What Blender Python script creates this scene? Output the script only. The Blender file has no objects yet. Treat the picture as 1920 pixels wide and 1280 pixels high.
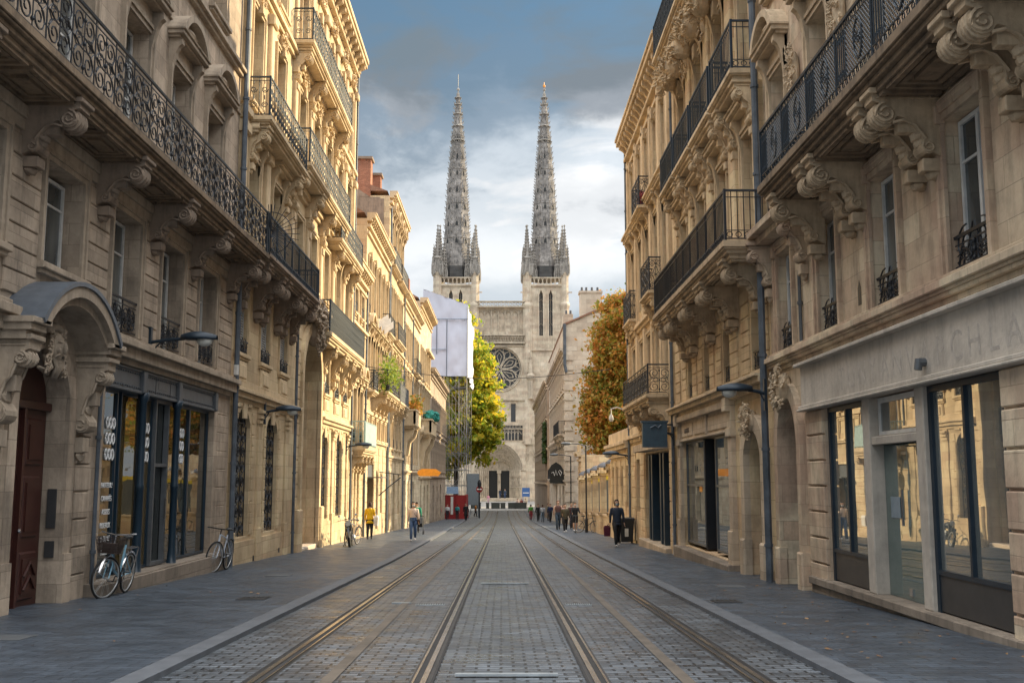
import bpy, bmesh, math, random
from mathutils import Vector, Matrix, noise
import numpy as np
random.seed(7)
sc = bpy.context.scene
C = bpy.context.collection
PI = math.pi
# ------------------------------------------------------------------ camera
cam = bpy.data.cameras.new("camera"); co = bpy.data.objects.new("camera", cam); C.objects.link(co)
cam.sensor_width = 36; cam.lens = 36.56; cam.clip_end = 3000; cam.clip_start = .1
co.location = (0, 0, 1.5)
co.rotation_euler = (PI/2 + math.atan(258/1950), 0, -math.atan(18/1950))
sc.camera = co
# ------------------------------------------------------------------ world
SUN = Vector((12.45, 7.4, 5.9)).normalized()
w = bpy.data.worlds.new("World"); sc.world = w; w.use_nodes = True
nt = w.node_tree; N = nt.nodes; L = nt.links
bg = N["Background"]; bg.inputs[1].default_value = .14
sky = N.new("ShaderNodeTexSky"); sky.sky_type = 'NISHITA'; sky.sun_disc = False
sky.sun_elevation = math.asin(SUN.z); sky.sun_rotation = math.atan2(SUN.x, SUN.y)
sky.air_density = 1.2; sky.dust_density = .6; sky.ozone_density = 2.0
def nd(t, **k):
    n = N.new(t)
    for a, b in k.items(): setattr(n, a, b)
    return n
def math_(nt, op, a, b=None, c=None):
    n = nt.nodes.new("ShaderNodeMath"); n.operation = op
    for i, q in enumerate((a, b, c)):
        if q is None: continue
        if isinstance(q, (int, float)): n.inputs[i].default_value = q
        else: nt.links.new(q, n.inputs[i])
    return n.outputs[0]
def ramp(nt, fac, stops, interp='LINEAR'):
    r = nt.nodes.new("ShaderNodeValToRGB"); r.color_ramp.interpolation = interp
    e = r.color_ramp.elements
    while len(e) < len(stops): e.new(.5)
    for q, (p, c) in zip(e, stops):
        q.position = p; q.color = (*c, 1) if len(c) == 3 else c
    nt.links.new(fac, r.inputs[0]); return r.outputs[0]
def mixc(nt, fac, a, b, mode='MIX'):
    n = nt.nodes.new("ShaderNodeMix"); n.data_type = 'RGBA'; n.blend_type = mode
    for s, q in ((n.inputs[0], fac), (n.inputs[6], a), (n.inputs[7], b)):
        if isinstance(q, (int, float)): s.default_value = q
        elif isinstance(q, tuple): s.default_value = (*q, 1) if len(q) == 3 else q
        else: nt.links.new(q, s)
    return n.outputs[2]
def noise_(nt, vec, scale, detail=4, rough=.55, dist=0):
    n = nt.nodes.new("ShaderNodeTexNoise"); n.inputs["Scale"].default_value = scale
    n.inputs["Detail"].default_value = detail; n.inputs["Roughness"].default_value = rough
    n.inputs["Distortion"].default_value = dist
    if vec is not None: nt.links.new(vec, n.inputs["Vector"])
    return n.outputs["Fac"]
def mapping(nt, vec, scale=(1, 1, 1), loc=(0, 0, 0)):
    m = nt.nodes.new("ShaderNodeMapping"); m.inputs["Scale"].default_value = scale; m.inputs["Location"].default_value = loc
    nt.links.new(vec, m.inputs["Vector"]); return m.outputs[0]
tc = nd("ShaderNodeTexCoord"); gen = tc.outputs["Generated"]
sx = nd("ShaderNodeSeparateXYZ"); L.new(gen, sx.inputs[0])
az = math_(nt, 'ARCTAN2', sx.outputs[0], sx.outputs[1])
n1 = noise_(nt, mapping(nt, gen, (1, 1, 2.2), (.35, .1, .2)), 4.2, 7, .55, .3)
n2 = noise_(nt, mapping(nt, gen, (1, 1, 1.6), (3, 1, 4)), 9, 6, .6, .4)
t = math_(nt, 'ADD', sx.outputs[2], math_(nt, 'MULTIPLY', math_(nt, 'SUBTRACT', n1, .5), .20))
t = math_(nt, 'ADD', t, math_(nt, 'MULTIPLY', math_(nt, 'SUBTRACT', n2, .5), .11))
t = math_(nt, 'SUBTRACT', t, math_(nt, 'MULTIPLY', math_(nt, 'ABSOLUTE', math_(nt, 'SUBTRACT', az, -.0)), -.05))
K = 1.0
cl = ramp(nt, t, [(0, (1.9, 2.1, 2.3)), (.14, (1.5, 1.75, 2.0)), (.175, (2.6, 2.8, 3.0)), (.235, (3.9, 3.95, 4.0)), (.285, (3.2, 3.3, 3.4)), (.325, (1.35, 1.5, 1.68)), (.36, (.88, 1.04, 1.2)), (.41, (.78, 1.0, 1.2)), (.50, (.62, 1.0, 1.4)), (.66, (9.5, 9.6, 9.8)), (1, (12, 12, 12))], 'EASE')  # top stops, above the view, are added bright cloud to fill the shade
msk = ramp(nt, math_(nt, 'ADD', noise_(nt, mapping(nt, gen, (1, 1, 2.6), (1.7, .2, .9)), 5.5, 7, .55, .5), math_(nt, 'MULTIPLY', az, .22)), [(.33, (0, 0, 0)), (.60, (1, 1, 1))])
lowm = ramp(nt, sx.outputs[2], [(.20, (.93, .93, .93)), (.36, (.6, .6, .6)), (.5, (.1, .1, .1))])
him = ramp(nt, sx.outputs[2], [(.50, (0, 0, 0)), (.62, (1, 1, 1))]); lowm = math_(nt, 'MAXIMUM', lowm, him)
mm = math_(nt, 'MAXIMUM', msk, lowm)
skyb = mixc(nt, 1.0, sky.outputs[0], (.30, .40, .42), 'MULTIPLY')
L.new(mixc(nt, mm, skyb, cl), bg.inputs[0])
# ------------------------------------------------------------------ sun
sl = bpy.data.lights.new("sun", 'SUN'); sl.energy = 4.8; sl.angle = math.radians(.5); sl.color = (1, .80, .50)
so = bpy.data.objects.new("sun", sl); C.objects.link(so)
so.rotation_euler = (-SUN).to_track_quat('-Z', 'Y').to_euler(); so.location = SUN*100
sc.view_settings.view_transform = 'Standard'; sc.view_settings.look = 'None'
sc.view_settings.exposure = 0.95; sc.view_settings.gamma = 1
sc.cycles.max_bounces = 6; sc.cycles.diffuse_bounces = 4; sc.cycles.glossy_bounces = 3

# ------------------------------------------------------------------ materials
MATS = {}
def newmat(name):
    m = bpy.data.materials.new(name); m.use_nodes = True; MATS[name] = m
    b = m.node_tree.nodes["Principled BSDF"]; return m, m.node_tree, b
def bump(nt, b, h, s, dist=.02):
    n = nt.nodes.new("ShaderNodeBump"); n.inputs["Strength"].default_value = s; n.inputs["Distance"].default_value = dist
    nt.links.new(h, n.inputs["Height"]); nt.links.new(n.outputs[0], b.inputs["Normal"])
def wall_uv(nt):
    tc = nt.nodes.new("ShaderNodeTexCoord"); s = nt.nodes.new("ShaderNodeSeparateXYZ"); nt.links.new(tc.outputs["Object"], s.inputs[0])
    c = nt.nodes.new("ShaderNodeCombineXYZ")
    nt.links.new(math_(nt, 'ADD', s.outputs[0], s.outputs[1]), c.inputs[0]); nt.links.new(s.outputs[2], c.inputs[1])
    return tc.outputs["Object"], c.outputs[0]
def brick(nt, vec, bw, bh, mort, smooth=.3, c1=(0, 0, 0), c2=(1, 1, 1), off=.5):
    n = nt.nodes.new("ShaderNodeTexBrick"); n.inputs["Scale"].default_value = 1
    n.inputs["Brick Width"].default_value = bw; n.inputs["Row Height"].default_value = bh
    n.inputs["Mortar Size"].default_value = mort; n.inputs["Mortar Smooth"].default_value = smooth
    n.inputs["Color1"].default_value = (*c1, 1); n.inputs["Color2"].default_value = (*c2, 1); n.inputs["Mortar"].default_value = (.5, .5, .5, 1)
    n.offset = off
    nt.links.new(vec, n.inputs["Vector"]); return n
def stone(name, base, var=.22, dirt=.5, dirtc=(.10, .085, .07), joints=True, bw=.78, bh=.36, pink=0, jd=.6):
    m, nt, b = newmat(name); obj, uv = wall_uv(nt)
    dark = tuple(c*(1-var) for c in base); lite = tuple(min(1, c*(1+var*.7)) for c in base)
    big = noise_(nt, obj, .55, 5, .6); fine = noise_(nt, obj, 9, 6, .65)
    col = mixc(nt, ramp(nt, big, [(.32, (0, 0, 0)), (.68, (1, 1, 1))]), dark, lite)
    if joints:
        br = brick(nt, uv, bw, bh, .006)
        col = mixc(nt, .16, col, br.outputs["Color"], 'OVERLAY')
        col = mixc(nt, math_(nt, 'MULTIPLY', br.outputs["Fac"], jd), col, tuple(c*.42 for c in base))
    if pink:
        pk = ramp(nt, noise_(nt, mapping(nt, obj, (1, 1, 1), (5, 3, 2)), .7, 2), [(.5, (0, 0, 0)), (.62, (1, 1, 1))])
        col = mixc(nt, math_(nt, 'MULTIPLY', pk, pink), col, (.36, .24, .18))
    col = mixc(nt, .35, col, ramp(nt, fine, [(.25, (.38, .38, .38)), (.75, (.66, .66, .66))]), 'OVERLAY')
    streak = noise_(nt, mapping(nt, obj, (3.2, 3.2, .35)), 1.6, 6, .7)
    blot = noise_(nt, mapping(nt, obj, (1, 1, .7), (7, 2, 1)), 2.3, 6, .7)
    dm = math_(nt, 'MULTIPLY', ramp(nt, math_(nt, 'MULTIPLY', math_(nt, 'ADD', streak, blot), .5), [(.47, (0, 0, 0)), (.63, (1, 1, 1))]), dirt)
    col = mixc(nt, dm, col, dirtc)
    nt.links.new(col, b.inputs["Base Color"]); b.inputs["Roughness"].default_value = .9
    b.inputs["Specular IOR Level"].default_value = .2
    h = math_(nt, 'ADD', fine, math_(nt, 'MULTIPLY', big, .5))
    if joints: h = math_(nt, 'SUBTRACT', h, math_(nt, 'MULTIPLY', br.outputs["Fac"], 1.3))
    bump(nt, b, h, .5, .02); return m
def plain(name, col, rough=.6, metal=0, var=.15, scale=6, bs=.15, spec=.4):
    m, nt, b = newmat(name); tc = nt.nodes.new("ShaderNodeTexCoord")
    f = noise_(nt, tc.outputs["Object"], scale, 5, .6)
    c = mixc(nt, ramp(nt, f, [(.3, (0, 0, 0)), (.7, (1, 1, 1))]), tuple(q*(1-var) for q in col), tuple(min(1, q*(1+var)) for q in col))
    nt.links.new(c, b.inputs["Base Color"]); b.inputs["Roughness"].default_value = rough; b.inputs["Metallic"].default_value = metal
    b.inputs["Specular IOR Level"].default_value = spec
    if bs: bump(nt, b, f, bs, .01)
    return m
def glass(name, c1, c2, ior=1.75, rough=.03, wav=.02, scale=1.2):
    m, nt, b = newmat(name); tc = nt.nodes.new("ShaderNodeTexCoord"); oi = nt.nodes.new("ShaderNodeObjectInfo")
    f = noise_(nt, mapping(nt, tc.outputs["Object"], (1.5, 1.5, .5)), 1.3, 2)
    g = math_(nt, 'MULTIPLY', math_(nt, 'ADD', f, oi.outputs["Random"]), .5)
    nt.links.new(mixc(nt, ramp(nt, g, [(.42, (0, 0, 0)), (.6, (1, 1, 1))]), c1, c2), b.inputs["Base Color"])
    b.inputs["Roughness"].default_value = rough; b.inputs["IOR"].default_value = ior
    bump(nt, b, noise_(nt, tc.outputs["Object"], scale, 2), wav, .5); return m
stone("stone_grey", (.43, .35, .27), var=.3, dirt=.55)
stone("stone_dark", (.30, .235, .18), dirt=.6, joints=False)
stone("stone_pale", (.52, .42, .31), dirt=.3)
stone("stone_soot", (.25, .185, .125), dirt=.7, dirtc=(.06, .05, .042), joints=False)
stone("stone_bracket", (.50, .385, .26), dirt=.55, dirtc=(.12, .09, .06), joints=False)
stone("stone_plinth", (.27, .225, .18), dirt=.6)
stone("stone_gold", (.58, .455, .29), dirt=.28, dirtc=(.22, .14, .07))
stone("stone_gold_trim", (.62, .49, .32), dirt=.32, dirtc=(.2, .13, .07), joints=False)
stone("stone_cream", (.60, .50, .35), dirt=.25, dirtc=(.25, .17, .1))
stone("stone_ochre", (.64, .49, .31), dirt=.35, dirtc=(.16, .11, .07))
stone("stone_ochre_trim", (.64, .50, .33), dirt=.45, joints=False)
stone("stone_brown", (.64, .51, .365), dirt=.45, pink=.55)
stone("stone_trim_brown", (.60, .475, .33), dirt=.5, joints=False)
stone("stone_trim_grey", (.42, .345, .265), dirt=.5, joints=False)
stone("stone_white", (.60, .52, .42), dirt=.2, dirtc=(.3, .24, .18), bw=.9, bh=.42)
stone("stone_church", (.62, .525, .405), dirt=.35, dirtc=(.13, .12, .11), bw=1.4, bh=.6, jd=.35)
stone("stone_church_trim", (.55, .47, .365), dirt=.5, dirtc=(.08, .078, .075), joints=False)
stone("stone_spire_trim", (.38, .355, .32), dirt=.75, dirtc=(.06, .062, .066), joints=False)
stone("stone_spire", (.32, .30, .28), var=.45, dirt=.9, dirtc=(.055, .058, .062), bw=1.2, bh=.55, jd=.4)
stone("stone_black", (.085, .085, .085), dirt=.5, bw=1.2, bh=.4)
stone("brick_red", (.36, .17, .11), bw=.22, bh=.075, dirt=.3)
stone("fascia_paint", (.50, .45, .385), var=.2, dirt=.5, dirtc=(.24, .215, .19), joints=False)
plain("iron", (.022, .027, .035), .45, .3, spec=.5)
plain("iron_blue", (.018, .032, .048), .45, .2)
plain("iron_grey", (.11, .12, .13), .5, .2)
plain("iron_teal", (.30, .42, .42), .6)
plain("zinc", (.17, .20, .24), .45, .5)
plain("pipe", (.10, .12, .145), .6, .2, var=.35, scale=3)
plain("slate", (.09, .095, .11), .6, scale=3)
plain("tile", (.27, .15, .10), .8, scale=12, var=.35)
plain("white_paint", (.62, .62, .60), .5)
plain("shutter_paint", (.40, .41, .40), .6)
plain("blue_paint", (.016, .035, .055), .35)
plain("red_door", (.055, .018, .014), .4, spec=.5)
plain("dark_door", (.016, .018, .022), .4)
plain("dark_panel", (.045, .045, .046), .5)
plain("sign_blue", (.05, .085, .115), .5)
plain("sign_grey", (.14, .14, .14), .6)
plain("white_letters", (.75, .76, .76), .5, bs=0)
plain("ghost_letters", (.41, .37, .325), .85, var=.25, scale=9)
plain("amber", (.85, .33, .03), .5)
plain("scaffold_tube", (.22, .22, .22), .6, .0)
plain("sheet", (.58, .62, .72), .55, var=.05, scale=.4, bs=.3)
plain("galvanised", (.42, .43, .43), .45, .4)
plain("rail_steel", (.045, .042, .040), .5, .3, var=.3, scale=3)
plain("rail_top", (.52, .50, .47), .22, .95, var=.25, scale=3)
plain("rubber_groove", (.035, .033, .032), .8)
plain("aps_strip", (.13, .108, .085), .55, .1, var=.3, scale=3)
plain("kerb_stone", (.105, .115, .13), .6, var=.2, scale=4)
plain("steel_plate", (.42, .46, .48), .35, .5)
plain("black_plastic", (.02, .022, .022), .45)
plain("rubber", (.018, .018, .018), .8)
plain("chrome", (.55, .55, .56), .2, .9)
plain("bike_blue", (.22, .42, .55), .35)
plain("bike_white", (.55, .60, .68), .35)
plain("basket", (.05, .035, .03), .8)
plain("green_leaf", (.09, .17, .03), .6)
plain("teal_cloth", (.03, .24, .2), .8)
plain("leather", (.05, .03, .02), .6)
plain("barrier_red", (.28, .02, .02), .6)
plain("panel_blue", (.06, .15, .38), .5)
plain("panel_lightblue", (.28, .42, .62), .5)
plain("panel_grey", (.22, .27, .31), .6)
plain("bark", (.07, .055, .04), .9, scale=20, bs=.6)
plain("lamp_glass", (.55, .55, .5), .2)
plain("yellow_paint", (.75, .6, .03), .5)
plain("planter", (.10, .11, .10), .7)
glass("pane", (.035, .045, .05), (.15, .16, .155), 1.7)
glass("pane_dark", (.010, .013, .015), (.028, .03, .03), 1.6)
glass("pane_shop", (.07, .085, .085), (.13, .145, .14), 3.4, .012, .003, .8)
glass("pane_gold", (.02, .024, .022), (.10, .07, .026), 2.1, .02, .006)
glass("pane_green", (.08, .13, .125), (.12, .17, .16), 2.6, .015, .004)
M_ = MATS
# paving
def paver(name, base, bw, bh, mort, rot=False, var=.35, mo=.25, rough=.55):
    m, nt, b = newmat(name); tc = nt.nodes.new("ShaderNodeTexCoord")
    v = tc.outputs["Object"]
    wob = nt.nodes.new("ShaderNodeTexNoise"); wob.inputs["Scale"].default_value = 3; nt.links.new(v, wob.inputs["Vector"])
    vv = nt.nodes.new("ShaderNodeVectorMath"); vv.operation = 'MULTIPLY_ADD'
    nt.links.new(wob.outputs["Color"], vv.inputs[0]); vv.inputs[1].default_value = (.02, .02, 0); nt.links.new(v, vv.inputs[2])
    br = brick(nt, vv.outputs[0], bw, bh, mort, .25)
    big = noise_(nt, v, .35, 5, .6); mid = noise_(nt, v, 2.2, 5, .6); fine = noise_(nt, v, 45, 4, .7)
    c = mixc(nt, br.outputs["Color"], tuple(q*(1-var) for q in base), tuple(q*(1+var) for q in base))
    c = mixc(nt, .6, c, ramp(nt, big, [(.3, (.32, .32, .32)), (.7, (.66, .66, .66))]), 'OVERLAY')
    c = mixc(nt, .4, c, ramp(nt, mid, [(.3, (.35, .35, .35)), (.7, (.62, .62, .62))]), 'OVERLAY')
    c = mixc(nt, .4, c, ramp(nt, fine, [(.2, (.35, .35, .35)), (.8, (.65, .65, .65))]), 'OVERLAY')
    st = ramp(nt, noise_(nt, mapping(nt, v, (1, .35, 1), (3, 8, 1)), 1.1, 6, .7), [(.50, (0, 0, 0)), (.66, (.55, .55, .55))])
    c = mixc(nt, st, c, tuple(q*.42 for q in base))
    gum = ramp(nt, noise_(nt, v, 9, 1, .3), [(.73, (0, 0, 0)), (.75, (.6, .6, .6))])
    c = mixc(nt, gum, c, tuple(q*1.9 for q in base))
    c = mixc(nt, br.outputs["Fac"], c, tuple(q*mo for q in base))
    nt.links.new(c, b.inputs["Base Color"])
    nt.links.new(ramp(nt, mid, [(.3, (rough-.15,)*3), (.7, (rough+.15,)*3)]), b.inputs["Roughness"])
    bump(nt, b, math_(nt, 'SUBTRACT', math_(nt, 'ADD', math_(nt, 'MULTIPLY', fine, .25), math_(nt, 'MULTIPLY', mid, .5)), br.outputs["Fac"]), .7, .012)
paver("sett_road", (.108, .124, .142), .235, .125, .015, var=.45, mo=.10, rough=.37)
paver("sett_pavement", (.056, .073, .096), .33, .125, .008, var=.2, mo=.35, rough=.44)
plain("plaza", (.30, .29, .27), .8, scale=1)
plain("earth", (.16, .15, .14), .9, scale=1)
def leafmat(name, stops, tr=.35):
    m, nt, b = newmat(name); g = nt.nodes.new("ShaderNodeNewGeometry"); tc = nt.nodes.new("ShaderNodeTexCoord")
    f = math_(nt, 'ADD', math_(nt, 'MULTIPLY', g.outputs["Random Per Island"], .45), math_(nt, 'MULTIPLY', noise_(nt, tc.outputs["Object"], .45, 3), .55))
    c = ramp(nt, f, stops); nt.links.new(c, b.inputs["Base Color"]); b.inputs["Roughness"].default_value = .6
    t = nt.nodes.new("ShaderNodeBsdfTranslucent"); nt.links.new(c, t.inputs[0])
    mx = nt.nodes.new("ShaderNodeMixShader"); mx.inputs[0].default_value = tr
    nt.links.new(b.outputs[0], mx.inputs[1]); nt.links.new(t.outputs[0], mx.inputs[2])
    nt.links.new(mx.outputs[0], nt.nodes["Material Output"].inputs[0])
leafmat("leaves_green", [(.2, (.10, .19, .02)), (.40, (.27, .36, .03)), (.55, (.56, .52, .04)), (.75, (.78, .54, .05))], .5)
leafmat("leaves_rust", [(.25, (.14, .20, .03)), (.42, (.32, .27, .04)), (.55, (.50, .26, .045)), (.75, (.58, .24, .06))], .45)
leafmat("leaves_dark", [(.3, (.02, .05, .01)), (.7, (.07, .12, .02))], .2)
leafmat("leaves_vine", [(.3, (.10, .2, .02)), (.7, (.35, .4, .05))], .4)
leafmat("leaves_litter", [(.3, (.16, .07, .03)), (.7, (.35, .2, .08))], .1)

# ------------------------------------------------------------------ mesh builder
class MB:
    def __init__(s): s.v = []; s.f = []
    def add(s, vs, fs):
        o = len(s.v); s.v += [tuple(p) for p in vs]; s.f += [tuple(i+o for i in f) for f in fs]
    def quad(s, *p): s.add(p, [tuple(range(len(p)))])
    def box(s, x0, x1, y0, y1, z0, z1):
        s.add([(x, y, z) for z in (z0, z1) for y in (y0, y1) for x in (x0, x1)],
              [(0, 1, 3, 2), (4, 6, 7, 5), (0, 4, 5, 1), (2, 3, 7, 6), (0, 2, 6, 4), (1, 5, 7, 3)])
    def bbox(s, x0, x1, y0, y1, z0, z1, b=.012):      # box with a chamfered outer face (towards +x)
        s.add([(x0, y0, z0), (x0, y1, z0), (x0, y1, z1), (x0, y0, z1), (x1-b, y0, z0), (x1-b, y1, z0), (x1-b, y1, z1), (x1-b, y0, z1),
               (x1, y0+b, z0+b), (x1, y1-b, z0+b), (x1, y1-b, z1-b), (x1, y0+b, z1-b)],
              [(0, 1, 5, 4), (1, 2, 6, 5), (2, 3, 7, 6), (3, 0, 4, 7), (4, 5, 9, 8), (5, 6, 10, 9), (6, 7, 11, 10), (7, 4, 8, 11), (8, 9, 10, 11)])
    def prism(s, pts, ax, a, b):
        n = len(pts)
        mk = {'x': lambda p, t: (t, p[0], p[1]), 'y': lambda p, t: (p[0], t, p[1]), 'z': lambda p, t: (p[0], p[1], t)}[ax]
        s.add([mk(p, a) for p in pts]+[mk(p, b) for p in pts],
              [tuple(range(n)), tuple(range(2*n-1, n-1, -1))]+[(i, (i+1) % n, n+(i+1) % n, n+i) for i in range(n)])
    def tube(s, pts, r, n=4, closed=False, r2=None):
        P = [Vector(p) for p in pts]; m = len(P)
        if m < 2: return
        vs = []
        up = Vector((.137, .21, .97)).normalized()
        for i, p in enumerate(P):
            if closed: t = P[(i+1) % m]-P[i-1]
            else: t = P[min(i+1, m-1)]-P[max(i-1, 0)]
            if t.length < 1e-9: t = Vector((0, 0, 1))
            t.normalize(); a = t.cross(up)
            if a.length < .1: a = t.cross(Vector((1, 0, 0)))
            a.normalize(); b = t.cross(a)
            rr = r if r2 is None else r+(r2-r)*i/(m-1)
            for k in range(n):
                q = 2*PI*(k+.5)/n; vs.append(p+a*math.cos(q)*rr+b*math.sin(q)*rr)
        fs = []
        for i in range(m if closed else m-1):
            j = (i+1) % m
            for k in range(n): fs.append((i*n+k, i*n+(k+1) % n, j*n+(k+1) % n, j*n+k))
        if not closed: fs += [tuple(range(n)), tuple(range((m-1)*n, m*n))]
        s.add(vs, fs)
    def lathe(s, prof, cx, cy, n=12, ph=0, sx=1, sy=1):
        vs = [(cx+r*sx*math.cos(2*PI*k/n+ph), cy+r*sy*math.sin(2*PI*k/n+ph), z) for r, z in prof for k in range(n)]
        fs = [(i*n+k, i*n+(k+1) % n, (i+1)*n+(k+1) % n, (i+1)*n+k) for i in range(len(prof)-1) for k in range(n)]
        fs += [tuple(range(n)), tuple(range((len(prof)-1)*n, len(prof)*n))]
        s.add(vs, fs)
    def ell(s, c, r, n=8, m=5, jit=0, seed=0):
        vs = []; rd = random.Random(seed)
        for i in range(m+1):
            th = PI*i/m
            for k in range(n):
                q = 2*PI*k/n; j = 1+rd.uniform(-jit, jit)
                vs.append((c[0]+r[0]*j*math.sin(th)*math.cos(q), c[1]+r[1]*j*math.sin(th)*math.sin(q), c[2]+r[2]*j*math.cos(th)))
        s.add(vs, [(i*n+k, i*n+(k+1) % n, (i+1)*n+(k+1) % n, (i+1)*n+k) for i in range(m) for k in range(n)])
    def merge(s, o, off=(0, 0, 0)):
        s.add([(x+off[0], y+off[1], z+off[2]) for x, y, z in o.v], o.f)
    def build(s, name, mat, parent=None, loc=(0, 0, 0), sg=1, smooth=False, label=None):
        me = bpy.data.meshes.new(name)
        me.from_pydata([(x*sg, y, z) for x, y, z in s.v], [], s.f)
        if sg > 0: pass
        me.materials.append(M_[mat] if isinstance(mat, str) else mat)
        if smooth: me.polygons.foreach_set("use_smooth", [True]*len(me.polygons))
        me.update()
        o = bpy.data.objects.new(name, me); C.objects.link(o); o.location = (loc[0]*sg, loc[1], loc[2])
        if parent: o.parent = parent
        if label: o["label"] = label
        return o
def dup(o, loc, parent=None):
    kids = [c for c in KIDS.get(o.name, [])]
    c = o.copy(); C.objects.link(c); c.location = loc
    if parent: c.parent = parent
    for k in kids:
        q = k.copy(); C.objects.link(q); q.parent = c
    return c
KIDS = {}
def kid(o, k): KIDS.setdefault(o.name, []).append(k); return k
def tag(o, label, cat, group=None, kind=None):
    o["label"] = label; o["category"] = cat
    if group: o["group"] = group
    if kind: o["kind"] = kind
    return o
def thing(name, label, cat, loc=(0, 0, 0), rz=0, group=None):
    o = bpy.data.objects.new(name, None); C.objects.link(o); o.location = loc; o.rotation_euler.z = rz; o.empty_display_size = .3
    return tag(o, label, cat, group)
def dup_thing(root, loc, rz, label, group=None):
    r = root.copy(); C.objects.link(r); r.location = loc; r.rotation_euler.z = rz; r["label"] = label
    if group: r["group"] = group
    for ch in list(root.children):
        c = ch.copy(); C.objects.link(c); c.parent = r
        for g in list(ch.children):
            d = g.copy(); C.objects.link(d); d.parent = c
    return r
PROF = [(-30, .8), (100, -2.67), (125, -3.25), (145, -3.5), (165, -3.42), (185, -2.95), (196, -2.45), (230, -2.4), (1500, -2.4)]
def gz(y):
    for (a, za), (b, zb) in zip(PROF, PROF[1:]):
        if y <= b: return za+(zb-za)*(y-a)/(b-a)
    return -2.4
# ------------------------------------------------------------------ ground
def strips(name, mat, x0, x1, dz, ys, parent=None, flare=None):
    m = MB()
    for a, b in zip(ys, ys[1:]):
        f0 = flare(a) if flare else 0; f1 = flare(b) if flare else 0
        m.quad((x0(a) if callable(x0) else x0, a, gz(a)+dz), (x1(a) if callable(x1) else x1, a, gz(a)+dz),
               (x1(b) if callable(x1) else x1, b, gz(b)+dz), (x0(b) if callable(x0) else x0, b, gz(b)+dz))
    return m.build(name, mat, parent)
YS = [-30, 0, 5, 10, 20, 30, 40, 50, 60, 70, 80, 90, 100, 108, 116, 125, 130, 135, 140, 145, 150, 158, 165, 172, 179, 185, 190, 196]
o = strips("ground", "earth", -900, 900, -.06, YS+[230, 1500]); o["kind"] = "structure"
KL = lambda y: -3.05-max(0, y-30)*.012
KR = lambda y: 2.95+max(0, y-40)*.004
YR = [y for y in YS if y <= 165]
o = strips("road", "sett_road", KL, KR, 0, YR); o["kind"] = "structure"
def strip3(name, mat, xa, xb, dz, ys):      # sheet with a kerb face on its road side
    m = MB()
    for a, b in zip(ys, ys[1:]):
        m.quad((xa(a), a, gz(a)+dz), (xb(a), a, gz(a)+dz), (xb(b), b, gz(b)+dz), (xa(b), b, gz(b)+dz))
        m.quad((xa(a), a, gz(a)-.05), (xa(a), a, gz(a)+dz), (xa(b), b, gz(b)+dz), (xa(b), b, gz(b)-.05))
    o = m.build(name, mat); o["kind"] = "structure"; return o
strip3("kerb_west", "kerb_stone", lambda y: KR(y), lambda y: KR(y)+.24, .055, YR)
strip3("kerb_east", "kerb_stone", lambda y: KL(y), lambda y: KL(y)-.24, .055, YR)
strip3("pavement_west", "sett_pavement", lambda y: KR(y)+.24, lambda y: 14, .048, YR)
strip3("pavement_east", "sett_pavement", lambda y: KL(y)-.24, lambda y: -14, .048, YR)
o = strips("plaza", "plaza", -60, 60, .02, [165, 172, 179, 185, 190, 196, 230]); o["kind"] = "structure"
# tram rails
def rail(x, lbl, inner):
    t = thing("tram_rail", lbl, "rail", (x, 5, gz(5)), 0, "tram rails set in the setts")
    ys = [y for y in YS if 0 <= y <= 185]
    def st(nm, mat, a, b, dz):
        m = MB()
        for p, q in zip(ys, ys[1:]):
            m.quad((a, p-5, gz(p)+dz-gz(5)), (b, p-5, gz(p)+dz-gz(5)), (b, q-5, gz(q)+dz-gz(5)), (a, q-5, gz(q)+dz-gz(5)))
        m.build(nm, mat, t)
    st("rail_bed", "rail_steel", -.10, .10, .005)
    st("rail_groove", "rubber_groove", *((.0, .055) if inner > 0 else (-.055, 0)), .009)
    st("rail_head", "rail_top", *((-.05, -.0) if inner > 0 else (0, .05)), .015)
    st("rail_lip", "rail_top", *((.055, .075) if inner > 0 else (-.075, -.055)), .013)
    st("rail_joint", "rubber_groove", *((-.115, -.09) if inner > 0 else (.09, .115)), .009)
rail(-2.15, "leftmost tram rail, nearest the left pavement", 1)
rail(-.71, "second tram rail from the left, left of the centre strip", -1)
rail(.85, "third tram rail from the left, right of the centre strip", 1)
rail(2.26, "rightmost tram rail, nearest the right pavement", -1)
for x, lb in ((-1.53, "brown power strip between the two left tram rails"), (1.62, "brown power strip between the two right tram rails")):
    o = strips("power_strip", "aps_strip", x-.06, x+.06, .008, [y for y in YS if 0 <= y <= 170]); tag(o, lb, "power strip", "power strips between the rails")
def plate(name, lbl, cat, x0, x1, y0, y1, mat, dz, slots=0, grp=None):
    m = MB(); z0, z1 = gz(y0)+dz, gz(y1)+dz
    m.add([(x0, y0, z0-.02), (x1, y0, z0-.02), (x1, y1, z1-.02), (x0, y1, z1-.02), (x0, y0, z0), (x1, y0, z0), (x1, y1, z1), (x0, y1, z1)],
          [(4, 5, 6, 7), (0, 1, 5, 4), (1, 2, 6, 5), (2, 3, 7, 6), (3, 0, 4, 7)])
    cx, cy = (x0+x1)/2, (y0+y1)/2; zc = gz(cy)
    m.v = [(a-cx, b-cy, c-zc) for a, b, c in m.v]
    o = m.build(name, mat, None, (cx, cy, zc)); tag(o, lbl, cat, grp)
    if slots:
        s = MB(); d = (x1-x0)/slots
        for i in range(slots): s.box(x0-cx+d*(i+.25), x0-cx+d*(i+.75), y0-cy+.03, y1-cy-.03, dz, dz+.004)
        s.build("slot", "black_plastic", o)
plate("drain_cover", "long pale steel bar across the centre strip in the foreground", "drain cover", -.42, .5, 9.62, 9.70, "steel_plate", .03, 0, "steel bars across the centre strip")
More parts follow.
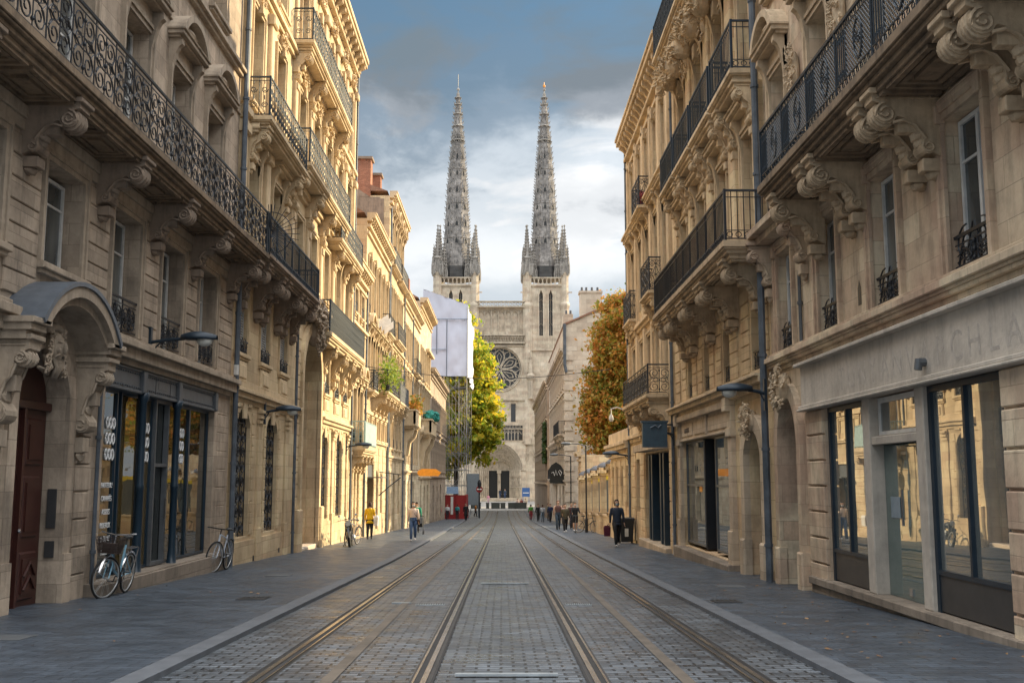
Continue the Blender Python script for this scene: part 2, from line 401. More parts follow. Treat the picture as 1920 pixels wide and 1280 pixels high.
plate("drain_cover", "long pale steel bar across the centre strip, the farther one", "drain cover", -.42, .52, 21.0, 21.12, "steel_plate", .03, 0, "steel bars across the centre strip")
plate("rail_grate", "small slotted grate between the left tram rails", "grate", -1.35, -.9, 16.6, 16.8, "steel_plate", .01, 12)
plate("rail_grate", "small slotted grate between the right tram rails", "grate", 1.0, 1.4, 16.6, 16.8, "steel_plate", .01, 12)
plate("rail_plate", "pale steel plate over the left power strip", "plate", -1.75, -1.45, 16.9, 16.98, "steel_plate", .02)
plate("manhole", "dark manhole cover on the left pavement near the bottom left corner", "manhole", -5.95, -5.35, 11.9, 12.4, "iron_grey", .056)
plate("gully_grate", "dark gully grate on the left pavement near the kerb", "grate", -4.25, -3.8, 17.0, 17.5, "iron", .056, 6)
plate("gully_grate", "dark gully grate on the right pavement near the kerb", "grate", 3.3, 3.72, 16.4, 16.9, "iron", .056, 6)
plate("manhole", "square manhole cover on the right pavement below the arched doors", "manhole", 4.0, 4.5, 19.5, 20, "iron_grey", .056)
plate("manhole", "small manhole cover on the left pavement before the bicycle at the corner pipe", "manhole", -5.1, -4.6, 22.8, 23.4, "iron_grey", .056)

# ------------------------------------------------------------------ facade kit (x = out of the wall, y = along the street, z = up)
SPLIT = {"pilasters": "pilaster", "keystones": "keystone", "chimney": "chimney", "chimney_cap": "chimney_cap", "chimney_pot": "chimney_pot", "pane": "pane", "shop_pillar": "shop_pillar",
         "bracket": "bracket", "dormer": "dormer", "pennant": "pennant", "cellar_vent": "cellar_vent", "intercom": "intercom", "corner_stones": "corner_stone", "stair_turret": "stair_turret",
         "lancet_glass": "lancet_window", "belfry_louvre": "belfry_louvre", "relief_pinnacles": "relief_pinnacle", "glass_door": "glass_door", "door_frame": "door_frame", "door": "door", "spire_opening": "spire_opening", "handle": "handle", "gallery_shade_backing": "gallery_shade_backing", "mouldings": "moulding"}
def split_mb(mb, tol=.03):
    n = len(mb.v); par = list(range(n))
    def find(a):
        while par[a] != a: par[a] = par[par[a]]; a = par[a]
        return a
    for f in mb.f:
        for k in f[1:]: par[find(k)] = find(f[0])
    g = {}
    for i in range(n): g.setdefault(find(i), []).append(i)
    B_ = []
    for k, ids in g.items():
        a = np.array([mb.v[i] for i in ids]); B_.append([a.min(0)-tol, a.max(0)+tol, set(ids)])
    ch = True
    while ch:
        ch = False
        for i in range(len(B_)):
            for j in range(len(B_)-1, i, -1):
                if (B_[i][0] <= B_[j][1]).all() and (B_[j][0] <= B_[i][1]).all():
                    B_[i] = [np.minimum(B_[i][0], B_[j][0]), np.maximum(B_[i][1], B_[j][1]), B_[i][2] | B_[j][2]]; del B_[j]; ch = True
    out = []
    for lo, hi, ids in B_:
        q = MB(); mp = {}
        for i in sorted(ids): mp[i] = len(q.v); q.v.append(mb.v[i])
        q.f = [tuple(mp[i] for i in f) for f in mb.f if f[0] in ids]; out.append(q)
    return out
class Bld:
    def __init__(s, label, side, wall, s0, s1, group=None, cat="building", name="building"):
        s.sg = 1 if side == 'L' else -1; s.s0, s.s1 = s0, s1; s.yc = (s0+s1)/2; s.zc = gz(s.yc)
        s.root = thing(name, label, cat, (wall, s.yc, s.zc), 0, group)
    def part(s, mb, name, mat, parent=None, smooth=False, label=None):   # mb in absolute y,z
        if name in SPLIT:
            L_ = split_mb(mb)
            if 1 < len(L_) <= 40:
                r = None
                for q in L_: r = s.part_(q, SPLIT[name], mat, parent, smooth, label)
                return r
            name = SPLIT[name] if len(L_) == 1 else name
        return s.part_(mb, name, mat, parent, smooth, label)
    def part_(s, mb, name, mat, parent=None, smooth=False, label=None):
        m = MB(); m.v = [(x, y-s.yc, z-s.zc) for x, y, z in mb.v]; m.f = mb.f
        return m.build(name, mat, parent or s.root, (0, 0, 0), s.sg, smooth, label)
    def at(s, mb, name, mat, y, z, x=0, kids=(), smooth=False, label=None):   # mb local to the given point
        o = mb.build(name, mat, s.root, (x, y-s.yc, z-s.zc), s.sg, smooth, label)
        for km, kn, kmat in kids: kid(o, km.build(kn, kmat, o, (0, 0, 0), s.sg))
        return o
    def rep(s, o, y, z, x=0): return dup(o, (x*s.sg, y-s.yc, z-s.zc))
def arc_pts(y0, y1, zs, rise, n=12):          # from (y0,zs) over the top to (y1,zs)
    c = (y0+y1)/2; h = (y1-y0)/2
    if rise >= h*.98: return [(c-h*math.cos(PI*i/n), zs+rise*math.sin(PI*i/n)) for i in range(n+1)]
    R = (h*h+rise*rise)/(2*rise); a = math.asin(h/R)
    return [(c+R*math.sin(-a+2*a*i/n), zs+rise-R+R*math.cos(-a+2*a*i/n)) for i in range(n+1)]
def wall(B, s0, s1, z0, z1, holes, mat, depth=10, rev=.42, name="wall", roof=True, backz=None):
    m = MB(); s0 += .004; s1 -= .004
    ys = sorted({s0, s1, *[h[0] for h in holes], *[h[1] for h in holes]}); zs = sorted({z0, z1, *[h[2] for h in holes], *[h[3] for h in holes]})
    for a, b in zip(ys, ys[1:]):
        for c, d in zip(zs, zs[1:]):
            yc, zc = (a+b)/2, (c+d)/2
            if not any(h[0] < yc < h[1] and h[2] < zc < h[3] for h in holes): m.quad((0, a, c), (0, b, c), (0, b, d), (0, a, d))
    for h in holes:
        a, b, c, d = h[:4]; r = h[4] if len(h) > 4 else 0; dp = h[5] if len(h) > 5 else rev
        zt = d-r
        m.quad((0, a, c), (-dp, a, c), (-dp, a, zt), (0, a, zt)); m.quad((0, b, c), (-dp, b, c), (-dp, b, zt), (0, b, zt))
        m.quad((0, a, c), (-dp, a, c), (-dp, b, c), (0, b, c))
        if r:
            P = arc_pts(a, b, zt, r); k = len(P)//2
            for p, q in zip(P, P[1:]): m.quad((0, *p), (0, *q), (-dp, *q), (-dp, *p))
            for seg in ([(a, d)]+P[:k+1][::-1][0:0]+P[:k+1][::-1], [(b, d)]+P[k:]): 
                for X in (0, -dp): m.quad(*[(X, *p) for p in seg])
        else: m.quad((0, a, d), (-dp, a, d), (-dp, b, d), (0, b, d))
    for y in (s0, s1): m.quad((0, y, z0), (-depth, y, z0), (-depth, y, z1), (0, y, z1))
    m.quad((-depth, s0, z0), (-depth, s1, z0), (-depth, s1, z1), (-depth, s0, z1))
    if roof: m.quad((0, s0, z1), (0, s1, z1), (-depth, s1, z1), (-depth, s0, z1))
    return B.part(m, name, mat)
def frame_mb(w, h, rows=2, stiles=1, t=.055, arch=0):
    m = MB(); x0, x1 = 0, .06
    m.box(x0, x1, -w/2, -w/2+t, 0, h); m.box(x0, x1, w/2-t, w/2, 0, h); m.box(x0, x1, -w/2+t, w/2-t, h-t, h); m.box(x0, x1, -w/2+t, w/2-t, 0, t*1.3)
    for i in range(1, stiles+1):
        y = -w/2+w*i/(stiles+1); m.box(x0, x1+.012, y-t*.6, y+t*.6, t*1.3, h-t)
    for i in range(1, rows+1):
        z = h*i/(rows+1) if rows > 1 else h*.72
        for k in range(stiles+1):
            a = -w/2+w*k/(stiles+1)+t*.6; m.box(x0+.01, x1-.008, a, a+w/(stiles+1)-t*1.2, z-.018, z+.018)
    return m
def pane_mb(w, h, x=.025): m = MB(); m.box(x-.01, x, -w/2, w/2, 0, h); return m
def casement(B, y, z, w, h, x=-.34, mat="white_paint", pane="pane", rows=1, stiles=1):
    return B.at(frame_mb(w, h, rows, stiles), "window", mat, y, z, x, [(pane_mb(w-.02, h-.01), "pane", pane)])
def shutters(B, y, z, w, h, x=-.12):
    m = MB(); t = .05
    for a, b in ((-w/2, -.01), (.01, w/2)):
        m.box(0, .04, a, a+t, 0, h); m.box(0, .04, b-t, b, 0, h); m.box(0, .04, a+t, b-t, 0, t); m.box(0, .04, a+t, b-t, h-t, h)
        n = int(h/.075)
        for i in range(n):
            zz = t+(h-2*t)*i/n; m.prism([(.0, zz+.05), (.012, zz+.055), (.038, zz+.01), (.026, zz)], 'y', a+t, b-t)
    return B.at(m, "shutter", "shutter_paint", y, z, x)
def surround(w, h, t=.17, p=.09, sill=True, top="none", ear=False, key=False):
    m = MB(); W = w/2
    for a, b, q in ((W, W+t*.55, p*.6), (W+t*.55, W+t, p)):
        m.box(0, q, a, b, 0, h+a-W); m.box(0, q, -b, -a, 0, h+a-W); m.box(0, q, -b, b, h+a-W, h+b-W)
    zt = h+t
    if sill: m.bbox(0, p+.07, -W-t-.04, W+t+.04, -.1, 0); m.bbox(0, p+.02, -W-t, W+t, -.17, -.1)
    if key: m.prism([(-.12, h-.04), (.12, h-.04), (.17, h+t+.18), (-.17, h+t+.18)], 'x', 0, p+.09)
    if top in ("flat", "seg", "tri"):
        m.box(0, .05, -W-t, W+t, zt, zt+.28)
        for s_ in (-1, 1):
            a = s_*(W+t*.5)
            m.prism([(0, zt+.28), (.26, zt+.28), (.27, zt+.16), (.2, zt+.1), (.14, zt-.02), (.1, zt-.2), (.06, zt-.42), (0, zt-.5)], 'y', a-.08, a+.08)
            m.lathe([(.06, a-.1), (.075, a-.08), (.075, a+.08), (.06, a+.1)], 0, 0, 8) if 0 else None
        e = W+t+.12
        m.bbox(0, .24, -e+.05, e-.05, zt+.28, zt+.34); m.bbox(0, .33, -e, e, zt+.34, zt+.43); m.bbox(0, .37, -e-.03, e+.03, zt+.43, zt+.47)
        zt2 = zt+.47
        if top == "seg":
            P = arc_pts(-e-.03, e+.03, zt2, .55, 14); Q = arc_pts(-e+.17, e-.17, zt2, .42, 14)
            m.prism(P, 'x', 0, .12)
            for (p, q), (r, s_) in zip(zip(P, P[1:]), zip(Q, Q[1:])): m.prism([p, q, s_, r], 'x', .12, .36)
            m.ell((.16, 0, zt2+.2), (.12, .32, .16), 8, 4, .25, 3)
        if top == "tri":
            m.prism([(-e-.03, zt2), (e+.03, zt2), (0, zt2+.5)], 'x', 0, .12)
            m.prism([(-e-.03, zt2), (-e+.12, zt2), (0, zt2+.4), (0, zt2+.5)], 'x', .12, .36); m.prism([(e+.03, zt2), (0, zt2+.5), (0, zt2+.4), (e-.12, zt2)], 'x', .12, .36)
    return m
def spiral(cy, cz, r0, r1, a0, turns, n=22):
    return [(cy+(r0+(r1-r0)*i/n)*math.cos(a0+turns*2*PI*i/n), cz+(r0+(r1-r0)*i/n)*math.sin(a0+turns*2*PI*i/n)) for i in range(n+1)]
def corbel(w, d, h, leaf=True, pair=False):
    m = MB()
    pts = [(0, 0), (d, 0), (d, -.10*h)]
    r = .17*min(h, d*1.1); cx, cz = d-r*1.15, -.12*h-r
    pts += [(cx+r*math.cos(a), cz+r*math.sin(a)) for a in [PI*.35-i*PI*1.25/9 for i in range(10)]]
    pts += [(.62*d, -.30*h-r*.2), (.48*d, -.40*h), (.36*d, -.52*h), (.29*d, -.66*h)]
    r2 = .11*h; c2 = (.22*d, -.80*h)
    pts += [(c2[0]+r2*math.cos(a), c2[1]+r2*math.sin(a)) for a in [PI*.25-i*PI*.95/6 for i in range(7)]]
    pts += [(0, -.97*h)]
    m.prism(pts, 'y', -w/2, w/2)
    m.bbox(0, d+.05, -w/2-.05, w/2+.05, 0, .07)
    for s_ in (-1, 1):
        y = s_*(w/2+.008)
        m.tube([(p, y, q) for p, q in spiral(cx, cz, r*.95, r*.2, PI*.5, -1.75)], .022, 4)
        m.tube([(p, y, q) for p, q in spiral(c2[0], c2[1], r2*.9, r2*.2, PI*.2, -1.5, 14)], .018, 4)
        m.tube([(p, y, q) for p, q in [(cx-r*.6, cz-r*.9), (.55*d, -.40*h), (.40*d, -.46*h), (.30*d, -.6*h), (.25*d, -.68*h)]], .022, 4)
        m.tube([(0.03, y, -.06*h), (d-.05, y, -.06*h)], .014, 4)
    for y in (-.28*w, 0, .28*w):       # reeded front scroll
        m.tube([(cx+r*1.02*math.cos(a), y, cz+r*1.02*math.sin(a)) for a in [PI*.3-i*PI*1.1/9 for i in range(10)]], w*.1, 5)
    if leaf:
        m.bbox(.30*d, .62*d, -w*.26, w*.26, -.56*h, -.38*h)
        for i in range(3): m.ell((.33*d-.05*i*d, 0, -.60*h-.1*h*i), (.1*d, w*.40, .09*h), 7, 4, .2, i)
        m.bbox(0, .30*d, -w*.34, w*.34, -1.16*h, -.97*h); m.ell((.1*d, 0, -1.2*h), (.14*d, w*.3, .09*h), 7, 4, .15, 5)
    return m
def slab(m, s0, s1, d, z0, z1, coffer=0):       # balcony slab with moulded edge and two returns
    h = z1-z0
    for dd, a, b in ((d-.16, 0, .28), (d-.09, .28, .5), (d-.03, .5, .62), (d, .62, 1.0)):
        m.bbox(0, dd, s0+(d-dd), s1-(d-dd), z0+h*a, z0+h*b, .01)
    if coffer:
        n = max(1, round((s1-s0)/coffer)); c = (s1-s0-.3)/n
        for i in range(n):
            a = s0+.15+c*i; b = a+c; g = .07; z = z0-.001
            for q, e in ((.06, .05), (.17, .03)):
                x0, x1 = q, d-.2-q+.06
                m.box(x0, x1, a+q, a+q+g, z-e, z); m.box(x0, x1, b-q-g, b-q, z-e, z)
                m.box(x0, x0+g, a+q+g, b-q-g, z-e, z); m.box(x1-g, x1, a+q+g, b-q-g, z-e, z)
            m.box(.32, d-.42, a+.36, b-.36, z-.05, z) if b-a > .9 and d > .8 else None
def rail_run(m, P, u0, u1, z0, z1, style, r=.011):       # P(u,z)->point ; one straight run of ironwork
    def tb(pts, rr=r, n=4): m.tube([P(u, z) for u, z in pts], rr, n)
    Lh = z1-z0
    tb([(u0, z1), (u1, z1)], .028); tb([(u0, z0+.05), (u1, z0+.05)], .016)
    if style in ('scroll', 'scroll2', 'fancy', 'circles'): tb([(u0, z1-.10), (u1, z1-.10)], .011)
    if style == 'bars':
        tb([(u0, z1-.14), (u1, z1-.14)], .011); tb([(u0, z0+.22), (u1, z0+.22)], .011)
        n = max(1, round((u1-u0)/.125))
        for i in range(n+1):
            u = u0+(u1-u0)*i/n; tb([(u, z0+.05), (u, z1)], .010 if i % 8 else .02)
        n = max(1, round((u1-u0)/.17))
        for i in range(n):
            u = u0+(u1-u0)*(i+.5)/n; m.tube([P(u+.06*math.cos(a), z0+.135+.06*math.sin(a)) for a in [k*PI/4 for k in range(8)]], .012, 3, True)
    elif style == 'grid':
        n = max(1, round((u1-u0)/.11))
        for i in range(n+1):
            u = u0+(u1-u0)*i/n; tb([(u, z0+.05), (u, z1)], .010)
        for k in (.25, .5, .75): tb([(u0, z0+Lh*k), (u1, z0+Lh*k)], .009)
        n = max(1, round((u1-u0)/.33))
        for i in range(n):
            u = u0+(u1-u0)*(i+.5)/n
            for q in (.375, .625, .875): m.tube([P(u+.09*math.cos(a), z0+Lh*q+.09*math.sin(a)) for a in [k*PI/4 for k in range(8)]], .012, 3, True)
    elif style == 'lattice':
        unit = 1.35; n = max(1, round((u1-u0)/unit)); U = (u1-u0)/n
        tb([(u0, z0+.17), (u1, z0+.17)], .012); tb([(u0, z1-.12), (u1, z1-.12)], .012)
        k = max(1, round((u1-u0)/.14))
        for i in range(k):
            u = u0+(u1-u0)*(i+.5)/k
            for zz in (z0+.11, z1-.06): m.tube([P(u+.045*math.cos(a), zz+.04*math.sin(a)) for a in [j*PI/3 for j in range(6)]], .01, 3, True)
        za, zb = z0+.17, z1-.12; H = zb-za
        for i in range(n):
            a = u0+U*i; b1 = a+U*.70
            tb([(a, z0), (a, z1)], .018); tb([(b1, za), (b1, zb)], .014)
            q = .075; W_ = b1-a
            kk = int((W_+H)/q)
            for j in range(1, kk):
                c = j*q
                pA = (a+max(0, c-H), za+min(c, H)); pB = (a+min(c, W_), za+max(0, c-W_))
                tb([pA, pB], .0075, 3)
                tb([(2*a+W_-pA[0], pA[1]), (2*a+W_-pB[0], pB[1])], .0075, 3)
            c = (a+b1)/2
            m.tube([P(c+.15*math.cos(x), (za+zb)/2+.27*math.sin(x)) for x in [j*PI/8 for j in range(16)]], .02, 4, True)
            tb(spiral(c, (za+zb)/2, .10, .02, 0, 1.5, 14), .014)
            for e in (.2, .4, .6, .8):
                u = b1+(U*.30)*e; tb([(u, za), (u, zb)], .012)
                for zz in (za+.1, zb-.1): m.tube([P(u+.03*math.cos(x), zz+.05*math.sin(x)) for x in [j*PI/3 for j in range(6)]], .01, 3, True)
    elif style in ('scroll', 'scroll2'):
        unit = .80; n = max(1, round((u1-u0)/unit)); U = (u1-u0)/n
        za, zb = z0+.05, z1-.10; H = zb-za
        for i in range(n):
            a = u0+U*i; c = a+U/2; tb([(a, z0), (a, z1)], .012)
            for s_ in (-1, 1):
                R = U*.21
                tb([(c+s_*(p-c), q) for p, q in spiral(c+R*1.05, zb-R*1.15, R*1.1, R*.22, -PI*.55, 1.55, 22)], .012)
                tb([(c+s_*(p-c), q) for p, q in spiral(c+R*1.05, za+R*1.15, R*1.1, R*.22, PI*.55, -1.55, 22)], .012)
                tb([(c+s_*.02, zb-R*2.2), (c+s_*U*.2, za+H*.58), (c+s_*U*.40, za+H*.5), (c+s_*U*.2, za+H*.42), (c+s_*.02, za+R*2.2)], .012)
                tb([(c+s_*(p-c), q) for p, q in spiral(c+U*.20, za+H*.5, U*.17, U*.04, 0, 1.3, 14)], .010)
                tb([(c+s_*U*.46, za+H*.2), (c+s_*U*.30, za+H*.36), (c+s_*U*.46, za+H*.5), (c+s_*U*.30, za+H*.64), (c+s_*U*.46, za+H*.8)], .009)
            tb([(c, za), (c, zb)], .009)
            for q in (.5, .12, .88): m.ell(P(c, za+H*q), (.03, .03, .04), 6, 4)
    elif style == 'fancy':
        n = max(1, round((u1-u0)/.30))
        for i in range(n+1):
            u = u0+(u1-u0)*i/n; tb([(u, z0), (u, z1)], .012)
            if i < n:
                c = u+(u1-u0)/n/2; q = (u1-u0)/n*.32
                for cz, sgn in ((z0+Lh*.28, 1), (z0+Lh*.68, -1)):
                    tb(spiral(c, cz, q, q*.3, 0, 1.4*sgn, 12), .012)
                tb([(c, z0+.05), (c, z0+Lh*.15)], .01); tb([(c, z0+Lh*.42), (c, z0+Lh*.54)], .014); tb([(c, z1-.2), (c, z1-.1)], .01)
    elif style == 'circles':
        n = max(1, round((u1-u0)/.22))
        for i in range(n):
            c = u0+(u1-u0)*(i+.5)/n; q = (u1-u0)/n*.44
            k = max(1, round((Lh-.15)/(2*q)))
            for j in range(k):
                cz = z0+.05+(Lh-.15)*(j+.5)/k
                m.tube([P(c+q*math.cos(a), cz+q*math.sin(a)) for a in [x*PI/4 for x in range(8)]], .013, 3, True)
            tb([(c-q*1.12, z0), (c-q*1.12, z1)], .009)
def balcony(B, s0, s1, d, z0, z1, h, style, smat, rmat="iron", coffer=0, ends=(True, True), corb=None, inset=.07, rs=None, cmat_=None):
    m = MB(); slab(m, s0, s1, d, z0, z1, coffer); o = B.part(m, "balcony", smat)
    r = MB(); f = d-inset; a, b = (rs or (s0, s1)); a += inset; b -= inset
    rail_run(r, lambda u, z: (f, u, z), a, b, z1, z1+h, style)
    if ends[0]: rail_run(r, lambda u, z: (u, a, z), .02, f, z1, z1+h, style)
    if ends[1]: rail_run(r, lambda u, z: (u, b, z), .02, f, z1, z1+h, style)
    for y in (a, b): r.box(f-.025, f+.025, y-.025, y+.025, z1, z1+h+.03)
    q = B.part(r, "railing", rmat, o)
    if corb:
        w_, hh, ys = corb; cb = corbel(w_, d-.12, hh); c0 = None
        for y in ys:
            if c0 is None: c0 = B.at(cb, "corbel", cmat_ or smat, y, z0)
            else: B.rep(c0, y, z0)
    return o
def guard(B, y, z, w, h, style='scroll', x=-.06, mat="iron"):
    m = MB(); rail_run(m, lambda u, q: (0, u, q), -w/2, w/2, 0, h, style); return B.at(m, "guard_rail", mat, y, z, x)
def band(B, s0, s1, prof, mat, name="cornice", dent=None, mod=None):      # prof: list of (d, z0, z1)
    m = MB()
    for d, a, b in prof: m.bbox(-.01, d, s0-d*0+.003, s1-.003, a, b, .01)
    if dent:
        d, a, b, wd, gp = dent; y = s0+.05
        while y < s1-.1: m.box(0, d, y, y+wd, a, b); y += wd+gp
    if mod:
        d, a, b, wd, gp = mod; n = int((s1-s0)/gp); y = s0+((s1-s0)-gp*(n-1))/2
        for i in range(n):
            c = y+gp*i; m.prism([(0, b), (d, b), (d, b-.35*(b-a)), (d*.6, b-.55*(b-a)), (d*.3, a+.1*(b-a)), (0, a)], 'y', c-wd/2, c+wd/2)
    return B.part(m, name, mat)
def rusticate(B, s0, s1, z0, z1, mat, rh=.36, p=.035, g=.022, name="rustication", split=False):
    m = MB(); n = max(1, round((z1-z0)/rh)); rh = (z1-z0)/n
    for i in range(n):
        if split and s1-s0 > .9:
            c = s0+(s1-s0)*(.5 if i % 2 else .35)
            m.bbox(0, p, s0, c-g/2, z0+rh*i+g/2, z0+rh*(i+1)-g/2, .014); m.bbox(0, p, c+g/2, s1, z0+rh*i+g/2, z0+rh*(i+1)-g/2, .014)
        else: m.bbox(0, p, s0, s1, z0+rh*i+g/2, z0+rh*(i+1)-g/2, .014)
    return B.part(m, name, mat)
def pipe(B, y, z0, z1, d=.12, mat="pipe", r=.055):
    m = MB(); m.tube([(d, y, z0), (d, y, z1)], r, 8)
    z = z0+.8
    while z < z1: m.tube([(d, y, z-.03), (d, y, z+.03)], r+.018, 8); z += 1.9
    return B.part(m, "drainpipe", mat)
def roof(B, s0, s1, zt, run=2.2, rise=2.2, over=.0, mat="slate"):
    m = MB(); m.prism([(-.15, zt), (-.15-run, zt+rise), (-9.8, zt+rise+.1), (-9.8, zt)], 'y', s0+.02, s1-.02); return B.part(m, "roof", mat)
def carved(B, y, z, rx, ry, rz, n=14, mat="stone_trim_grey", x=.12, seed=1, name="carved_ornament"):
    m = MB(); rd = random.Random(seed)
    m.ell((-.03, 0, 0), (rx*.7, ry*.62, rz*.7), 12, 8, .05, seed)
    for i in range(n*3):
        a = rd.uniform(0, 2*PI); k = math.sqrt(rd.random())*.95; c = (rx*(.75-.6*k*k), math.cos(a)*ry*k, math.sin(a)*rz*k)
        if i % 3: m.tube([(c[0]+rx*.15*math.sin(j), p, q) for j, (p, q) in enumerate(spiral(c[1], c[2], ry*.22, ry*.04, a, rd.choice((1.2, -1.2)), 9))], min(.028, ry*.07), 4, r2=.012)
        else:      # leaf blade
            e = (c[0]+rx*.25, c[1]+math.cos(a)*ry*.3, c[2]+math.sin(a)*rz*.3); md = tuple((p+q)/2+(rx*.2 if j == 0 else 0) for j, (p, q) in enumerate(zip(c, e)))
            m.tube([c, md, e], ry*.09, 5, r2=.008)
    return B.at(m, name, mat, y, z, x)
def leafy(m, pts, n, size, rd, sx=1):
    pass
def text_mesh(B, body, y, z, size, mat, x, name="lettering", rot90=False, extr=.004, sxx=1.0, parent=None):
    cu = bpy.data.curves.new("t", 'FONT'); cu.body = body; cu.size = size; cu.extrude = extr; cu.align_x = 'CENTER'
    ob = bpy.data.objects.new("t", cu); C.objects.link(ob)
    dg = bpy.context.evaluated_depsgraph_get(); me = bpy.data.meshes.new_from_object(ob.evaluated_get(dg))
    bpy.data.objects.remove(ob); me.name = name; me.materials.clear(); me.materials.append(M_[mat])
    o = bpy.data.objects.new(name, me); C.objects.link(o); o.parent = parent or B.root
    o.location = (x*B.sg, y-B.yc, z-B.zc)
    sg = B.sg
    M = Matrix(((0, 0, sg), (sg, 0, 0), (0, 1, 0)))
    if rot90: M = M @ Matrix(((0, -1, 0), (1, 0, 0), (0, 0, 1)))
    o.rotation_euler = M.to_euler(); o.scale = (sxx, 1, 1)
    return o
# ================================================================== east (left) row
LW, RW = -6.9, 5.5
# ---------------- near left building: arched door, furnishing shop, long balcony
B = Bld("grey stone building, nearest on the left, with arched red door and dark blue shop", 'L', LW, 9, 26.35)
bays = [10.5, 13.25, 16.0, 18.75, 21.4, 24.0]
holes = [(14.75, 16.5, -.45, 3.45, .87, .42), (18.1, 25.0, -.38, 3.62, 0, .45)]
holes += [(y-.7, y+.7, 4.70 if y < 17 else 4.12, 6.30) for y in bays]
holes += [(y-.65, y+.65, 7.32, 10.1) for y in bays] + [(y-.6, y+.6, 12.6, 14.9) for y in bays]
wall(B, 9, 26.35, -1.6, 17.2, holes, "stone_grey")
roof(B, 9, 26.35, 17.2)
band(B, 9, 26.35, [(.5, 16.75, 17.2), (.3, 16.4, 16.75)], "stone_trim_grey", mod=(.4, 16.1, 16.4, .14, .5))
band(B, 16.95, 26.3, [(.10, 3.56, 3.66), (.20, 3.66, 3.86), (.30, 3.86, 3.97), (.16, 3.97, 4.06)], "stone_trim_grey", "string_course")
band(B, 9, 14.2, [(.10, 3.40, 3.5), (.20, 3.5, 3.72), (.30, 3.72, 3.85), (.16, 3.85, 3.95)], "stone_trim_grey", "string_course")
band(B, 9, 26.3, [(.06, 6.45, 6.62), (.10, 6.62, 6.80)], "stone_trim_grey", "frieze")
band(B, 9, 26.3, [(.05, 10.95, 11.0), (.10, 11.95, 12.05), (.18, 12.05, 12.15)], "stone_trim_grey", "string_course")
for a, b in ((9, 12.4), (14.12, 15.12), (16.9, 17.85), (19.65, 20.5), (22.28, 23.12), (24.88, 26.2)):
    rusticate(B, a, b, 4.08, 6.4, "stone_grey", .33)
rusticate(B, 9, 14.1, -.9, 3.4, "stone_grey", .42, split=True); rusticate(B, 16.95, 17.5, -.9, 3.5, "stone_grey", .42); rusticate(B, 25.25, 26.15, -.9, 3.5, "stone_grey", .42, .012, .008)
for y in bays:
    casement(B, y, 4.73 if y < 17 else 4.15, 1.36, 1.5 if y < 17 else 2.12, -.35)
s1 = None
for y in bays:
    z = 4.70 if y < 17 else 4.12
    if s1 is None or z != s1[1]: s1 = (B.at(surround(1.4, 6.3-z, .15, .075, sill=(z > 4.5)), "window_surround", "stone_trim_grey", y, z), z)
    else: B.rep(s1[0], y, z)
    if y > 17: guard(B, y, 4.14, 1.38, .62, 'scroll', -.02)
c0 = casement(B, bays[0], 7.34, 1.26, 2.72, -.36, rows=3); p0 = B.at(surround(1.3, 2.78, .17, .09, False, "seg"), "window_pediment", "stone_trim_grey", bays[0], 7.32)
c2 = casement(B, bays[0], 12.62, 1.16, 2.26, -.36, rows=3); p2 = B.at(surround(1.2, 2.3, .15, .08), "window_surround", "stone_trim_grey", bays[0], 12.6)
for y in bays[1:]: B.rep(c0, y, 7.34, -.36); B.rep(p0, y, 7.32); B.rep(c2, y, 12.62, -.36); B.rep(p2, y, 12.6)
for y in bays: # lead caps on the pediments
    pass
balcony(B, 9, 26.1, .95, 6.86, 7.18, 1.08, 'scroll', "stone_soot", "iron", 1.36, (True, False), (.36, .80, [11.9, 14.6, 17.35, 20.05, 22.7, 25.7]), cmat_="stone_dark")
# arched door with hood
m = MB(); P = arc_pts(14.75, 16.5, 2.58, .87, 16); Q = arc_pts(14.5, 16.75, 2.58, 1.12, 16)
for (p, q), (r, s_) in zip(zip(P, P[1:]), zip(Q, Q[1:])): m.prism([p, q, s_, r], 'x', 0, .07)
m.box(0, .07, 14.5, 14.75, -.6, 2.58); m.box(0, .07, 16.5, 16.75, -.6, 2.58); m.box(0, .10, 14.46, 14.756, -.9, .35); m.box(0, .10, 16.494, 16.79, -.9, .35)
B.part(m, "door_arch", "stone_grey")
m = MB(); x0, x1 = 0, .62
P = arc_pts(14.15, 17.0, 3.62, .74, 20); Q = arc_pts(14.35, 16.8, 3.62, .58, 20)
for (p, q), (r, s_) in zip(zip(P, P[1:]), zip(Q, Q[1:])):
    m.prism([p, q, s_, r], 'x', 0, x1); m.prism([(p[0], p[1]-.05), (q[0], q[1]-.05), (s_[0], s_[1]-.12), (r[0], r[1]-.12)], 'x', 0, x1-.1)
for a in (13.85, 16.72):
    m.bbox(0, x1, a, a+.58, 3.60, 3.68); m.bbox(0, x1-.06, a+.04, a+.54, 3.50, 3.60); m.bbox(0, x1-.14, a+.08, a+.5, 3.38, 3.50)
B.part(m, "hood", "stone_trim_grey")
m = MB(); Q = arc_pts(14.10, 17.05, 3.68, .74, 20)
for (p, q), (r, s_) in zip(zip(P, P[1:]), zip(Q, Q[1:])): m.prism([(p[0], p[1]+.006), (q[0], q[1]+.006), (s_[0], s_[1]+.012), (r[0], r[1]+.012)], 'x', .0, x1+.03)
B.part(m, "hood_cover", "zinc")
cb = corbel(.34, .5, 1.25)
B.at(cb, "corbel", "stone_trim_grey", 14.18, 3.38); B.at(cb, "corbel", "stone_trim_grey", 17.0, 3.38)
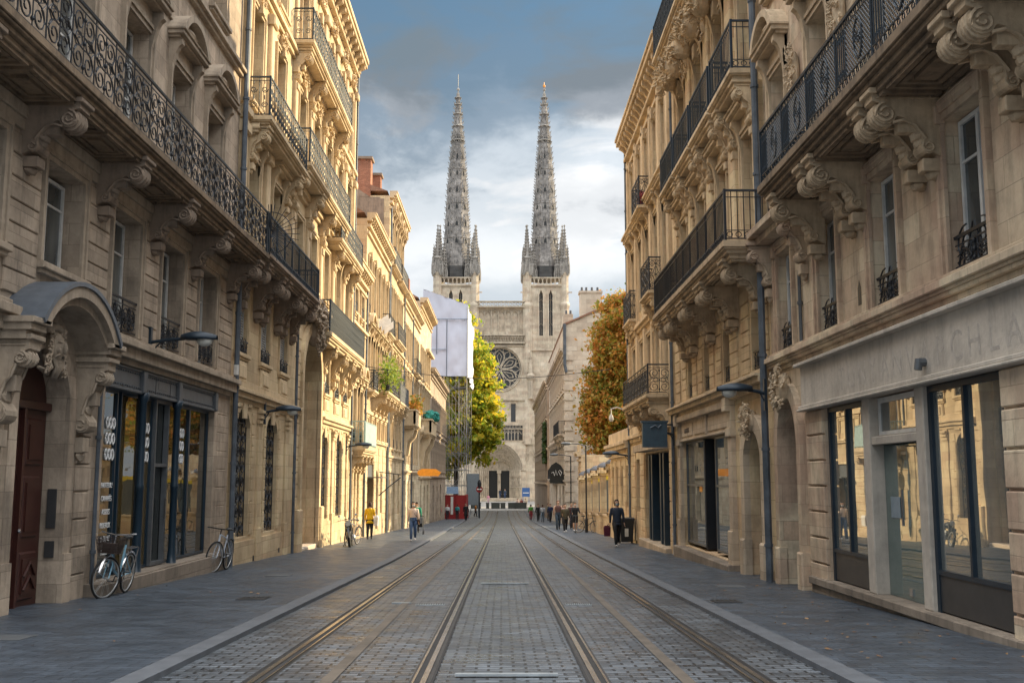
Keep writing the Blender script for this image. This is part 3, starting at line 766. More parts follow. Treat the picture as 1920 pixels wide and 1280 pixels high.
# bearded mask over the door
m = MB(); rd = random.Random(4)
m.ell((.10, 0, .05), (.17, .17, .24), 14, 10); m.ell((.27, 0, .03), (.05, .035, .09), 8, 6)
for s_ in (-1, 1):
    m.ell((.22, s_*.075, .12), (.05, .05, .025), 8, 5); m.ell((.2, s_*.08, .0), (.06, .05, .06), 8, 5); m.tube([(.22, s_*.02, -.06), (.23, s_*.09, -.07), (.19, s_*.15, -.12)], .022, 5)
    for k in range(5):
        m.tube([(.16, p, q) for p, q in spiral(s_*(.18+.03*k), .22-.13*k, .09, .02, k, 1.3*s_, 12)], .022, 5)
        m.tube([(.1, s_*(.12+.05*k), -.1), (.16, s_*(.1+.06*k), -.25-.02*k), (.1, s_*(.14+.09*k), -.42+.03*k)], .03, 5)
for k in range(7): m.tube([(.18, (k-3)*.05, -.12), (.22, (k-3)*.045, -.26), (.13, (k-3)*.03, -.42)], .03, 5)
for k in range(7): m.ell((.12, (k-3)*.075, .30+.05*math.cos((k-3)*.5)), (.08, .05, .07), 6, 5, .1, k)
B.at(m, "carved_mask", "stone_trim_grey", 15.62, 3.42, .03, smooth=True)
m = MB(); X = -.34      # door leaves
for a, b in ((14.78, 15.6), (15.65, 16.47)):
    m.box(X, X+.05, a, b, -.42, 2.55)
    for z0, z1 in ((-.3, .42), (.62, 1.55), (1.7, 2.42)):
        m.bbox(X+.05, X+.08, a+.12, b-.12, z0, z1, .03)
        m.box(X+.08, X+.10, a+.2, b-.2, z0+.1, z1-.1)
    if 1:
        z = .06
        for dz in (0, .2): m.tube([(X+.12, a+.22, z-.2+dz), (X+.12, (a+b)/2, z+dz), (X+.12, b-.22, z-.2+dz)], .02)
m.box(X-.01, X+.12, 15.59, 15.66, -.42, 2.6); m.bbox(X, X+.13, 14.76, 16.49, 2.55, 2.68)
pts = [(14.76, 2.6)]+arc_pts(14.76, 16.49, 2.6, .84, 14)+[(16.49, 2.6)]; m.prism(pts, 'x', X, X+.04)
dr = B.part(m, "door", "red_door")
m = MB(); m.ell((X+.15, 15.56, .75), (.03, .03, .03)); m.box(X+.081, X+.10, 15.0, 15.14, .95, 1.0); B.part(m, "door_knob", "chrome", dr)
m = MB(); m.box(-.28, .3, 14.6, 16.9, -.62, -.43); m.bbox(0, .34, 13.6, 17.0, -.95, -.55, .03); B.part(m, "doorstep", "stone_plinth")
m = MB(); m.box(-.2, -.06, 16.47, 16.497, .75, 1.35); m.box(-.2, -.06, 16.465, 16.495, .3, .55); B.part(m, "intercom", "dark_panel")
# shop front
def shopframe(B, segs, z0, z1, X, mat, t=.05, trans=None, depth=.07):
    m = MB()
    for a, b in segs:
        m.box(X, X+depth, a, a+t, z0, z1); m.box(X, X+depth, b-t, b, z0, z1); m.box(X, X+depth, a+t, b-t, z1-t, z1); m.box(X, X+depth, a+t, b-t, z0, z0+t)
        if trans: m.box(X, X+depth, a+t, b-t, trans, trans+t)
    return m
segs = [(18.12, 19.1), (19.25, 20.3), (20.3, 21.0), (21.85, 22.6), (22.6, 23.5), (23.5, 24.98)]
m = MB(); m.box(-.36, -.33, 18.1, 25.0, -.2, 3.1)
fr = B.part(shopframe(B, segs, -.2, 3.1, -.20, "blue_paint", .05), "shop_window", "blue_paint"); 
m = MB()
for a, b in segs+[(20.98, 21.87)]: m.box(-.18, -.17, a+.05, b-.05, -.15, 3.05)
B.part(m, "pane", "pane_gold", fr)
m = shopframe(B, [(21.0, 21.85)], -.2, 3.1, -.16, "iron_grey", .07, 1.75, .1); dr = B.part(m, "shop_door", "iron_grey"); m = MB(); m.tube([(-.03, 21.72, .7), (-.03, 21.72, 1.1)], .02); B.part(m, "handle", "chrome", dr)
cm = MB(); cm.lathe([(.105, -.3), (.085, 0), (.078, .1), (.072, 1.3), (.085, 1.32), (.085, 1.38), (.07, 1.42), (.068, 2.95), (.1, 3.0), (.12, 3.14)], 0, 0, 12)
c0 = B.at(cm, "iron_column", "blue_paint", 19.95, 0, .03, smooth=True)
B.rep(c0, 22.05, 0, .03)
m = MB(); m.box(-.28, .0, 18.1, 25.0, 3.1, 3.55)
for a, b in ((18.15, 19.7), (20.0, 20.6), (20.65, 21.5), (21.55, 21.9), (22.3, 24.7)): m.box(.0, .03, a, b, 3.17, 3.50)
for y in (19.75, 21.95, 24.75): m.bbox(0, .10, y, y+.2, 3.12, 3.54)
m.bbox(0, .06, 18.1, 25, 3.10, 3.16); m.bbox(0, .06, 18.1, 25, 3.50, 3.55)
y = 18.2
while y < 24.9: m.ell((.045, y, 3.20), (.02, .02, .02), 5, 3); m.ell((.045, y, 3.46), (.02, .02, .02), 5, 3); y += .12
B.part(m, "shop_lintel", "iron_grey")
m = MB(); m.box(.03, .036, 20.78, 21.35, 3.28, 3.40); B.part(m, "shop_nameplate", "sign_grey")
m = MB(); m.box(-.45, .25, 17.55, 25.3, -.95, -.22); m.bbox(.25, .30, 17.5, 25.4, -.95, -.24); B.part(m, "shop_step", "stone_plinth")
for yc in (18.83, 20.68, 22.95):
    m = MB()
    for j in range(3):
        for i in range(3):
            cy, cz = (i-1)*.15, -.28*j
            m.tube([(0, cy+.055*math.cos(a), cz+.095*math.sin(a)) for a in [k*PI/6 for k in range(12)]], .016, 4, True)
    B.at(m, "window_lettering", "white_letters", yc, 2.5, -.155)
for i, wd in enumerate(("FAUTEUILS", "CANAPÉS", "ASSISES", "RIDEAUX", "TENTURES", "TISSUS", "CRÉATIONS")):
    text_mesh(B, wd, 18.80, 1.35-i*.235, .135, "white_letters", -.155, "window_lettering", sxx=.85)
pipe(B, 17.72, -.5, 3.3, .07, r=.035); pipe(B, 26.3, -.8, 17, .16, r=.07)
m = MB(); m.tube([(0.2, 26.1, 4.1), (.2, 26.1, 4.35)], .07, 6); B.part(m, "junction_box", "white_paint")
# fan of spikes where the two balconies meet
m = MB()
for k in range(15):
    a = -PI*.42+k*PI*.95/14
    m.tube([(.95+.05*math.cos(a), 26.12, 7.75+.05*math.sin(a)), (.95+.75*math.cos(a), 26.12, 7.75+.75*math.sin(a))], .011, 3)
m.tube([(.95+.55*math.cos(-PI*.42+k*PI*.95/14), 26.12, 7.75+.55*math.sin(-PI*.42+k*PI*.95/14)) for k in range(15)], .012, 4)
m.tube([(.95, 26.12, 7.2), (.95, 26.12, 8.5)], .02)
B.part(m, "spike_fan", "iron")

# ---------------- second left building: grille windows, portal, many balconies, tall
B = Bld("tall ornate building on the left with scrollwork grilles, carved portal and stacked balconies", 'L', LW, 26.35, 46.8)
gr = [27.85, 31.3, 40.6, 44.2]; b1 = [27.25, 29.95, 32.5, 40.6, 43.0, 45.3]; bu = [27.9, 30.9, 34.4, 37.1, 39.8, 42.7, 45.2]
holes = [(y-.78, y+.78, -.02, 3.38, .5, .4) for y in gr] + [(35.5, 38.9, -.85, 6.7, 1.6, .95)] + [(y-.58, y+.58, 4.78, 6.55) for y in b1]
for y in bu: holes += [(y-.6, y+.6, 7.4 if not 33 < y < 41 else 8.3, 10.25), (y-.6, y+.6, 11.75, 14.5), (y-.55, y+.55, 15.9, 18.4)]
wall(B, 26.35, 46.8, -2.2, 20.3, holes, "stone_gold"); roof(B, 26.35, 46.8, 20.9, 2, 2.5)
band(B, 26.35, 46.8, [(.12, 19.3, 19.5), (.2, 20.1, 20.3), (.55, 20.55, 20.75), (.62, 20.75, 20.95), (.25, 20.3, 20.55)], "stone_gold_trim", mod=(.5, 20.05, 20.55, .2, .75))
band(B, 26.45, 35.0, [(.05, 3.5, 3.62), (.14, 3.62, 3.76), (.22, 3.76, 3.86), (.06, 3.86, 4.1)], "stone_gold_trim", "string_course")
band(B, 39.4, 46.8, [(.05, 3.5, 3.62), (.14, 3.62, 3.76), (.22, 3.76, 3.86), (.06, 3.86, 4.1)], "stone_gold_trim", "string_course")
band(B, 26.4, 46.8, [(.10, 10.95, 11.1), (.2, 11.1, 11.3)], "stone_gold_trim", "string_course"); band(B, 26.4, 46.8, [(.10, 15.2, 15.35), (.2, 15.35, 15.5)], "stone_gold_trim", "string_course")
for a, b in ((26.5, 26.98), (28.72, 28.98), (30.2, 30.46), (32.14, 32.4), (39.5, 39.78), (41.42, 41.7), (43.1, 43.38), (45.02, 45.3)):
    rusticate(B, a, b, 0.0, 3.3, "stone_gold", .30, .03)
for a, b in ((34.55, 35.25), (39.15, 39.6)): rusticate(B, a, b, -.3, 6.6, "stone_gold", .40, .05)
m = MB()
for y in (29.6, 33.3, 42.4, 46.3, 26.7):        # pilaster strips and plinth
    m.bbox(0, .10, y-.28, y+.28, -2, .15); m.bbox(0, .06, y-.22, y+.22, .15, 3.5)
    for k in range(3): m.bbox(0, .1+.03*k, y-.24, y+.24, 3.05+.14*k, 3.15+.14*k)
m.box(0, .05, 26.4, 35.2, -2.2, -.12); m.box(0, .05, 39.2, 46.75, -2.2, -.12)
m.bbox(0, .22, 34.6, 35.4, -2.2, .5, .04); m.bbox(0, .22, 39.0, 39.6, -2.2, .5, .04)
B.part(m, "pilasters", "stone_gold")
m = MB(); 
for y in gr:
    for k in range(3):
        a = y+(k-1)*.52; m.bbox(0, .05, a-.2, a+.2, 3.42 if k != 1 else 3.1, 3.52)
B.part(m, "keystones", "stone_gold_trim")
gm = MB(); rail_run(gm, lambda u, z: (0, u, z), -.76, .76, 0, 3.36, 'bars' if 0 else 'circles', .012)
m2 = MB()
P = lambda u, z: (0, u, z)
for c in (-.5, 0, .5):
    for j in range(8):
        z = .25+.40*j
        if z > 3.1: continue
        m2.tube([P(*q) for q in spiral(c, z, .2, .05, PI/2*(j % 2), 1.6 if j % 2 else -1.6, 16)], .017, 4)
        m2.ell((0, c, z), (.02, .03, .05), 5, 3)
for u in (-.76, -.25, .25, .76): m2.tube([P(u, 0), P(u, 3.3)], .014)
for z in (.03, 1.1, 2.2, 3.0): m2.tube([P(-.76, z), P(.76, z)], .012)
g0 = None
for y in gr:
    o = B.at(m2, "window_grille", "iron", y, 0, -.12) if g0 is None else B.rep(g0, y, 0, -.12); g0 = g0 or o
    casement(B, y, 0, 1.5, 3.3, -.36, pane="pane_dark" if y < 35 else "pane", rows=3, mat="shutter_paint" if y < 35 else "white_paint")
sh = None
for y in b1:
    if sh is None:
        sh = shutters(B, y, 4.8, 1.12, 1.74); sr = B.at(surround(1.16, 1.78, .11, .05), "window_surround", "stone_gold_trim", y, 4.78); g1 = guard(B, y, 4.62, 1.14, .5, 'scroll', .04)
        m = MB(); m.bbox(0, .07, -.5, .5, -.75, -.2, .03); m.bbox(.07, .1, -.38, .38, -.65, -.3, .02); ap = B.at(m, "apron_panel", "stone_gold_trim", y, 4.78)
    else:
        B.rep(sh, y, 4.8, -.12); B.rep(sr, y, 4.78); B.rep(g1, y, 4.62, .04); B.rep(ap, y, 4.78)
def tier(B, ys, z, w, h, top, smat, rows=3, key=False, x=-.36, pane="pane"):
    c = casement(B, ys[0], z+.02, w-.04, h-.05, x, rows=rows, pane=pane); s_ = B.at(surround(w, h, .16, .09, top == "none", top, key=key), "window_surround", smat, ys[0], z)
    for y in ys[1:]: B.rep(c, y, z+.02, x); B.rep(s_, y, z)
tier(B, [y for y in bu if not 33 < y < 41], 7.4, 1.2, 2.85, "seg", "stone_gold_trim"); tier(B, [34.4, 37.1, 39.8], 8.3, 1.2, 1.95, "none", "stone_gold_trim")
tier(B, bu, 11.75, 1.2, 2.75, "none", "stone_gold_trim", key=True); tier(B, bu, 15.9, 1.1, 2.5, "none", "stone_gold_trim", key=True)
m = MB()
for y in (33.0, 35.75, 38.45, 41.25, 29.4, 44.0, 26.6, 46.55):
    m.bbox(0, .13, y-.2, y+.2, 7.5, 10.9, .03); m.bbox(0, .13, y-.2, y+.2, 11.4, 15.1, .03); m.bbox(0, .1, y-.18, y+.18, 15.5, 19.3, .03)
    for z in (10.55, 14.75, 18.95): m.bbox(0, .22, y-.27, y+.27, z, z+.3, .04)
B.part(m, "pilasters", "stone_gold_trim")
for y in bu: carved(B, y, 14.95, .16, .35, .3, 8, "stone_gold_trim", .1, int(y)); carved(B, y, 19.4, .2, .4, .4, 8, "stone_gold_trim", .12, int(y)+3)
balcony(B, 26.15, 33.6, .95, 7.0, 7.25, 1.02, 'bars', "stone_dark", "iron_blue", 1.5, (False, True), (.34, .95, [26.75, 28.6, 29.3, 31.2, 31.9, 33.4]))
balcony(B, 27.0, 32.4, .68, 10.9, 11.2, 1.1, 'fancy', "stone_gold_trim", "iron_blue", 0, corb=(.4, .95, [27.4, 32.0]))
balcony(B, 32.6, 41.6, .72, 11.35, 11.65, 1.15, 'fancy', "stone_gold_trim", "iron_blue", 0, corb=(.42, 1.3, [33.0, 35.75, 38.45, 41.2]))
balcony(B, 32.6, 41.6, .72, 15.5, 15.8, 1.1, 'fancy', "stone_gold_trim", "iron_blue", 0, corb=(.42, 1.1, [33.0, 35.75, 38.45, 41.2]))
balcony(B, 40.0, 46.3, .62, 10.6, 10.9, 1.1, 'fancy', "stone_gold_trim", "iron_blue", 0, corb=(.4, .9, [41.3, 44.0, 46.1]))
balcony(B, 37.2, 46.7, .72, 6.4, 6.8, 1.15, 'grid', "stone_gold_trim", "iron_blue", 0, corb=(.36, 1.05, [39.4, 41.8, 42.3, 44.0, 44.6, 46.4]))
# portal
m = MB(); P = arc_pts(35.5, 38.9, 5.1, 1.6, 18); Q = arc_pts(35.15, 39.25, 5.1, 1.95, 18)
for (p, q), (r, s_) in zip(zip(P, P[1:]), zip(Q, Q[1:])): m.prism([p, q, s_, r], 'x', -.02, .14)
m.box(-.02, .14, 35.2, 35.5, -.9, 5.1); m.box(-.02, .14, 38.9, 39.2, -.9, 5.1)
for xx, t_ in ((-.35, .15), (-.62, .3)):
    m.box(xx-.15, xx, 35.5, 35.5+t_, -.9, 5.1); m.box(xx-.15, xx, 38.9-t_, 38.9, -.9, 5.1)
B.part(m, "portal_arch", "stone_gold")
carved(B, 37.2, 6.75, .45, .9, .75, 18, "stone_trim_grey", .15, 9); carved(B, 37.2, 7.3, .4, 1.5, .4, 20, "stone_trim_grey", .2, 19)
m = MB(); X = -.85
for a, b in ((35.6, 37.15), (37.25, 38.8)):
    m.box(X, X+.06, a, b, -.8, 2.9)
    for z0, z1 in ((-.6, .2), (.4, 1.6), (1.8, 2.7)): m.bbox(X+.06, X+.1, a+.2, b-.2, z0, z1, .03)
m.box(X, X+.12, 37.14, 37.26, -.8, 2.9); m.bbox(X-.02, X+.25, 35.55, 38.85, 2.9, 3.15)
dr = B.part(m, "door", "red_door"); m = MB(); m.ell((X+.15, 37.05, .5), (.05, .05, .05)); B.part(m, "door_knob", "chrome", dr)
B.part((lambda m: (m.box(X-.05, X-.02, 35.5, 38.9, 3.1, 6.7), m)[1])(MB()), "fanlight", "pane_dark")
guard(B, 37.2, 3.15, 3.3, 1.0, 'bars', -.5)
m = MB(); m.bbox(-.9, .1, 35.4, 39.0, -2.0, -.83, .03); m.bbox(.1, .45, 35.2, 39.0, -2.0, -1.0, .03); B.part(m, "doorstep", "stone_white")
for y in (30.9, 33.8): pass
m = MB()
for y in (29.2, 32.5, 42.3): m.box(.051, .055, y-.09, y+.09, -.72, -.58)
B.part(m, "cellar_vent", "black_plastic")
pipe(B, 34.0, -1, 6.9, .16, r=.05); pipe(B, 46.72, -1, 20.5, .14, "pipe", .05)

# ---------------- generic townhouse for the middle distance
def house(label, side, s0, s1, zt, mat, trim, bays, floors, w=1.1, ground=None, tops=("seg", "none", "none"), corn=.42, group=None, pane="pane", bands=True, rustic=True, guards=True, zroof=1.6, gw=None):
    B = Bld(label, side, LW if side == 'L' else RW, s0, s1, group)
    holes = []; g = ground or []
    for h in g: holes.append(h[:6] if len(h) > 5 else h[:5])
    for z, h in floors:
        for y in bays: holes.append((y-w/2, y+w/2, z, z+h))
    wall(B, s0, s1, gz(s1)-1.0, zt-.3, holes, mat)
    band(B, s0, s1, [(.12, zt-1.1, zt-.95), (.18, zt-.75, zt-.6), (corn*.6, zt-.42, zt-.28), (corn, zt-.28, zt-.08), (corn+.05, zt-.08, zt)], trim, mod=(corn*.8, zt-.62, zt-.28, .16, .55))
    if zroof: roof(B, s0, s1, zt, 2.4, zroof, mat="tile")
    for i, (z, h) in enumerate(floors):
        tier(B, bays, z, w, h, tops[min(i, len(tops)-1)], trim, rows=2, key=(i == 1), pane=pane)
        if bands: band(B, s0+.01, s1-.01, [(.08, z-.75, z-.62), (.18, z-.62, z-.48)], trim, "string_course")
        if guards:
            q = guard(B, bays[0], z+.02, w, .55, 'fancy', .02)
            for y in bays[1:]: B.rep(q, y, z+.02, .02)
    for h in g:
        y = (h[0]+h[1])/2; ww = h[1]-h[0]; kind = h[6] if len(h) > 6 else "window"
        if kind == "door":
            m = MB(); m.box(0, .06, -ww/2, ww/2, 0, h[3]-h[2])
            for k in range(2):
                for z0, z1 in ((.12, .38), (.44, .92)): m.bbox(.06, .1, -ww/2+.08+k*ww/2, -.06+k*ww/2, (h[3]-h[2])*z0, (h[3]-h[2])*z1, .03)
            B.at(m, "door", "dark_door", y, h[2], -.4)
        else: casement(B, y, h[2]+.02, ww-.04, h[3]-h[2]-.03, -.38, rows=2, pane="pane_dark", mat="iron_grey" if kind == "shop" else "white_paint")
    if rustic:
        yy = sorted([s0]+[q for h in g for q in (h[0], h[1])]+[s1])
        for a, b in zip(yy[::2], yy[1::2]):
            if b-a > .35: rusticate(B, a+.06, b-.06, gz(s0)+.1, 3.2, mat, .42, .03)
    return B
B = house("low golden house on the left with a pale blue-green balcony panel", 'L', 46.8, 51.85, 11.6, "stone_gold", "stone_gold_trim", [48.2, 50.4], [(3.2, 2.5), (6.6, 2.2), (9.2, 1.2)],
          ground=[(47.5, 48.15, -.35, 2.0, .2, .3, "w"), (49.7, 50.35, -.35, 2.0, .2, .3, "w"), (48.7, 49.2, -.35, 2.0, .2, .3, "w")])
balcony(B, 47.15, 51.5, .72, 2.5, 3.0, 1.1, 'grid', "stone_gold_trim", "iron_teal", 0, corb=(.3, .6, [47.6, 48.8, 50.0, 51.2]))
m = MB(); m.box(.69, .70, 47.3, 51.4, 3.08, 4.05)
B.part(m, "balcony_panel", "iron_teal")
m = MB(); m.prism([(-1.2, 11.5), (-1.2, 13.6), (-1.7, 14.1), (-2.2, 13.6), (-2.2, 11.5)], 'y', 47.2, 48.0); B.part(m, "chimney", "stone_gold")
pipe(B, 51.75, -1.3, 11, .1)
B = house("golden stone house with a dark shop door and a leafy scrolled balcony", 'L', 51.85, 62, 15.0, "stone_gold", "stone_gold_trim", [53.0, 55.0, 57.0, 59.0, 61.0], [(6.6, 2.2), (9.9, 2.9)],
          ground=[(53.5, 56.2, -1.1, 2.3, 0, .5, "shop"), (57.2, 58.2, -1.2, 2.0, .4, .4, "door"), (59.2, 60.2, -.4, 1.9, .3, .4, "w")], w=1.0)
for y in (54.2, 56.1, 58.1, 60.1): carved(B, y, 9.2, .15, .3, .45, 6, "stone_gold_trim", .1, int(y))
m = MB()
for z in (3.4, 4.8): m.bbox(0, .12, 52, 61.9, z, z+.18)
B.part(m, "string_course", "stone_gold_trim")
tier(B, [53.0, 55.0, 57.0, 59.0, 61.0], 3.6, .9, 1.0, "none", "stone_gold_trim", rows=1)
bb = balcony(B, 54.6, 60.6, .92, 5.8, 6.1, 1.12, 'scroll', "stone_gold_trim", "iron", 0, corb=(.3, .8, [55, 56.8, 58.6, 60.2]))
balcony(B, 52.1, 53.9, .5, 5.7, 5.95, 1.0, 'scroll', "stone_gold_trim", "iron", 0)
balcony(B, 59.0, 61.8, .5, 9.6, 9.85, 1.05, 'fancy', "stone_gold_trim", "iron", 0)
m = MB()
for i in range(3): m.tube([(.15+.02*i, 53.9+.33*k, 9.6+.02*k) for k in range(3)], .02)
B.part(m, "flag_line", "iron")
m = MB()
for y in (53.7, 54.9, 56.2): m.quad((.45, y, 9.3), (.95, y+.1, 9.7), (.9, y+.35, 10.1), (.42, y+.3, 9.75))
B.part(m, "pennant", "white_paint")
pipe(B, 61.9, -1.6, 14.5, .1)
m = MB(); m.box(-.12, -.08, 53.5, 56.2, 1.6, 2.25); m.box(-.10, .7, 53.5, 56.2, 1.56, 1.62) ; B.part(m, "shop_blind_box", "iron_grey")
B = house("tall narrow golden house with brick chimney and bare gable above the lower roofs", 'L', 62, 71.6, 19.0, "stone_gold", "stone_gold_trim", [63.4, 65.6, 67.8, 70.0], [(3.4, 2.2), (6.7, 2.4), (10.3, 3.0), (15.0, 2.4)],
          ground=[(63, 64.2, -1.6, 2.0, 0, .5, "shop"), (66, 67.2, -1.7, 1.9, .4, .4, "door"), (69, 70.2, -.8, 1.8, 0, .4, "w")], w=1.0, tops=("none", "none", "none", "seg"), zroof=.9)
balcony(B, 63.4, 69.2, .72, 5.9, 6.2, 1.12, 'grid', "stone_gold_trim", "iron_grey", 0, corb=(.3, .8, [64, 66.5, 69]))
balcony(B, 64.0, 69.0, .5, 9.85, 10.1, 1.05, 'fancy', "stone_gold_trim", "iron", 0)
balcony(B, 62.3, 66.5, .4, 14.3, 14.5, 1.05, 'fancy', "stone_gold_trim", "iron", 0); balcony(B, 67, 71.3, .4, 14.2, 14.4, 1.05, 'fancy', "stone_gold_trim", "iron", 0)
m = MB(); m.box(-9.9, -.6, 62.0-.02, 62.3, 14.5, 18.6); m.prism([(-1.2, 18.6), (-9.9, 18.6), (-9.9, 21.2), (-4.2, 20.6)], 'y', 61.97, 62.3); m.bbox(-.9, -.35, 61.96, 62.35, 16.9, 18.5)
B.part(m, "gable_parapet", "stone_dark")
m = MB(); m.box(-2.0, -1.2, 62.0, 62.9, 18.6, 21.0); m.box(-1.7, -.9, 64.5, 65.3, 18.6, 20.7); B.part(m, "chimney", "brick_red")
m = MB(); m.box(-2.1, -1.1, 61.9, 63.0, 21.0, 21.15); m.box(-1.8, -.8, 64.4, 65.4, 20.7, 20.85); B.part(m, "chimney_cap", "stone_dark")
m = MB(); m.prism([(-3.1, 15), (-3.1, 18.6), (-3.4, 19.2), (-4.0, 19.4), (-4.6, 19.2), (-4.9, 18.6), (-4.9, 15)], 'y', 60.9, 61.9); B.part(m, "chimney", "stone_gold")
pipe(B, 62.15, -1.8, 18, .12); pipe(B, 71.5, -1.8, 14, .12)
B = house("pale golden house with stone balcony and brown tiled roof, in the sunlit row", 'L', 71.6, 86, 14.6, "stone_cream", "stone_gold_trim", [73, 75.2, 77.4, 79.6, 81.8, 84], [(2.6, 2.6), (6.2, 2.6), (9.8, 2.6)],
          ground=[(72.6, 74.4, -2, 1.4, 0, .4, "shop"), (76.2, 77.4, -2, 1.4, .4, .4, "door"), (79, 82, -1.9, 1.3, 0, .4, "shop")], w=1.0, pane="pane", zroof=1.8)
for (a, b) in ((72.2, 76.8),):
    m = MB(); slab(m, a, b, .9, 5.0, 5.3); m.box(.72, .88, a+.05, b-.05, 5.3, 6.2); m.box(.0, .88, a+.05, a+.2, 5.3, 6.2); m.bbox(0, .93, a, b, 6.2, 6.32); o = B.part(m, "stone_balcony", "stone_gold_trim")
    m = MB(); m.prism([(0, 5.0), (.75, 5.0), (.6, 4.5), (.25, 4.1), (.12, 3.2), (0, 3.1)], 'y', a+.4, a+1.2); m.prism([(0, 5.0), (.75, 5.0), (.6, 4.5), (.25, 4.1), (.12, 3.2), (0, 3.1)], 'y', b-1.2, b-.4); B.part(m, "bracket", "stone_gold_trim", o)
balcony(B, 78.5, 82.5, .5, 9.3, 9.5, 1.05, 'fancy', "stone_gold_trim", "iron"); 
m = MB(); m.box(-2.2, -1.4, 80, 81, 15.5, 17.3); B.part(m, "chimney", "brick_red"); pipe(B, 78.5, -2, 14, .12)
B = house("pale house with deep eaves at the end of the sunlit row, beside the sheeted scaffold", 'L', 86, 99.8, 16.6, "stone_cream", "stone_gold_trim", [87.5, 90, 92.5, 95, 97.5], [(2.2, 2.6), (6.6, 2.4), (10.0, 2.6)],
          ground=[(88, 89.6, -2.4, 1.0, 0, .4, "shop"), (92, 93.4, -2.5, 1.0, .4, .4, "door"), (95.6, 98, -2.4, 1.0, 0, .4, "shop")], w=1.0, corn=.6, zroof=1.4)
m = MB(); a, b = 87.6, 94.5; slab(m, a, b, .95, 5.0, 5.4); m.box(.75, .93, a+.05, b-.05, 5.4, 6.4); m.box(.0, .93, a+.05, a+.25, 5.4, 6.4); m.bbox(0, 1.0, a-.03, b, 6.4, 6.55); o = B.part(m, "stone_balcony", "stone_gold_trim")
m = MB()
for q in (a+.5, b-1.4): m.prism([(0, 5.0), (.85, 5.0), (.7, 4.4), (.35, 3.8), (.15, 2.6), (0, 2.4)], 'y', q, q+.9)
B.part(m, "bracket", "stone_gold_trim", o)
m = MB(); m.bbox(0, .35, 93, 99.7, 12.9, 13.15); B.part(m, "string_course", "stone_gold_trim")
m = MB(); m.box(-2.4, -1.5, 92, 93, 17, 19.4); m.box(-2.2, -1.5, 95, 96, 17, 18.6); B.part(m, "chimney", "brick_red")
B = house("grey shaded stone house at the end of the left row, before the scaffold", 'L', 99.8, 126.5, 12.2, "stone_grey", "stone_trim_grey", [102+2.55*i for i in range(10)], [(2.3, 3.0), (6.6, 2.6)],
          ground=[(104, 106, -3.2, .9, 0, .4, "shop"), (110, 111.4, -3.3, .9, .4, .4, "door"), (116, 118, -3.3, .9, 0, .4, "shop")], w=1.2, tops=("none",), zroof=2.0, guards=False)
m = MB(); m.box(-2.2, -1.4, 108, 109.2, 13, 15.2); B.part(m, "chimney", "brick_red")

B = Bld("stone house front standing behind the tubes of the scaffold", 'L', -8.35, 128.6, 149)
wall(B, 128.6, 149, -4.2, 21.5, [(y-.6, y+.6, z, z+2.4) for y in (131, 134, 137, 140, 143, 146) for z in (1.5, 5.5, 9.5, 13.5)], "stone_grey")
c0 = None
for y in (131, 134, 137, 140, 143, 146):
    for z in (1.5, 5.5, 9.5, 13.5):
        if c0 is None: c0 = casement(B, y, z, 1.16, 2.36, -.35)
        else: B.rep(c0, y, z, -.35)
# ================================================================== west (right) row
B = Bld("stone building, nearest on the right, with faded grey fascia and long latticed balcony", 'R', RW, 8, 21.05)
bays = [9.25, 11.92, 14.57, 17.2, 19.85]
holes = [(11.35, 17.72, -.21, 2.72, 0, .5), (19.1, 20.42, -.75, 3.05, .95, .6)] + [(y-.54, y+.54, 3.98, 5.92, 0, .26) for y in bays] + [(y-.55, y+.55, 6.95, 9.6) for y in bays] + [(y-.5, y+.5, 11.4, 13.6) for y in bays]
wall(B, 8, 21.05, -1.4, 15.6, holes, "stone_brown", rev=.46); roof(B, 8, 21.05, 15.6)
band(B, 8, 21.05, [(.5, 15.2, 15.6), (.3, 14.9, 15.2)], "stone_trim_brown")
band(B, 8, 21.0, [(.05, 3.62, 3.70), (.12, 3.70, 3.76), (.20, 3.80, 3.90), (.10, 3.90, 3.98), (.15, 3.76, 3.80)], "stone_brown", "string_course")
m = MB(); m.box(0, .10, 8, 18.72, 2.80, 3.50); m.bbox(0, .22, 8, 18.78, 3.50, 3.56); m.bbox(0, .16, 8, 18.74, 2.74, 2.80); m.bbox(0, .19, 8, 18.76, 2.70, 2.74)
fa = B.part(m, "shop_fascia", "fascia_paint")
for i, ch in enumerate("TUNYANVAPCHLADAI"): text_mesh(B, ch, 16.45-.47*i, 2.90, .52, "ghost_letters", .101, "faded_lettering", extr=.001, parent=fa)
m = MB(); m.tube([(.1, 13.15, 2.98), (.18, 13.15, 2.98)], .055, 8); m.tube([(.18, 13.15, 3.02), (.2, 13.15, 2.88)], .05, 8); B.part(m, "spotlight", "iron_grey")
rusticate(B, 17.74, 18.68, -.8, 2.7, "stone_brown", .44, .05, .03); rusticate(B, 9.6, 11.33, -.8, 2.7, "stone_brown", .44, .05, .03); rusticate(B, 8, 9.5, -.8, 2.7, "stone_brown", .44, .05, .03)
XX = -.11
shop = [("shop_window", 15.82, 17.68, True), ("shop_window", 11.38, 13.5, True)]
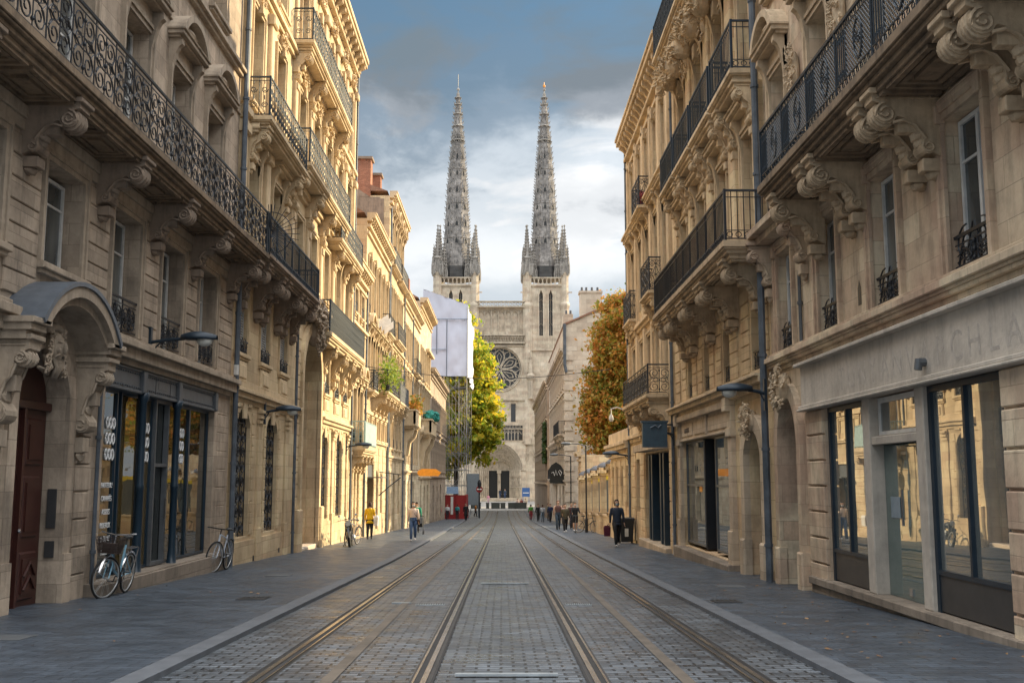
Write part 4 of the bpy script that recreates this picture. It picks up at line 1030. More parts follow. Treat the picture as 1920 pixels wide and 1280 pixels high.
for nm, a, b, p in shop:
    m = MB(); c = (a+b)/2
    m.box(XX, XX+.07, a, a+.09, -.17, 2.70); m.box(XX, XX+.07, b-.09, b, -.17, 2.70); m.box(XX, XX+.07, a+.09, b-.09, 2.62, 2.70); m.box(XX, XX+.08, c-.03, c+.03, .36, 2.62); m.box(XX, XX+.07, a+.09, b-.09, .30, .36)
    o = B.part(m, nm, "iron_blue")
    m = MB(); m.box(XX+.01, XX+.025, a+.09, c-.03, .36, 2.62); m.box(XX+.013, XX+.028, c+.03, b-.09, .36, 2.62); B.part(m, "pane", "pane_shop", o)
    m = MB(); m.box(XX+.03, XX+.055, a+.09, b-.09, -.15, .30); B.part(m, "stall_riser", "dark_panel", o)
m = MB()
for a, b in ((13.5, 13.78), (15.52, 15.82)): m.bbox(-.20, .02, a, b, -.168, 2.715)
m.box(-.2, -.05, 13.78, 15.52, 2.02, 2.14); m.bbox(-.05, .0, 13.78, 15.52, 2.0, 2.12); B.part(m, "door_frame", "fascia_paint")
m = MB(); m.box(-.18, -.12, 13.79, 15.51, 2.14, 2.2); m.box(-.18, -.12, 13.79, 15.51, 2.62, 2.70); m.box(-.18, -.12, 13.79, 13.85, 2.2, 2.62); m.box(-.18, -.12, 15.45, 15.51, 2.2, 2.62)
o = B.part(m, "transom_window", "white_paint"); m = MB(); m.box(-.16, -.14, 13.85, 15.45, 2.2, 2.62); B.part(m, "pane", "pane_shop", o)
m = MB(); m.box(-.19, -.17, 13.79, 14.63, -.165, 2.0); m.box(-.20, -.18, 14.64, 15.51, -.165, 2.0); dr = B.part(m, "glass_door", "pane_green")
m = MB(); m.tube([(-.13, 14.75, .85), (-.13, 14.75, 1.35)], .02, 6); m.box(-.17, -.15, 14.6, 14.7, -.1, .0); B.part(m, "handle", "chrome", dr)
m = MB(); m.box(-.175, -.17, 14.95, 15.3, .95, 1.25); B.part(m, "door_notice", "panel_grey", dr)
m = MB(); m.bbox(-.5, .12, 9.5, 18.6, -.30, -.17, .015); m.box(-.5, .06, 9.5, 18.6, -1.3, -.30); B.part(m, "shop_step", "stone_plinth")
m = MB(); m.box(.061, .066, 14.1, 14.5, -.48, -.33); B.part(m, "cellar_vent", "black_plastic")
# arched side door
m = MB(); P = arc_pts(19.1, 20.42, 2.1, .95, 16); Q = arc_pts(18.86, 20.66, 2.1, 1.22, 16)
for (p, q), (r, s_) in zip(zip(P, P[1:]), zip(Q, Q[1:])): m.prism([p, q, s_, r], 'x', 0, .12)
m.box(0, .12, 18.86, 19.1, -.75, 2.1); m.box(0, .12, 20.42, 20.66, -.75, 2.1); m.bbox(0, .17, 18.82, 19.14, -.9, .2, .03); m.bbox(0, .17, 20.38, 20.7, -.9, .2, .03)
B.part(m, "door_arch", "stone_brown"); carved(B, 19.76, 3.22, .22, .36, .42, 16, "stone_trim_brown", .16, 5)
m = MB(); m.box(-.5, -.44, 19.1, 20.42, -.6, 3.0)
for z in (-.4, .6, 1.5): m.bbox(-.44, -.4, 19.25, 19.7, z, z+.8, .03); m.bbox(-.44, -.4, 19.82, 20.27, z, z+.8, .03)
for z in (-.2, .2): m.tube([(-.39, p, q) for p, q in spiral(19.76, z, .2, .05, 0, 1.5)], .02)
dr = B.part(m, "door", "dark_door"); m = MB(); m.ell((-.38, 19.9, .55), (.03, .03, .03)); B.part(m, "door_knob", "chrome", dr)
m = MB(); m.bbox(-.5, .34, 18.9, 20.8, -1.1, -.56, .03); B.part(m, "doorstep", "stone_pale")
c0 = None
for y in bays:
    if c0 is None:
        c0 = casement(B, y, 4.0, 1.04, 1.9, -.23, rows=1); sr = B.at(surround(1.04, 1.94, .16, .08, False), "window_surround", "stone_brown", y, 3.98)
        m = MB(); m.bbox(0, .09, -.75, .75, 2.1, 2.2); m.bbox(0, .12, -.66, -.5, 1.9, 2.14); m.bbox(0, .12, .5, .66, 1.9, 2.14); ea = B.at(m, "window_ear", "stone_brown", y, 3.98)
        gd = guard(B, y, 4.0, 1.02, .42, 'scroll', -.05)
    else: B.rep(c0, y, 4.0, -.23); B.rep(sr, y, 3.98); B.rep(ea, y, 3.98); B.rep(gd, y, 4.0, -.05)
tier(B, bays, 6.95, 1.1, 2.65, "seg", "stone_trim_brown"); tier(B, bays, 11.4, 1.0, 2.2, "none", "stone_trim_brown")
for y in (10.6, 13.25, 15.9, 18.5): carved(B, y, 9.0, .14, .28, .6, 10, "stone_trim_brown", .1, int(y))
m = MB(); m.add([(.003, 15.65, 4.15), (.003, 15.80, 4.15), (.003, 15.80, 4.42), (.003, 15.725, 4.55), (.003, 15.65, 4.42)], [(0, 1, 2, 3, 4)]) 
m.v = [(x+.001, y, z) for x, y, z in m.v]; B.part(m, "air_vent", "black_plastic")
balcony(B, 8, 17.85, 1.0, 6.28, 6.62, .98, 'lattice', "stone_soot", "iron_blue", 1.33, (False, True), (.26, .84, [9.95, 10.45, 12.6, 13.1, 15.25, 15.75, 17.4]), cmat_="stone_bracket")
m = MB(); m.bbox(0, .5, 17.9, 21.0, 6.35, 6.5); m.bbox(0, .35, 17.9, 21.0, 6.2, 6.35); o = B.part(m, "balcony_return", "stone_brown")
B.at(corbel(.30, .5, .9), "corbel", "stone_brown", 18.4, 6.2); B.at(corbel(.3, .5, .9), "corbel", "stone_brown", 20.8, 6.2)
pipe(B, 18.75, 3.9, 5.3, .05, "iron_grey", .035); pipe(B, 20.98, -.6, 15.5, .2, "pipe", .075)

B = Bld("tall building on the right with long barred balcony over a pilastered shop front", 'R', RW, 21.05, 32.9)
b1 = [22.35, 25.3, 27.8, 30.3]; bu = [22.4, 25.1, 27.8, 30.5]
holes = [(21.75, 23.25, -.8, 2.55, .5, .6), (25.0, 31.7, -.45, 2.62, 0, .45)] + [(y-.38, y+.38, 3.85, 5.35) for y in b1]
for y in bu: holes += [(y-.55, y+.55, 6.5, 9.2), (y-.55, y+.55, 10.5, 13.2), (y-.5, y+.5, 14.7, 16.8)]
wall(B, 21.05, 32.9, -1.8, 18.2, holes, "stone_ochre"); roof(B, 21.05, 32.9, 18.3)
band(B, 21.1, 32.85, [(.5, 17.9, 18.3), (.3, 17.6, 17.9)], "stone_ochre_trim")
band(B, 21.1, 32.8, [(.14, 3.36, 3.48), (.28, 3.48, 3.60), (.36, 3.60, 3.66), (.10, 3.66, 3.80)], "stone_ochre_trim", "string_course")
for a, b in ((21.2, 21.85), (22.85, 23.6), (24.0, 24.8), (25.8, 26.4), (26.75, 27.3), (28.3, 28.9), (29.2, 29.8), (30.8, 31.5), (31.9, 32.7)): rusticate(B, a, b, 3.82, 5.75, "stone_ochre", .33, .04)
for y in b1:
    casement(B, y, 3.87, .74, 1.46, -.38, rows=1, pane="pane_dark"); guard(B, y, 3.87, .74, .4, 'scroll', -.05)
tier(B, bu, 6.5, 1.1, 2.7, "flat", "stone_ochre_trim"); tier(B, bu, 10.5, 1.1, 2.7, "flat", "stone_ochre_trim", key=True); tier(B, bu, 14.7, 1.0, 2.1, "none", "stone_ochre_trim")
m = MB()
for y in (23.75, 26.45, 29.15, 31.85, 21.4):
    m.bbox(0, .12, y-.3, y+.3, 6.4, 9.9, .03); m.bbox(0, .12, y-.3, y+.3, 10.4, 14.1, .03)
B.part(m, "pilasters", "stone_ochre")
for y in (23.75, 26.45, 29.15): carved(B, y, 13.6, .2, .3, .5, 8, "stone_ochre_trim", .12, int(y))
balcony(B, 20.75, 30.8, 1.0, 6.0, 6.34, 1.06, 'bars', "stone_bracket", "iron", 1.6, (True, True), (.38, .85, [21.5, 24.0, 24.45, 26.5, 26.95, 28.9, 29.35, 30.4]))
for i, (a, b) in enumerate(((21.4, 23.85), (24.0, 26.5), (26.65, 29.15), (29.3, 31.6))):
    balcony(B, a, b, .62, 10.0, 10.28, 1.1, 'bars', "stone_ochre_trim", "iron_blue", 0, (True, True), (.34, .95, [a+.3, b-.3]))
balcony(B, 21.2, 31.0, .85, 14.1, 14.4, 1.1, 'grid', "stone_ochre_trim", "iron_blue", 0, (True, True))
for y in (22.6, 24, 25.4, 26.8, 28.2, 29.6, 30.6): carved(B, y, 13.65, .45, .45, .5, 12, "stone_ochre_trim", .45, int(y*3))
# shop front with stone pilasters
m = MB()
for y in (24.55, 28.35, 31.95): pass
for y in (24.75, 31.9):
    m.bbox(0, .16, y-.24, y+.24, -.9, .3, .02); m.bbox(0, .11, y-.2, y+.2, .3, 2.5); m.bbox(0, .16, y-.24, y+.24, 2.5, 2.7); m.bbox(0, .24, y-.2, y+.2, 3.1, 3.42); m.bbox(0, .12, y-.2, y+.2, 2.7, 3.1)
m.box(0, .05, 24.95, 31.7, 2.66, 3.2); m.bbox(0, .10, 24.95, 31.7, 2.62, 2.68); m.bbox(0, .2, 24.9, 31.75, 3.2, 3.36)
for a, b in ((25.1, 27.5), (27.75, 29.5), (29.75, 31.5)): m.bbox(.05, .08, a, b, 2.74, 3.12, .02)
m.bbox(.05, .12, 27.55, 27.7, 2.68, 3.2)
B.part(m, "shop_surround", "stone_pale")
text_mesh(B, "MAISON", 30.6, 2.85, .2, "stone_plinth", .085, "shop_lettering", extr=.01)
m = shopframe(B, [(25.02, 27.4), (28.9, 31.68)], -.35, 2.6, -.15, "iron_grey", .06, 1.3); o = B.part(m, "shop_window", "iron_grey")
m = MB(); m.box(-.12, -.11, 25.08, 27.34, -.3, 2.55); m.box(-.12, -.11, 28.96, 31.62, -.3, 2.55); B.part(m, "pane", "pane_shop", o)
m = MB(); m.box(-.42, -.36, 27.4, 28.9, -.35, 2.6); m.box(-.4, -.1, 27.38, 27.46, -.4, 2.6); m.box(-.4, -.1, 28.84, 28.92, -.4, 2.6); dr = B.part(m, "shop_door", "dark_door")
m = MB(); m.tube([(-.33, 28.1, .3), (-.33, 28.1, .9)], .02); B.part(m, "handle", "chrome", dr)
m = MB(); m.bbox(-.5, .3, 24.4, 32.1, -1.9, -.47, .03); B.part(m, "shop_step", "stone_plinth")
m = MB(); m.box(.02, .028, 29.4, 29.8, 1.15, 1.35); m.v = [(x-.13, y, z) for x, y, z in m.v]; B.part(m, "window_sticker", "amber")
# arched door
m = MB(); P = arc_pts(21.75, 23.25, 2.05, .5, 12); Q = arc_pts(21.4, 23.6, 2.05, .85, 12)
for (p, q), (r, s_) in zip(zip(P, P[1:]), zip(Q, Q[1:])): m.prism([p, q, s_, r], 'x', 0, .14)
m.box(0, .14, 21.45, 21.75, -.9, 2.05); m.box(0, .14, 23.25, 23.55, -.9, 2.05); m.bbox(0, .2, 21.4, 21.8, -1.2, .2, .04); m.bbox(0, .2, 23.2, 23.6, -1.2, .2, .04)
B.part(m, "door_arch", "stone_pale"); carved(B, 22.5, 2.75, .22, .4, .36, 14, "stone_trim_brown", .16, 8)
m = MB(); m.box(-.55, -.5, 21.75, 23.25, -.7, 2.5)
for z in (-.5, .55, 1.5): m.bbox(-.5, -.45, 21.9, 22.4, z, z+.85, .03); m.bbox(-.5, -.45, 22.6, 23.1, z, z+.85, .03)
dr = B.part(m, "door", "dark_door"); m = MB(); m.ell((-.42, 22.6, .4), (.03, .03, .03)); B.part(m, "door_knob", "chrome", dr)
m = MB(); m.bbox(-.5, .3, 21.3, 23.8, -1.4, -.68, .03); B.part(m, "doorstep", "stone_pale")
pipe(B, 32.75, -.7, 5.9, .14, "pipe", .055); pipe(B, 31.9, 10.5, 17.5, .14, "pipe", .055)

B = Bld("honey stone building on the right with deep cornice and dark blue shop pillars", 'R', RW, 32.9, 44.4)
bu = [34.2, 36.1, 38.3, 40.3, 42.6]
holes = [(34.3, 40.2, -.75, 2.45, 0, .6), (41.6, 42.9, .2, 2.3, 0, .3)]
for y in bu: holes += [(y-.5, y+.5, 4.35, 6.8), (y-.5, y+.5, 8.1, 10.9), (y-.48, y+.48, 12.1, 14.4)]
wall(B, 32.9, 44.4, -2.2, 15.9, holes, "stone_ochre"); roof(B, 32.9, 44.4, 16.3, 2.2, 2.2)
band(B, 32.9, 44.4, [(.1, 14.8, 14.95), (.18, 15.3, 15.45), (.28, 15.85, 16.0), (.5, 16.0, 16.2), (.56, 16.2, 16.32)], "stone_ochre_trim", mod=(.42, 15.45, 15.95, .2, .62))
band(B, 32.9, 44.4, [(.12, 11.45, 11.6), (.26, 11.6, 11.75), (.34, 11.75, 11.85)], "stone_ochre_trim", "string_course", mod=(.22, 11.2, 11.6, .16, .6)); band(B, 32.95, 44.4, [(.1, 7.3, 7.45), (.2, 7.45, 7.6)], "stone_ochre_trim", "string_course")
band(B, 32.95, 44.4, [(.1, 3.0, 3.15), (.22, 3.15, 3.3), (.1, 3.3, 3.6)], "stone_ochre_trim", "string_course")
tier(B, bu, 4.35, 1.0, 2.45, "none", "stone_ochre_trim"); tier(B, bu, 8.1, 1.0, 2.8, "flat", "stone_ochre_trim"); tier(B, bu, 12.1, .96, 2.3, "none", "stone_ochre_trim", key=True)
m = MB()
for y in (33.2, 35.15, 37.2, 39.3, 41.45, 44.1): m.bbox(0, .13, y-.18, y+.18, 3.6, 7.2, .02); m.bbox(0, .13, y-.18, y+.18, 7.6, 11.2, .02); m.bbox(0, .1, y-.18, y+.18, 11.85, 15.2, .02)
B.part(m, "pilasters", "stone_ochre_trim")
balcony(B, 33.55, 40.4, .85, 3.95, 4.25, .95, 'scroll', "stone_ochre_trim", "iron", 0, (True, True), (.3, .8, [33.9, 36.0, 38.1, 40.1]))
balcony(B, 34.9, 37.1, .55, 7.65, 7.9, 1.15, 'scroll', "stone_ochre_trim", "iron", 0, (True, True), (.3, .8, [35.2, 36.8]))
balcony(B, 41.3, 43.6, .42, 7.65, 7.9, 1.15, 'scroll', "stone_ochre_trim", "iron", 0, (True, True), (.3, .7, [41.6, 43.3]))
b_ = balcony(B, 37.4, 39.5, .52, 11.3, 11.55, 1.1, 'scroll', "stone_ochre_trim", "iron", 0, (True, True))
m = MB(); m.box(.1, .4, 37.7, 38.3, 11.56, 11.8); m.ell((.25, 38, 12.0), (.18, .4, .22), 7, 5, .3); B.part(m, "flower_box", "barrier_red", b_)
m = MB()
for y in (35.6, 36.3, 38.4, 39.1): m.bbox(-.3, .03, y-.14, y+.14, -.7, 2.4)
B.part(m, "shop_pillar", "blue_paint")
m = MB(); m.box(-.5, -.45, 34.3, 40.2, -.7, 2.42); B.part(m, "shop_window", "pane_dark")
m = MB(); m.bbox(-.5, .25, 34, 40.6, -2.1, -.72, .03); B.part(m, "shop_step", "stone_pale")
rusticate(B, 33.0, 34.2, -.9, 2.9, "stone_ochre", .42, .05); rusticate(B, 40.3, 41.5, -.9, 2.9, "stone_ochre", .42, .05); rusticate(B, 43.0, 44.35, -1.0, 2.9, "stone_ochre", .42, .05)
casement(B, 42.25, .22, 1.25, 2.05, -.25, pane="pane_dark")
m = MB(); m.bbox(0, .5, 34.6, 40.0, 2.5, 2.75); B.part(m, "shop_canopy", "stone_pale")
pipe(B, 44.3, -1, 16, .12, "pipe", .05); pipe(B, 33.0, -1, 2.9, .12, "white_paint", .04)
# lodge and garden wall
def lodge(label, s0, s1, zt, bays):
    B = Bld(label, 'R', RW, s0, s1); holes = [(y-.4, y+.4, .3, 2.1, 0, .2) for y in bays]
    wall(B, s0, s1, gz(s1)-.8, zt-.3, holes, "stone_ochre", depth=4)
    band(B, s0, s1, [(.12, zt-.75, zt-.6), (.28, zt-.42, zt-.25), (.36, zt-.25, zt-.1), (.1, zt-.1, zt+.45)], "stone_ochre_trim")
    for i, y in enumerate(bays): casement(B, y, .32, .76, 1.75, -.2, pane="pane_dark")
    yy = [s0]+[q for y in bays for q in (y-.45, y+.45)]+[s1]
    for a, b in zip(yy[::2], yy[1::2]):
        if b-a > .3: rusticate(B, a+.06, b-.06, gz(s0)+.3, 2.4, "stone_ochre", .40, .04)
    m = MB(); m.box(0, .07, s0, s1, gz(s1)-.8, gz(s0)+1.1); B.part(m, "plinth", "stone_ochre_trim"); return B
lodge("low honey stone lodge with a curved cornice, next to the dark wheeled bin", 44.42, 53, 3.25, [46, 48, 50, 51.8])
lodge("low stone lodge at the far end of the garden wall, below the rusty tree", 73.1, 75.6, 3.5, [74.3])
pr = [53.6, 58.4, 63.2, 68.0, 72.6]
for i, y in enumerate(pr[:-1]):
    y1 = pr[i+1]
    m = MB(); zb = gz(y1)-.5-gz(y); m.box(-.22, .22, .5, y1-y-.5, zb, .95); m.box(-.26, .26, .5, y1-y-.5, .95, 1.05)
    o = m.build("garden_wall", "stone_ochre", None, (RW+.25, y, gz(y))); tag(o, "low stone garden wall panel, %s of the row under the blue-grey boards" % ("nearest", "second", "third", "farthest")[i], "wall", "garden wall panels")
    p = MB(); p.box(.0, .08, .5, y1-y-.5, 1.06, 2.9); q = p.build("board_panel", "sign_blue", o)
    p = MB(); p.box(-.02, .10, .5, y1-y-.5, 2.9, 3.1); p.build("yellow_strip", "yellow_paint", o)
for i, y in enumerate(pr):
    m = MB(); m.box(-.26, .32, -.42, .42, -.6, 1.1); m.bbox(-.3, .36, -.46, .46, 1.1, 1.25); m.box(-.2, .26, -.36, .36, 1.25, 3.25); m.bbox(-.28, .34, -.44, .44, 3.25, 3.4); m.bbox(-.42, .48, -.56, .56, 3.4, 3.55); m.bbox(-.32, .38, -.46, .46, 3.55, 3.7)
    o = m.build("gate_pier", "stone_ochre", None, (RW+.15, y, gz(y))); tag(o, "square stone gate pier with moulded cap, %s from the camera" % ("nearest", "second", "third", "fourth", "farthest")[i], "pier", "stone piers of the garden wall")
    m = MB(); m.lathe([(.42, 3.7), (.36, 3.82), (.2, 3.95), (.05, 4.0)], .03, 0, 10, sx=1, sy=1); m.build("pier_cap", "slate", o)
# far right houses
B = house("pale stone house with keyed corner stones and gable chimney, behind the rusty tree", 'R', 91, 122, 13.0, "stone_white", "stone_white", [93+3.1*i for i in range(9)], [(1.9, 2.6), (5.8, 2.6), (9.6, 2.2)], w=1.1,
          ground=[(93, 96, -3.4, .9, 0, .4, "shop"), (99, 101, -3.4, .9, 0, .4, "shop"), (106, 107.4, -3.5, .9, 0, .4, "door")], tops=("flat", "none"), zroof=0, guards=False, rustic=False)
m = MB(); m.prism([(0.02, 12.71), (0.02, 15.0), (-1.2, 15.5), (-6, 17.6), (-9.9, 17.6), (-9.9, 12.71)], 'y', 91.02, 121.9); B.part(m, "gable", "stone_white")
m = MB(); m.prism([(-.0, 15.02), (-1.2, 15.54), (-6, 17.64), (-9.9, 17.64), (-9.9, 17.85), (-6, 17.85), (-1.2, 15.7), (.1, 15.15)], 'y', 90.9, 122); B.part(m, "roof", "tile")
m = MB(); m.box(-3.3, -1.4, 91.05, 92.2, 15.3, 17.9); m.bbox(-3.4, -1.3, 91.0, 92.3, 17.9, 18.1); m.box(-1.1, -.2, 96, 98, 15.3, 16.8); ch = B.part(m, "chimney", "stone_white")
m = MB()
for x in (-3.0, -2.5, -2.0, -1.6): m.lathe([(.12, 18.1), (.1, 18.5)], x, 91.6, 8)
for x in (-.9, -.5): m.lathe([(.12, 16.8), (.1, 17.2)], x, 96.5, 8)
B.part(m, "chimney_pot", "slate", ch)
m = MB()
for i in range(17):
    z = -2.2+.88*i; m.bbox(-.75, .09, 90.93, 91.6, z, z+.5, .02)
B.part(m, "corner_stones", "stone_white")
m = MB(); m.tube([(.03, 90.85, 15.1), (.03, 90.85, 11.5), (-.1, 90.85, 10.8)], .14, 8); B.part(m, "drainpipe", "pipe")
m = MB()
for y in (94, 100, 106, 112, 118): m.box(-.7, -.1, y-.6, y+.6, 13.0, 14.6)
B.part(m, "dormer", "stone_white")
balcony(B, 92, 101, .62, 5.2, 5.45, 1.15, 'bars', "stone_white", "iron", 0, corb=(.3, .9, [92.5, 96, 100.5])); balcony(B, 104, 114, .6, 1.3, 1.5, 1.0, 'bars', "stone_white", "iron", 0)
m = MB(); m.box(.0, 1.3, 92.6, 92.75, 1.15, 2.3); m.prism([(0, 2.2), (1.5, 2.2), (1.15, 2.75), (.75, 3.0), (.35, 2.75)], 'y', 92.58, 92.78); sg_ = B.part(m, "hanging_sign", "black_plastic")
m = MB(); m.tube([(p+.45, 92.55, q) for p, q in [(.0, 2.3), (-.2, 2.1), (-.1, 1.8), (.1, 2.2), (.2, 1.85), (.32, 2.3), (.45, 1.8), (.55, 2.15), (.7, 2.05)]], .035, 4); B.part(m, "sign_lettering", "white_letters", sg_)
m = MB(); m.tube([(-8.2, 95, 17.8), (-8.2, 95, 21.3)], .05); m.tube([(-9.4, 95, 21.0), (-7.2, 95, 20.6)], .04); m.tube([(-9.0, 95, 20.2), (-7.2, 95, 20.1)], .04)
for k in range(7): m.tube([(-9.3+.33*k, 94.6, 20.97-.06*k), (-9.3+.33*k, 95.4, 20.97-.06*k)], .025)
ob_ = B.part(m, "television_aerial", "iron_grey")
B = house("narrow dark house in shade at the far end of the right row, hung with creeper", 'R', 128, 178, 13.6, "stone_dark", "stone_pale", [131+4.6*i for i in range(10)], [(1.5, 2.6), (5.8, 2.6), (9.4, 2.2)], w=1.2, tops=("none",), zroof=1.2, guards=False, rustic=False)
# ================================================================== cathedral
CY = 196; CZ = -2.4
root = thing("cathedral", "pale gothic cathedral front with two tall crocketed spires closing the street", "cathedral", (-.5, CY, CZ))
def cpart(m, name, mat, parent=None, smooth=False):
    if name in SPLIT:
        for q_ in split_mb(m): r_ = cpart_(q_, SPLIT[name], mat, parent, smooth)
        return r_
    return cpart_(m, name, mat, parent, smooth)
def cpart_(m, name, mat, parent=None, smooth=False):
    q = MB(); q.v = [(x+.5, y-CY, z-CZ) for x, y, z in m.v]; q.f = m.f; return q.build(name, mat, parent or root, smooth=smooth)
def pinn(m, x, y, z, r, h, n=8, crk=True, sub=True):
    if sub and h > 7:
        for a in range(4):
            q = PI/4+a*PI/2; pinn(m, x+r*1.05*math.cos(q), y+r*1.05*math.sin(q), z-.3, r*.42, h*.62, 4, True, False)
    m.lathe([(r, z), (r*1.0, z+h*.30), (r*1.25, z+h*.31), (r*1.15, z+h*.34), (r*.62, z+h*.36), (r*.10, z+h*.96), (r*.3, z+h*.97), (r*.05, z+h)], x, y, n, PI/8)
    if crk:
        k = max(3, int(h/1.0))
        for i in range(k):
            zz = z+h*(.38+.56*i/k); rr = r*.62*(1-(i/k))+.1
            for a in range(4):
                q = PI/4+a*PI/2; cx, cy = x+rr*math.cos(q), y+rr*math.sin(q); e_ = .13 if sub else .08; m.box(cx-e_, cx+e_, cy-e_, cy+e_, zz, zz+.22)
        for a in range(4):
            q = PI/4+a*PI/2; cx, cy = x+r*1.1*math.cos(q), y+r*1.1*math.sin(q); m.lathe([(.16, z+h*.05), (.16, z+h*.30), (.02, z+h*.48)], cx, cy, 4)
# transept front between the towers
m = MB()
Y0 = CY; XL, XR = -4.9, 4.3; cx = -.6
def wallrect(m, x0, x1, z0, z1, y=Y0, t=2): m.box(x0, x1, y, y+t, z0, z1)
R_ = 4.15; zc = 22.2; n = 40
for i in range(n):      # wall with a round opening
    a, b = 2*PI*i/n, 2*PI*(i+1)/n
    def out(t):
        c, s_ = math.cos(t), math.sin(t); k = min(4.6/abs(c) if abs(c) > 1e-6 else 99, 4.6/abs(s_) if abs(s_) > 1e-6 else 99); return (cx+c*k, zc+s_*k)
    p, q = (cx+R_*math.cos(a), zc+R_*math.sin(a)), (cx+R_*math.cos(b), zc+R_*math.sin(b)); r, s_ = out(b), out(a)
    m.quad((p[0], Y0, p[1]), (q[0], Y0, q[1]), (r[0], Y0, r[1]), (s_[0], Y0, s_[1])); m.quad((p[0], Y0, p[1]), (q[0], Y0, q[1]), (q[0], Y0+.9, q[1]), (p[0], Y0+.9, p[1]))
wallrect(m, XL-.3, XR+.1, 26.8, 34.0, Y0+.5); wallrect(m, XL-.3, XR+.1, 16.3, 17.6)
# lower zone with two window openings and the portal opening
wins = [(1.6, 2.5), (-3.7, -2.8)]
def lowwall(m):
    xs = [XL-.3, -3.7, -2.8, 1.6, 2.5, XR+.1]
    for a, b in zip(xs, xs[1:]):
        if (a, b) in wins: wallrect(m, a, b, 15.6, 16.3); wallrect(m, a, b, 10.9, 12.2)
        else: wallrect(m, a, b, 10.9, 16.3)
lowwall(m)
PW = 4.15; H0 = 3.2; AP = 8.0       # portal arch
def parch(w_, zs, ap, n=10):
    R = (w_*w_+(ap-zs)**2)/(2*w_); amax = math.acos(max(-1, (R-w_)/R))
    left = [(cx-w_+R-R*math.cos(amax*i/n), zs+R*math.sin(amax*i/n)) for i in range(n+1)]
    return left+[(2*cx-x, z) for x, z in left[::-1][1:]]
PA = parch(PW, H0, AP)
top = 10.9
for p, q in zip(PA, PA[1:]): m.quad((p[0], Y0, p[1]), (q[0], Y0, q[1]), (q[0], Y0, top), (p[0], Y0, top))
wallrect(m, XL-.3, cx-PW, CZ-.2, top); wallrect(m, cx+PW, XR+.1, CZ-.2, top)
cpart(m, "transept_wall", "stone_church")
m = MB()
for x0, x1, z, h, p in ((XL-.3, XR, 34.0, .25, .35), (XL-.3, XR, 35.0, .2, .35), (XL-.3, XR, 27.0, .3, .5), (XL-.3, XR, 28.5, .22, .5), (XL-.3, XR, 26.5, .2, .2), (XL-.3, XR, 16.2, .25, .3), (cx+PW+.1, XR+.1, 8.4, .15, .2), (cx-1.3, XR-.6, 10.8, .2, .25), (cx+PW, XR+.1, 3.1, .2, .15), (XL-.3, cx-PW, 3.1, .2, .15)): m.box(x0, x1, Y0-p, Y0+.5, z, z+h)
for i in range(13):
    x = XL+.1+.7*i; m.tube([(x+.25*math.cos(a), Y0-.2, 34.62+.25*math.sin(a)) for a in [k*PI/4 for k in range(8)]], .07, 4, True)
for i in range(14):
    x = XL+.1+.65*i; m.tube([(x, Y0-.35, 27.3), (x+.32, Y0-.35, 28.5), (x+.65, Y0-.35, 27.3)], .08, 4); m.tube([(x, Y0-.35, 28.5), (x+.32, Y0-.35, 27.3), (x+.65, Y0-.35, 28.5)], .08, 4)
for i in range(7):      # blind arcade
    x = XL+.2+1.3*i; m.box(x-.1, x+.1, Y0+.2, Y0+.5, 28.7, 33.4); m.tube([(x, Y0+.35, 32.4), (x+.3, Y0+.35, 33.1), (x+.65, Y0+.35, 33.4), (x+1.0, Y0+.35, 33.1), (x+1.3, Y0+.35, 32.4)], .09, 4)
for x in [cx-3.9+.62*i for i in range(14)]:      # gallery tracery over the portal
    if x > cx+PW: break
    m.box(x-.06, x+.06, Y0-.2, Y0, 8.6, 10.7); m.tube([(x, Y0-.1, 9.9), (x+.31, Y0-.1, 10.4), (x+.62, Y0-.1, 9.9)], .06, 4); m.tube([(x+.31+.18*math.cos(a), Y0-.1, 11.3+.18*math.sin(a)) for a in [k*PI/3 for k in range(6)]], .05, 4, True)
m.box(cx-1.3, XR-.6, Y0-.25, Y0-.05, 11.5, 11.62)
for s_ in (-1, 1):
    x = cx+s_*2.65; m.tube([(x-.75, Y0-.05, 14.6), (x-.5, Y0-.05, 15.7), (x, Y0-.05, 16.0), (x+.5, Y0-.05, 15.7), (x+.75, Y0-.05, 14.6)], .1, 4)
for i in range(25): m.tube([], .1) if 0 else None
m.tube([(cx+(R_+.15)*math.cos(a), Y0-.05, zc+(R_+.15)*math.sin(a)) for a in [2*PI*k/40 for k in range(40)]], .16, 5, True)
m.tube([(cx+(R_-.15)*math.cos(a), Y0+.2, zc+(R_-.15)*math.sin(a)) for a in [2*PI*k/40 for k in range(40)]], .12, 5, True)
cpart(m, "mouldings", "stone_church_trim")
m = MB(); yy = Y0+.5      # rose tracery
for k in range(6):
    a = PI/2+k*PI/3
    def pt(r, t): return (cx+r*math.cos(t), yy, zc+r*math.sin(t))
    for s_ in (-1, 1): m.tube([pt(.25, a), pt(1.3, a+s_*.42), pt(2.4, a+s_*.45), pt(3.2, a+s_*.22), pt(3.75, a)], .10, 4); m.tube([pt(.9, a), pt(1.7, a+s_*.12), pt(2.5, a+s_*.18), pt(3.1, a)], .07, 4)
    b = a+PI/6
    m.tube([pt(.6, b), pt(1.6, b)], .09, 4)
    for s_ in (-1, 1): m.tube([pt(1.5, b), pt(2.4, b+s_*.16), pt(3.3, b+s_*.16), pt(3.9, b)], .08, 4); m.tube([pt(3.0, b+s_*.14), pt(3.5, b+s_*.33), pt(3.95, b+s_*.30)], .07, 4)
ro = cpart(m, "rose_window", "stone_church_trim")
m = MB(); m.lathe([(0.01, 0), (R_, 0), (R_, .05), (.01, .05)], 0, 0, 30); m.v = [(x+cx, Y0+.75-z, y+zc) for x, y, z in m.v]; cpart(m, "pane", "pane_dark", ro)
m = MB()
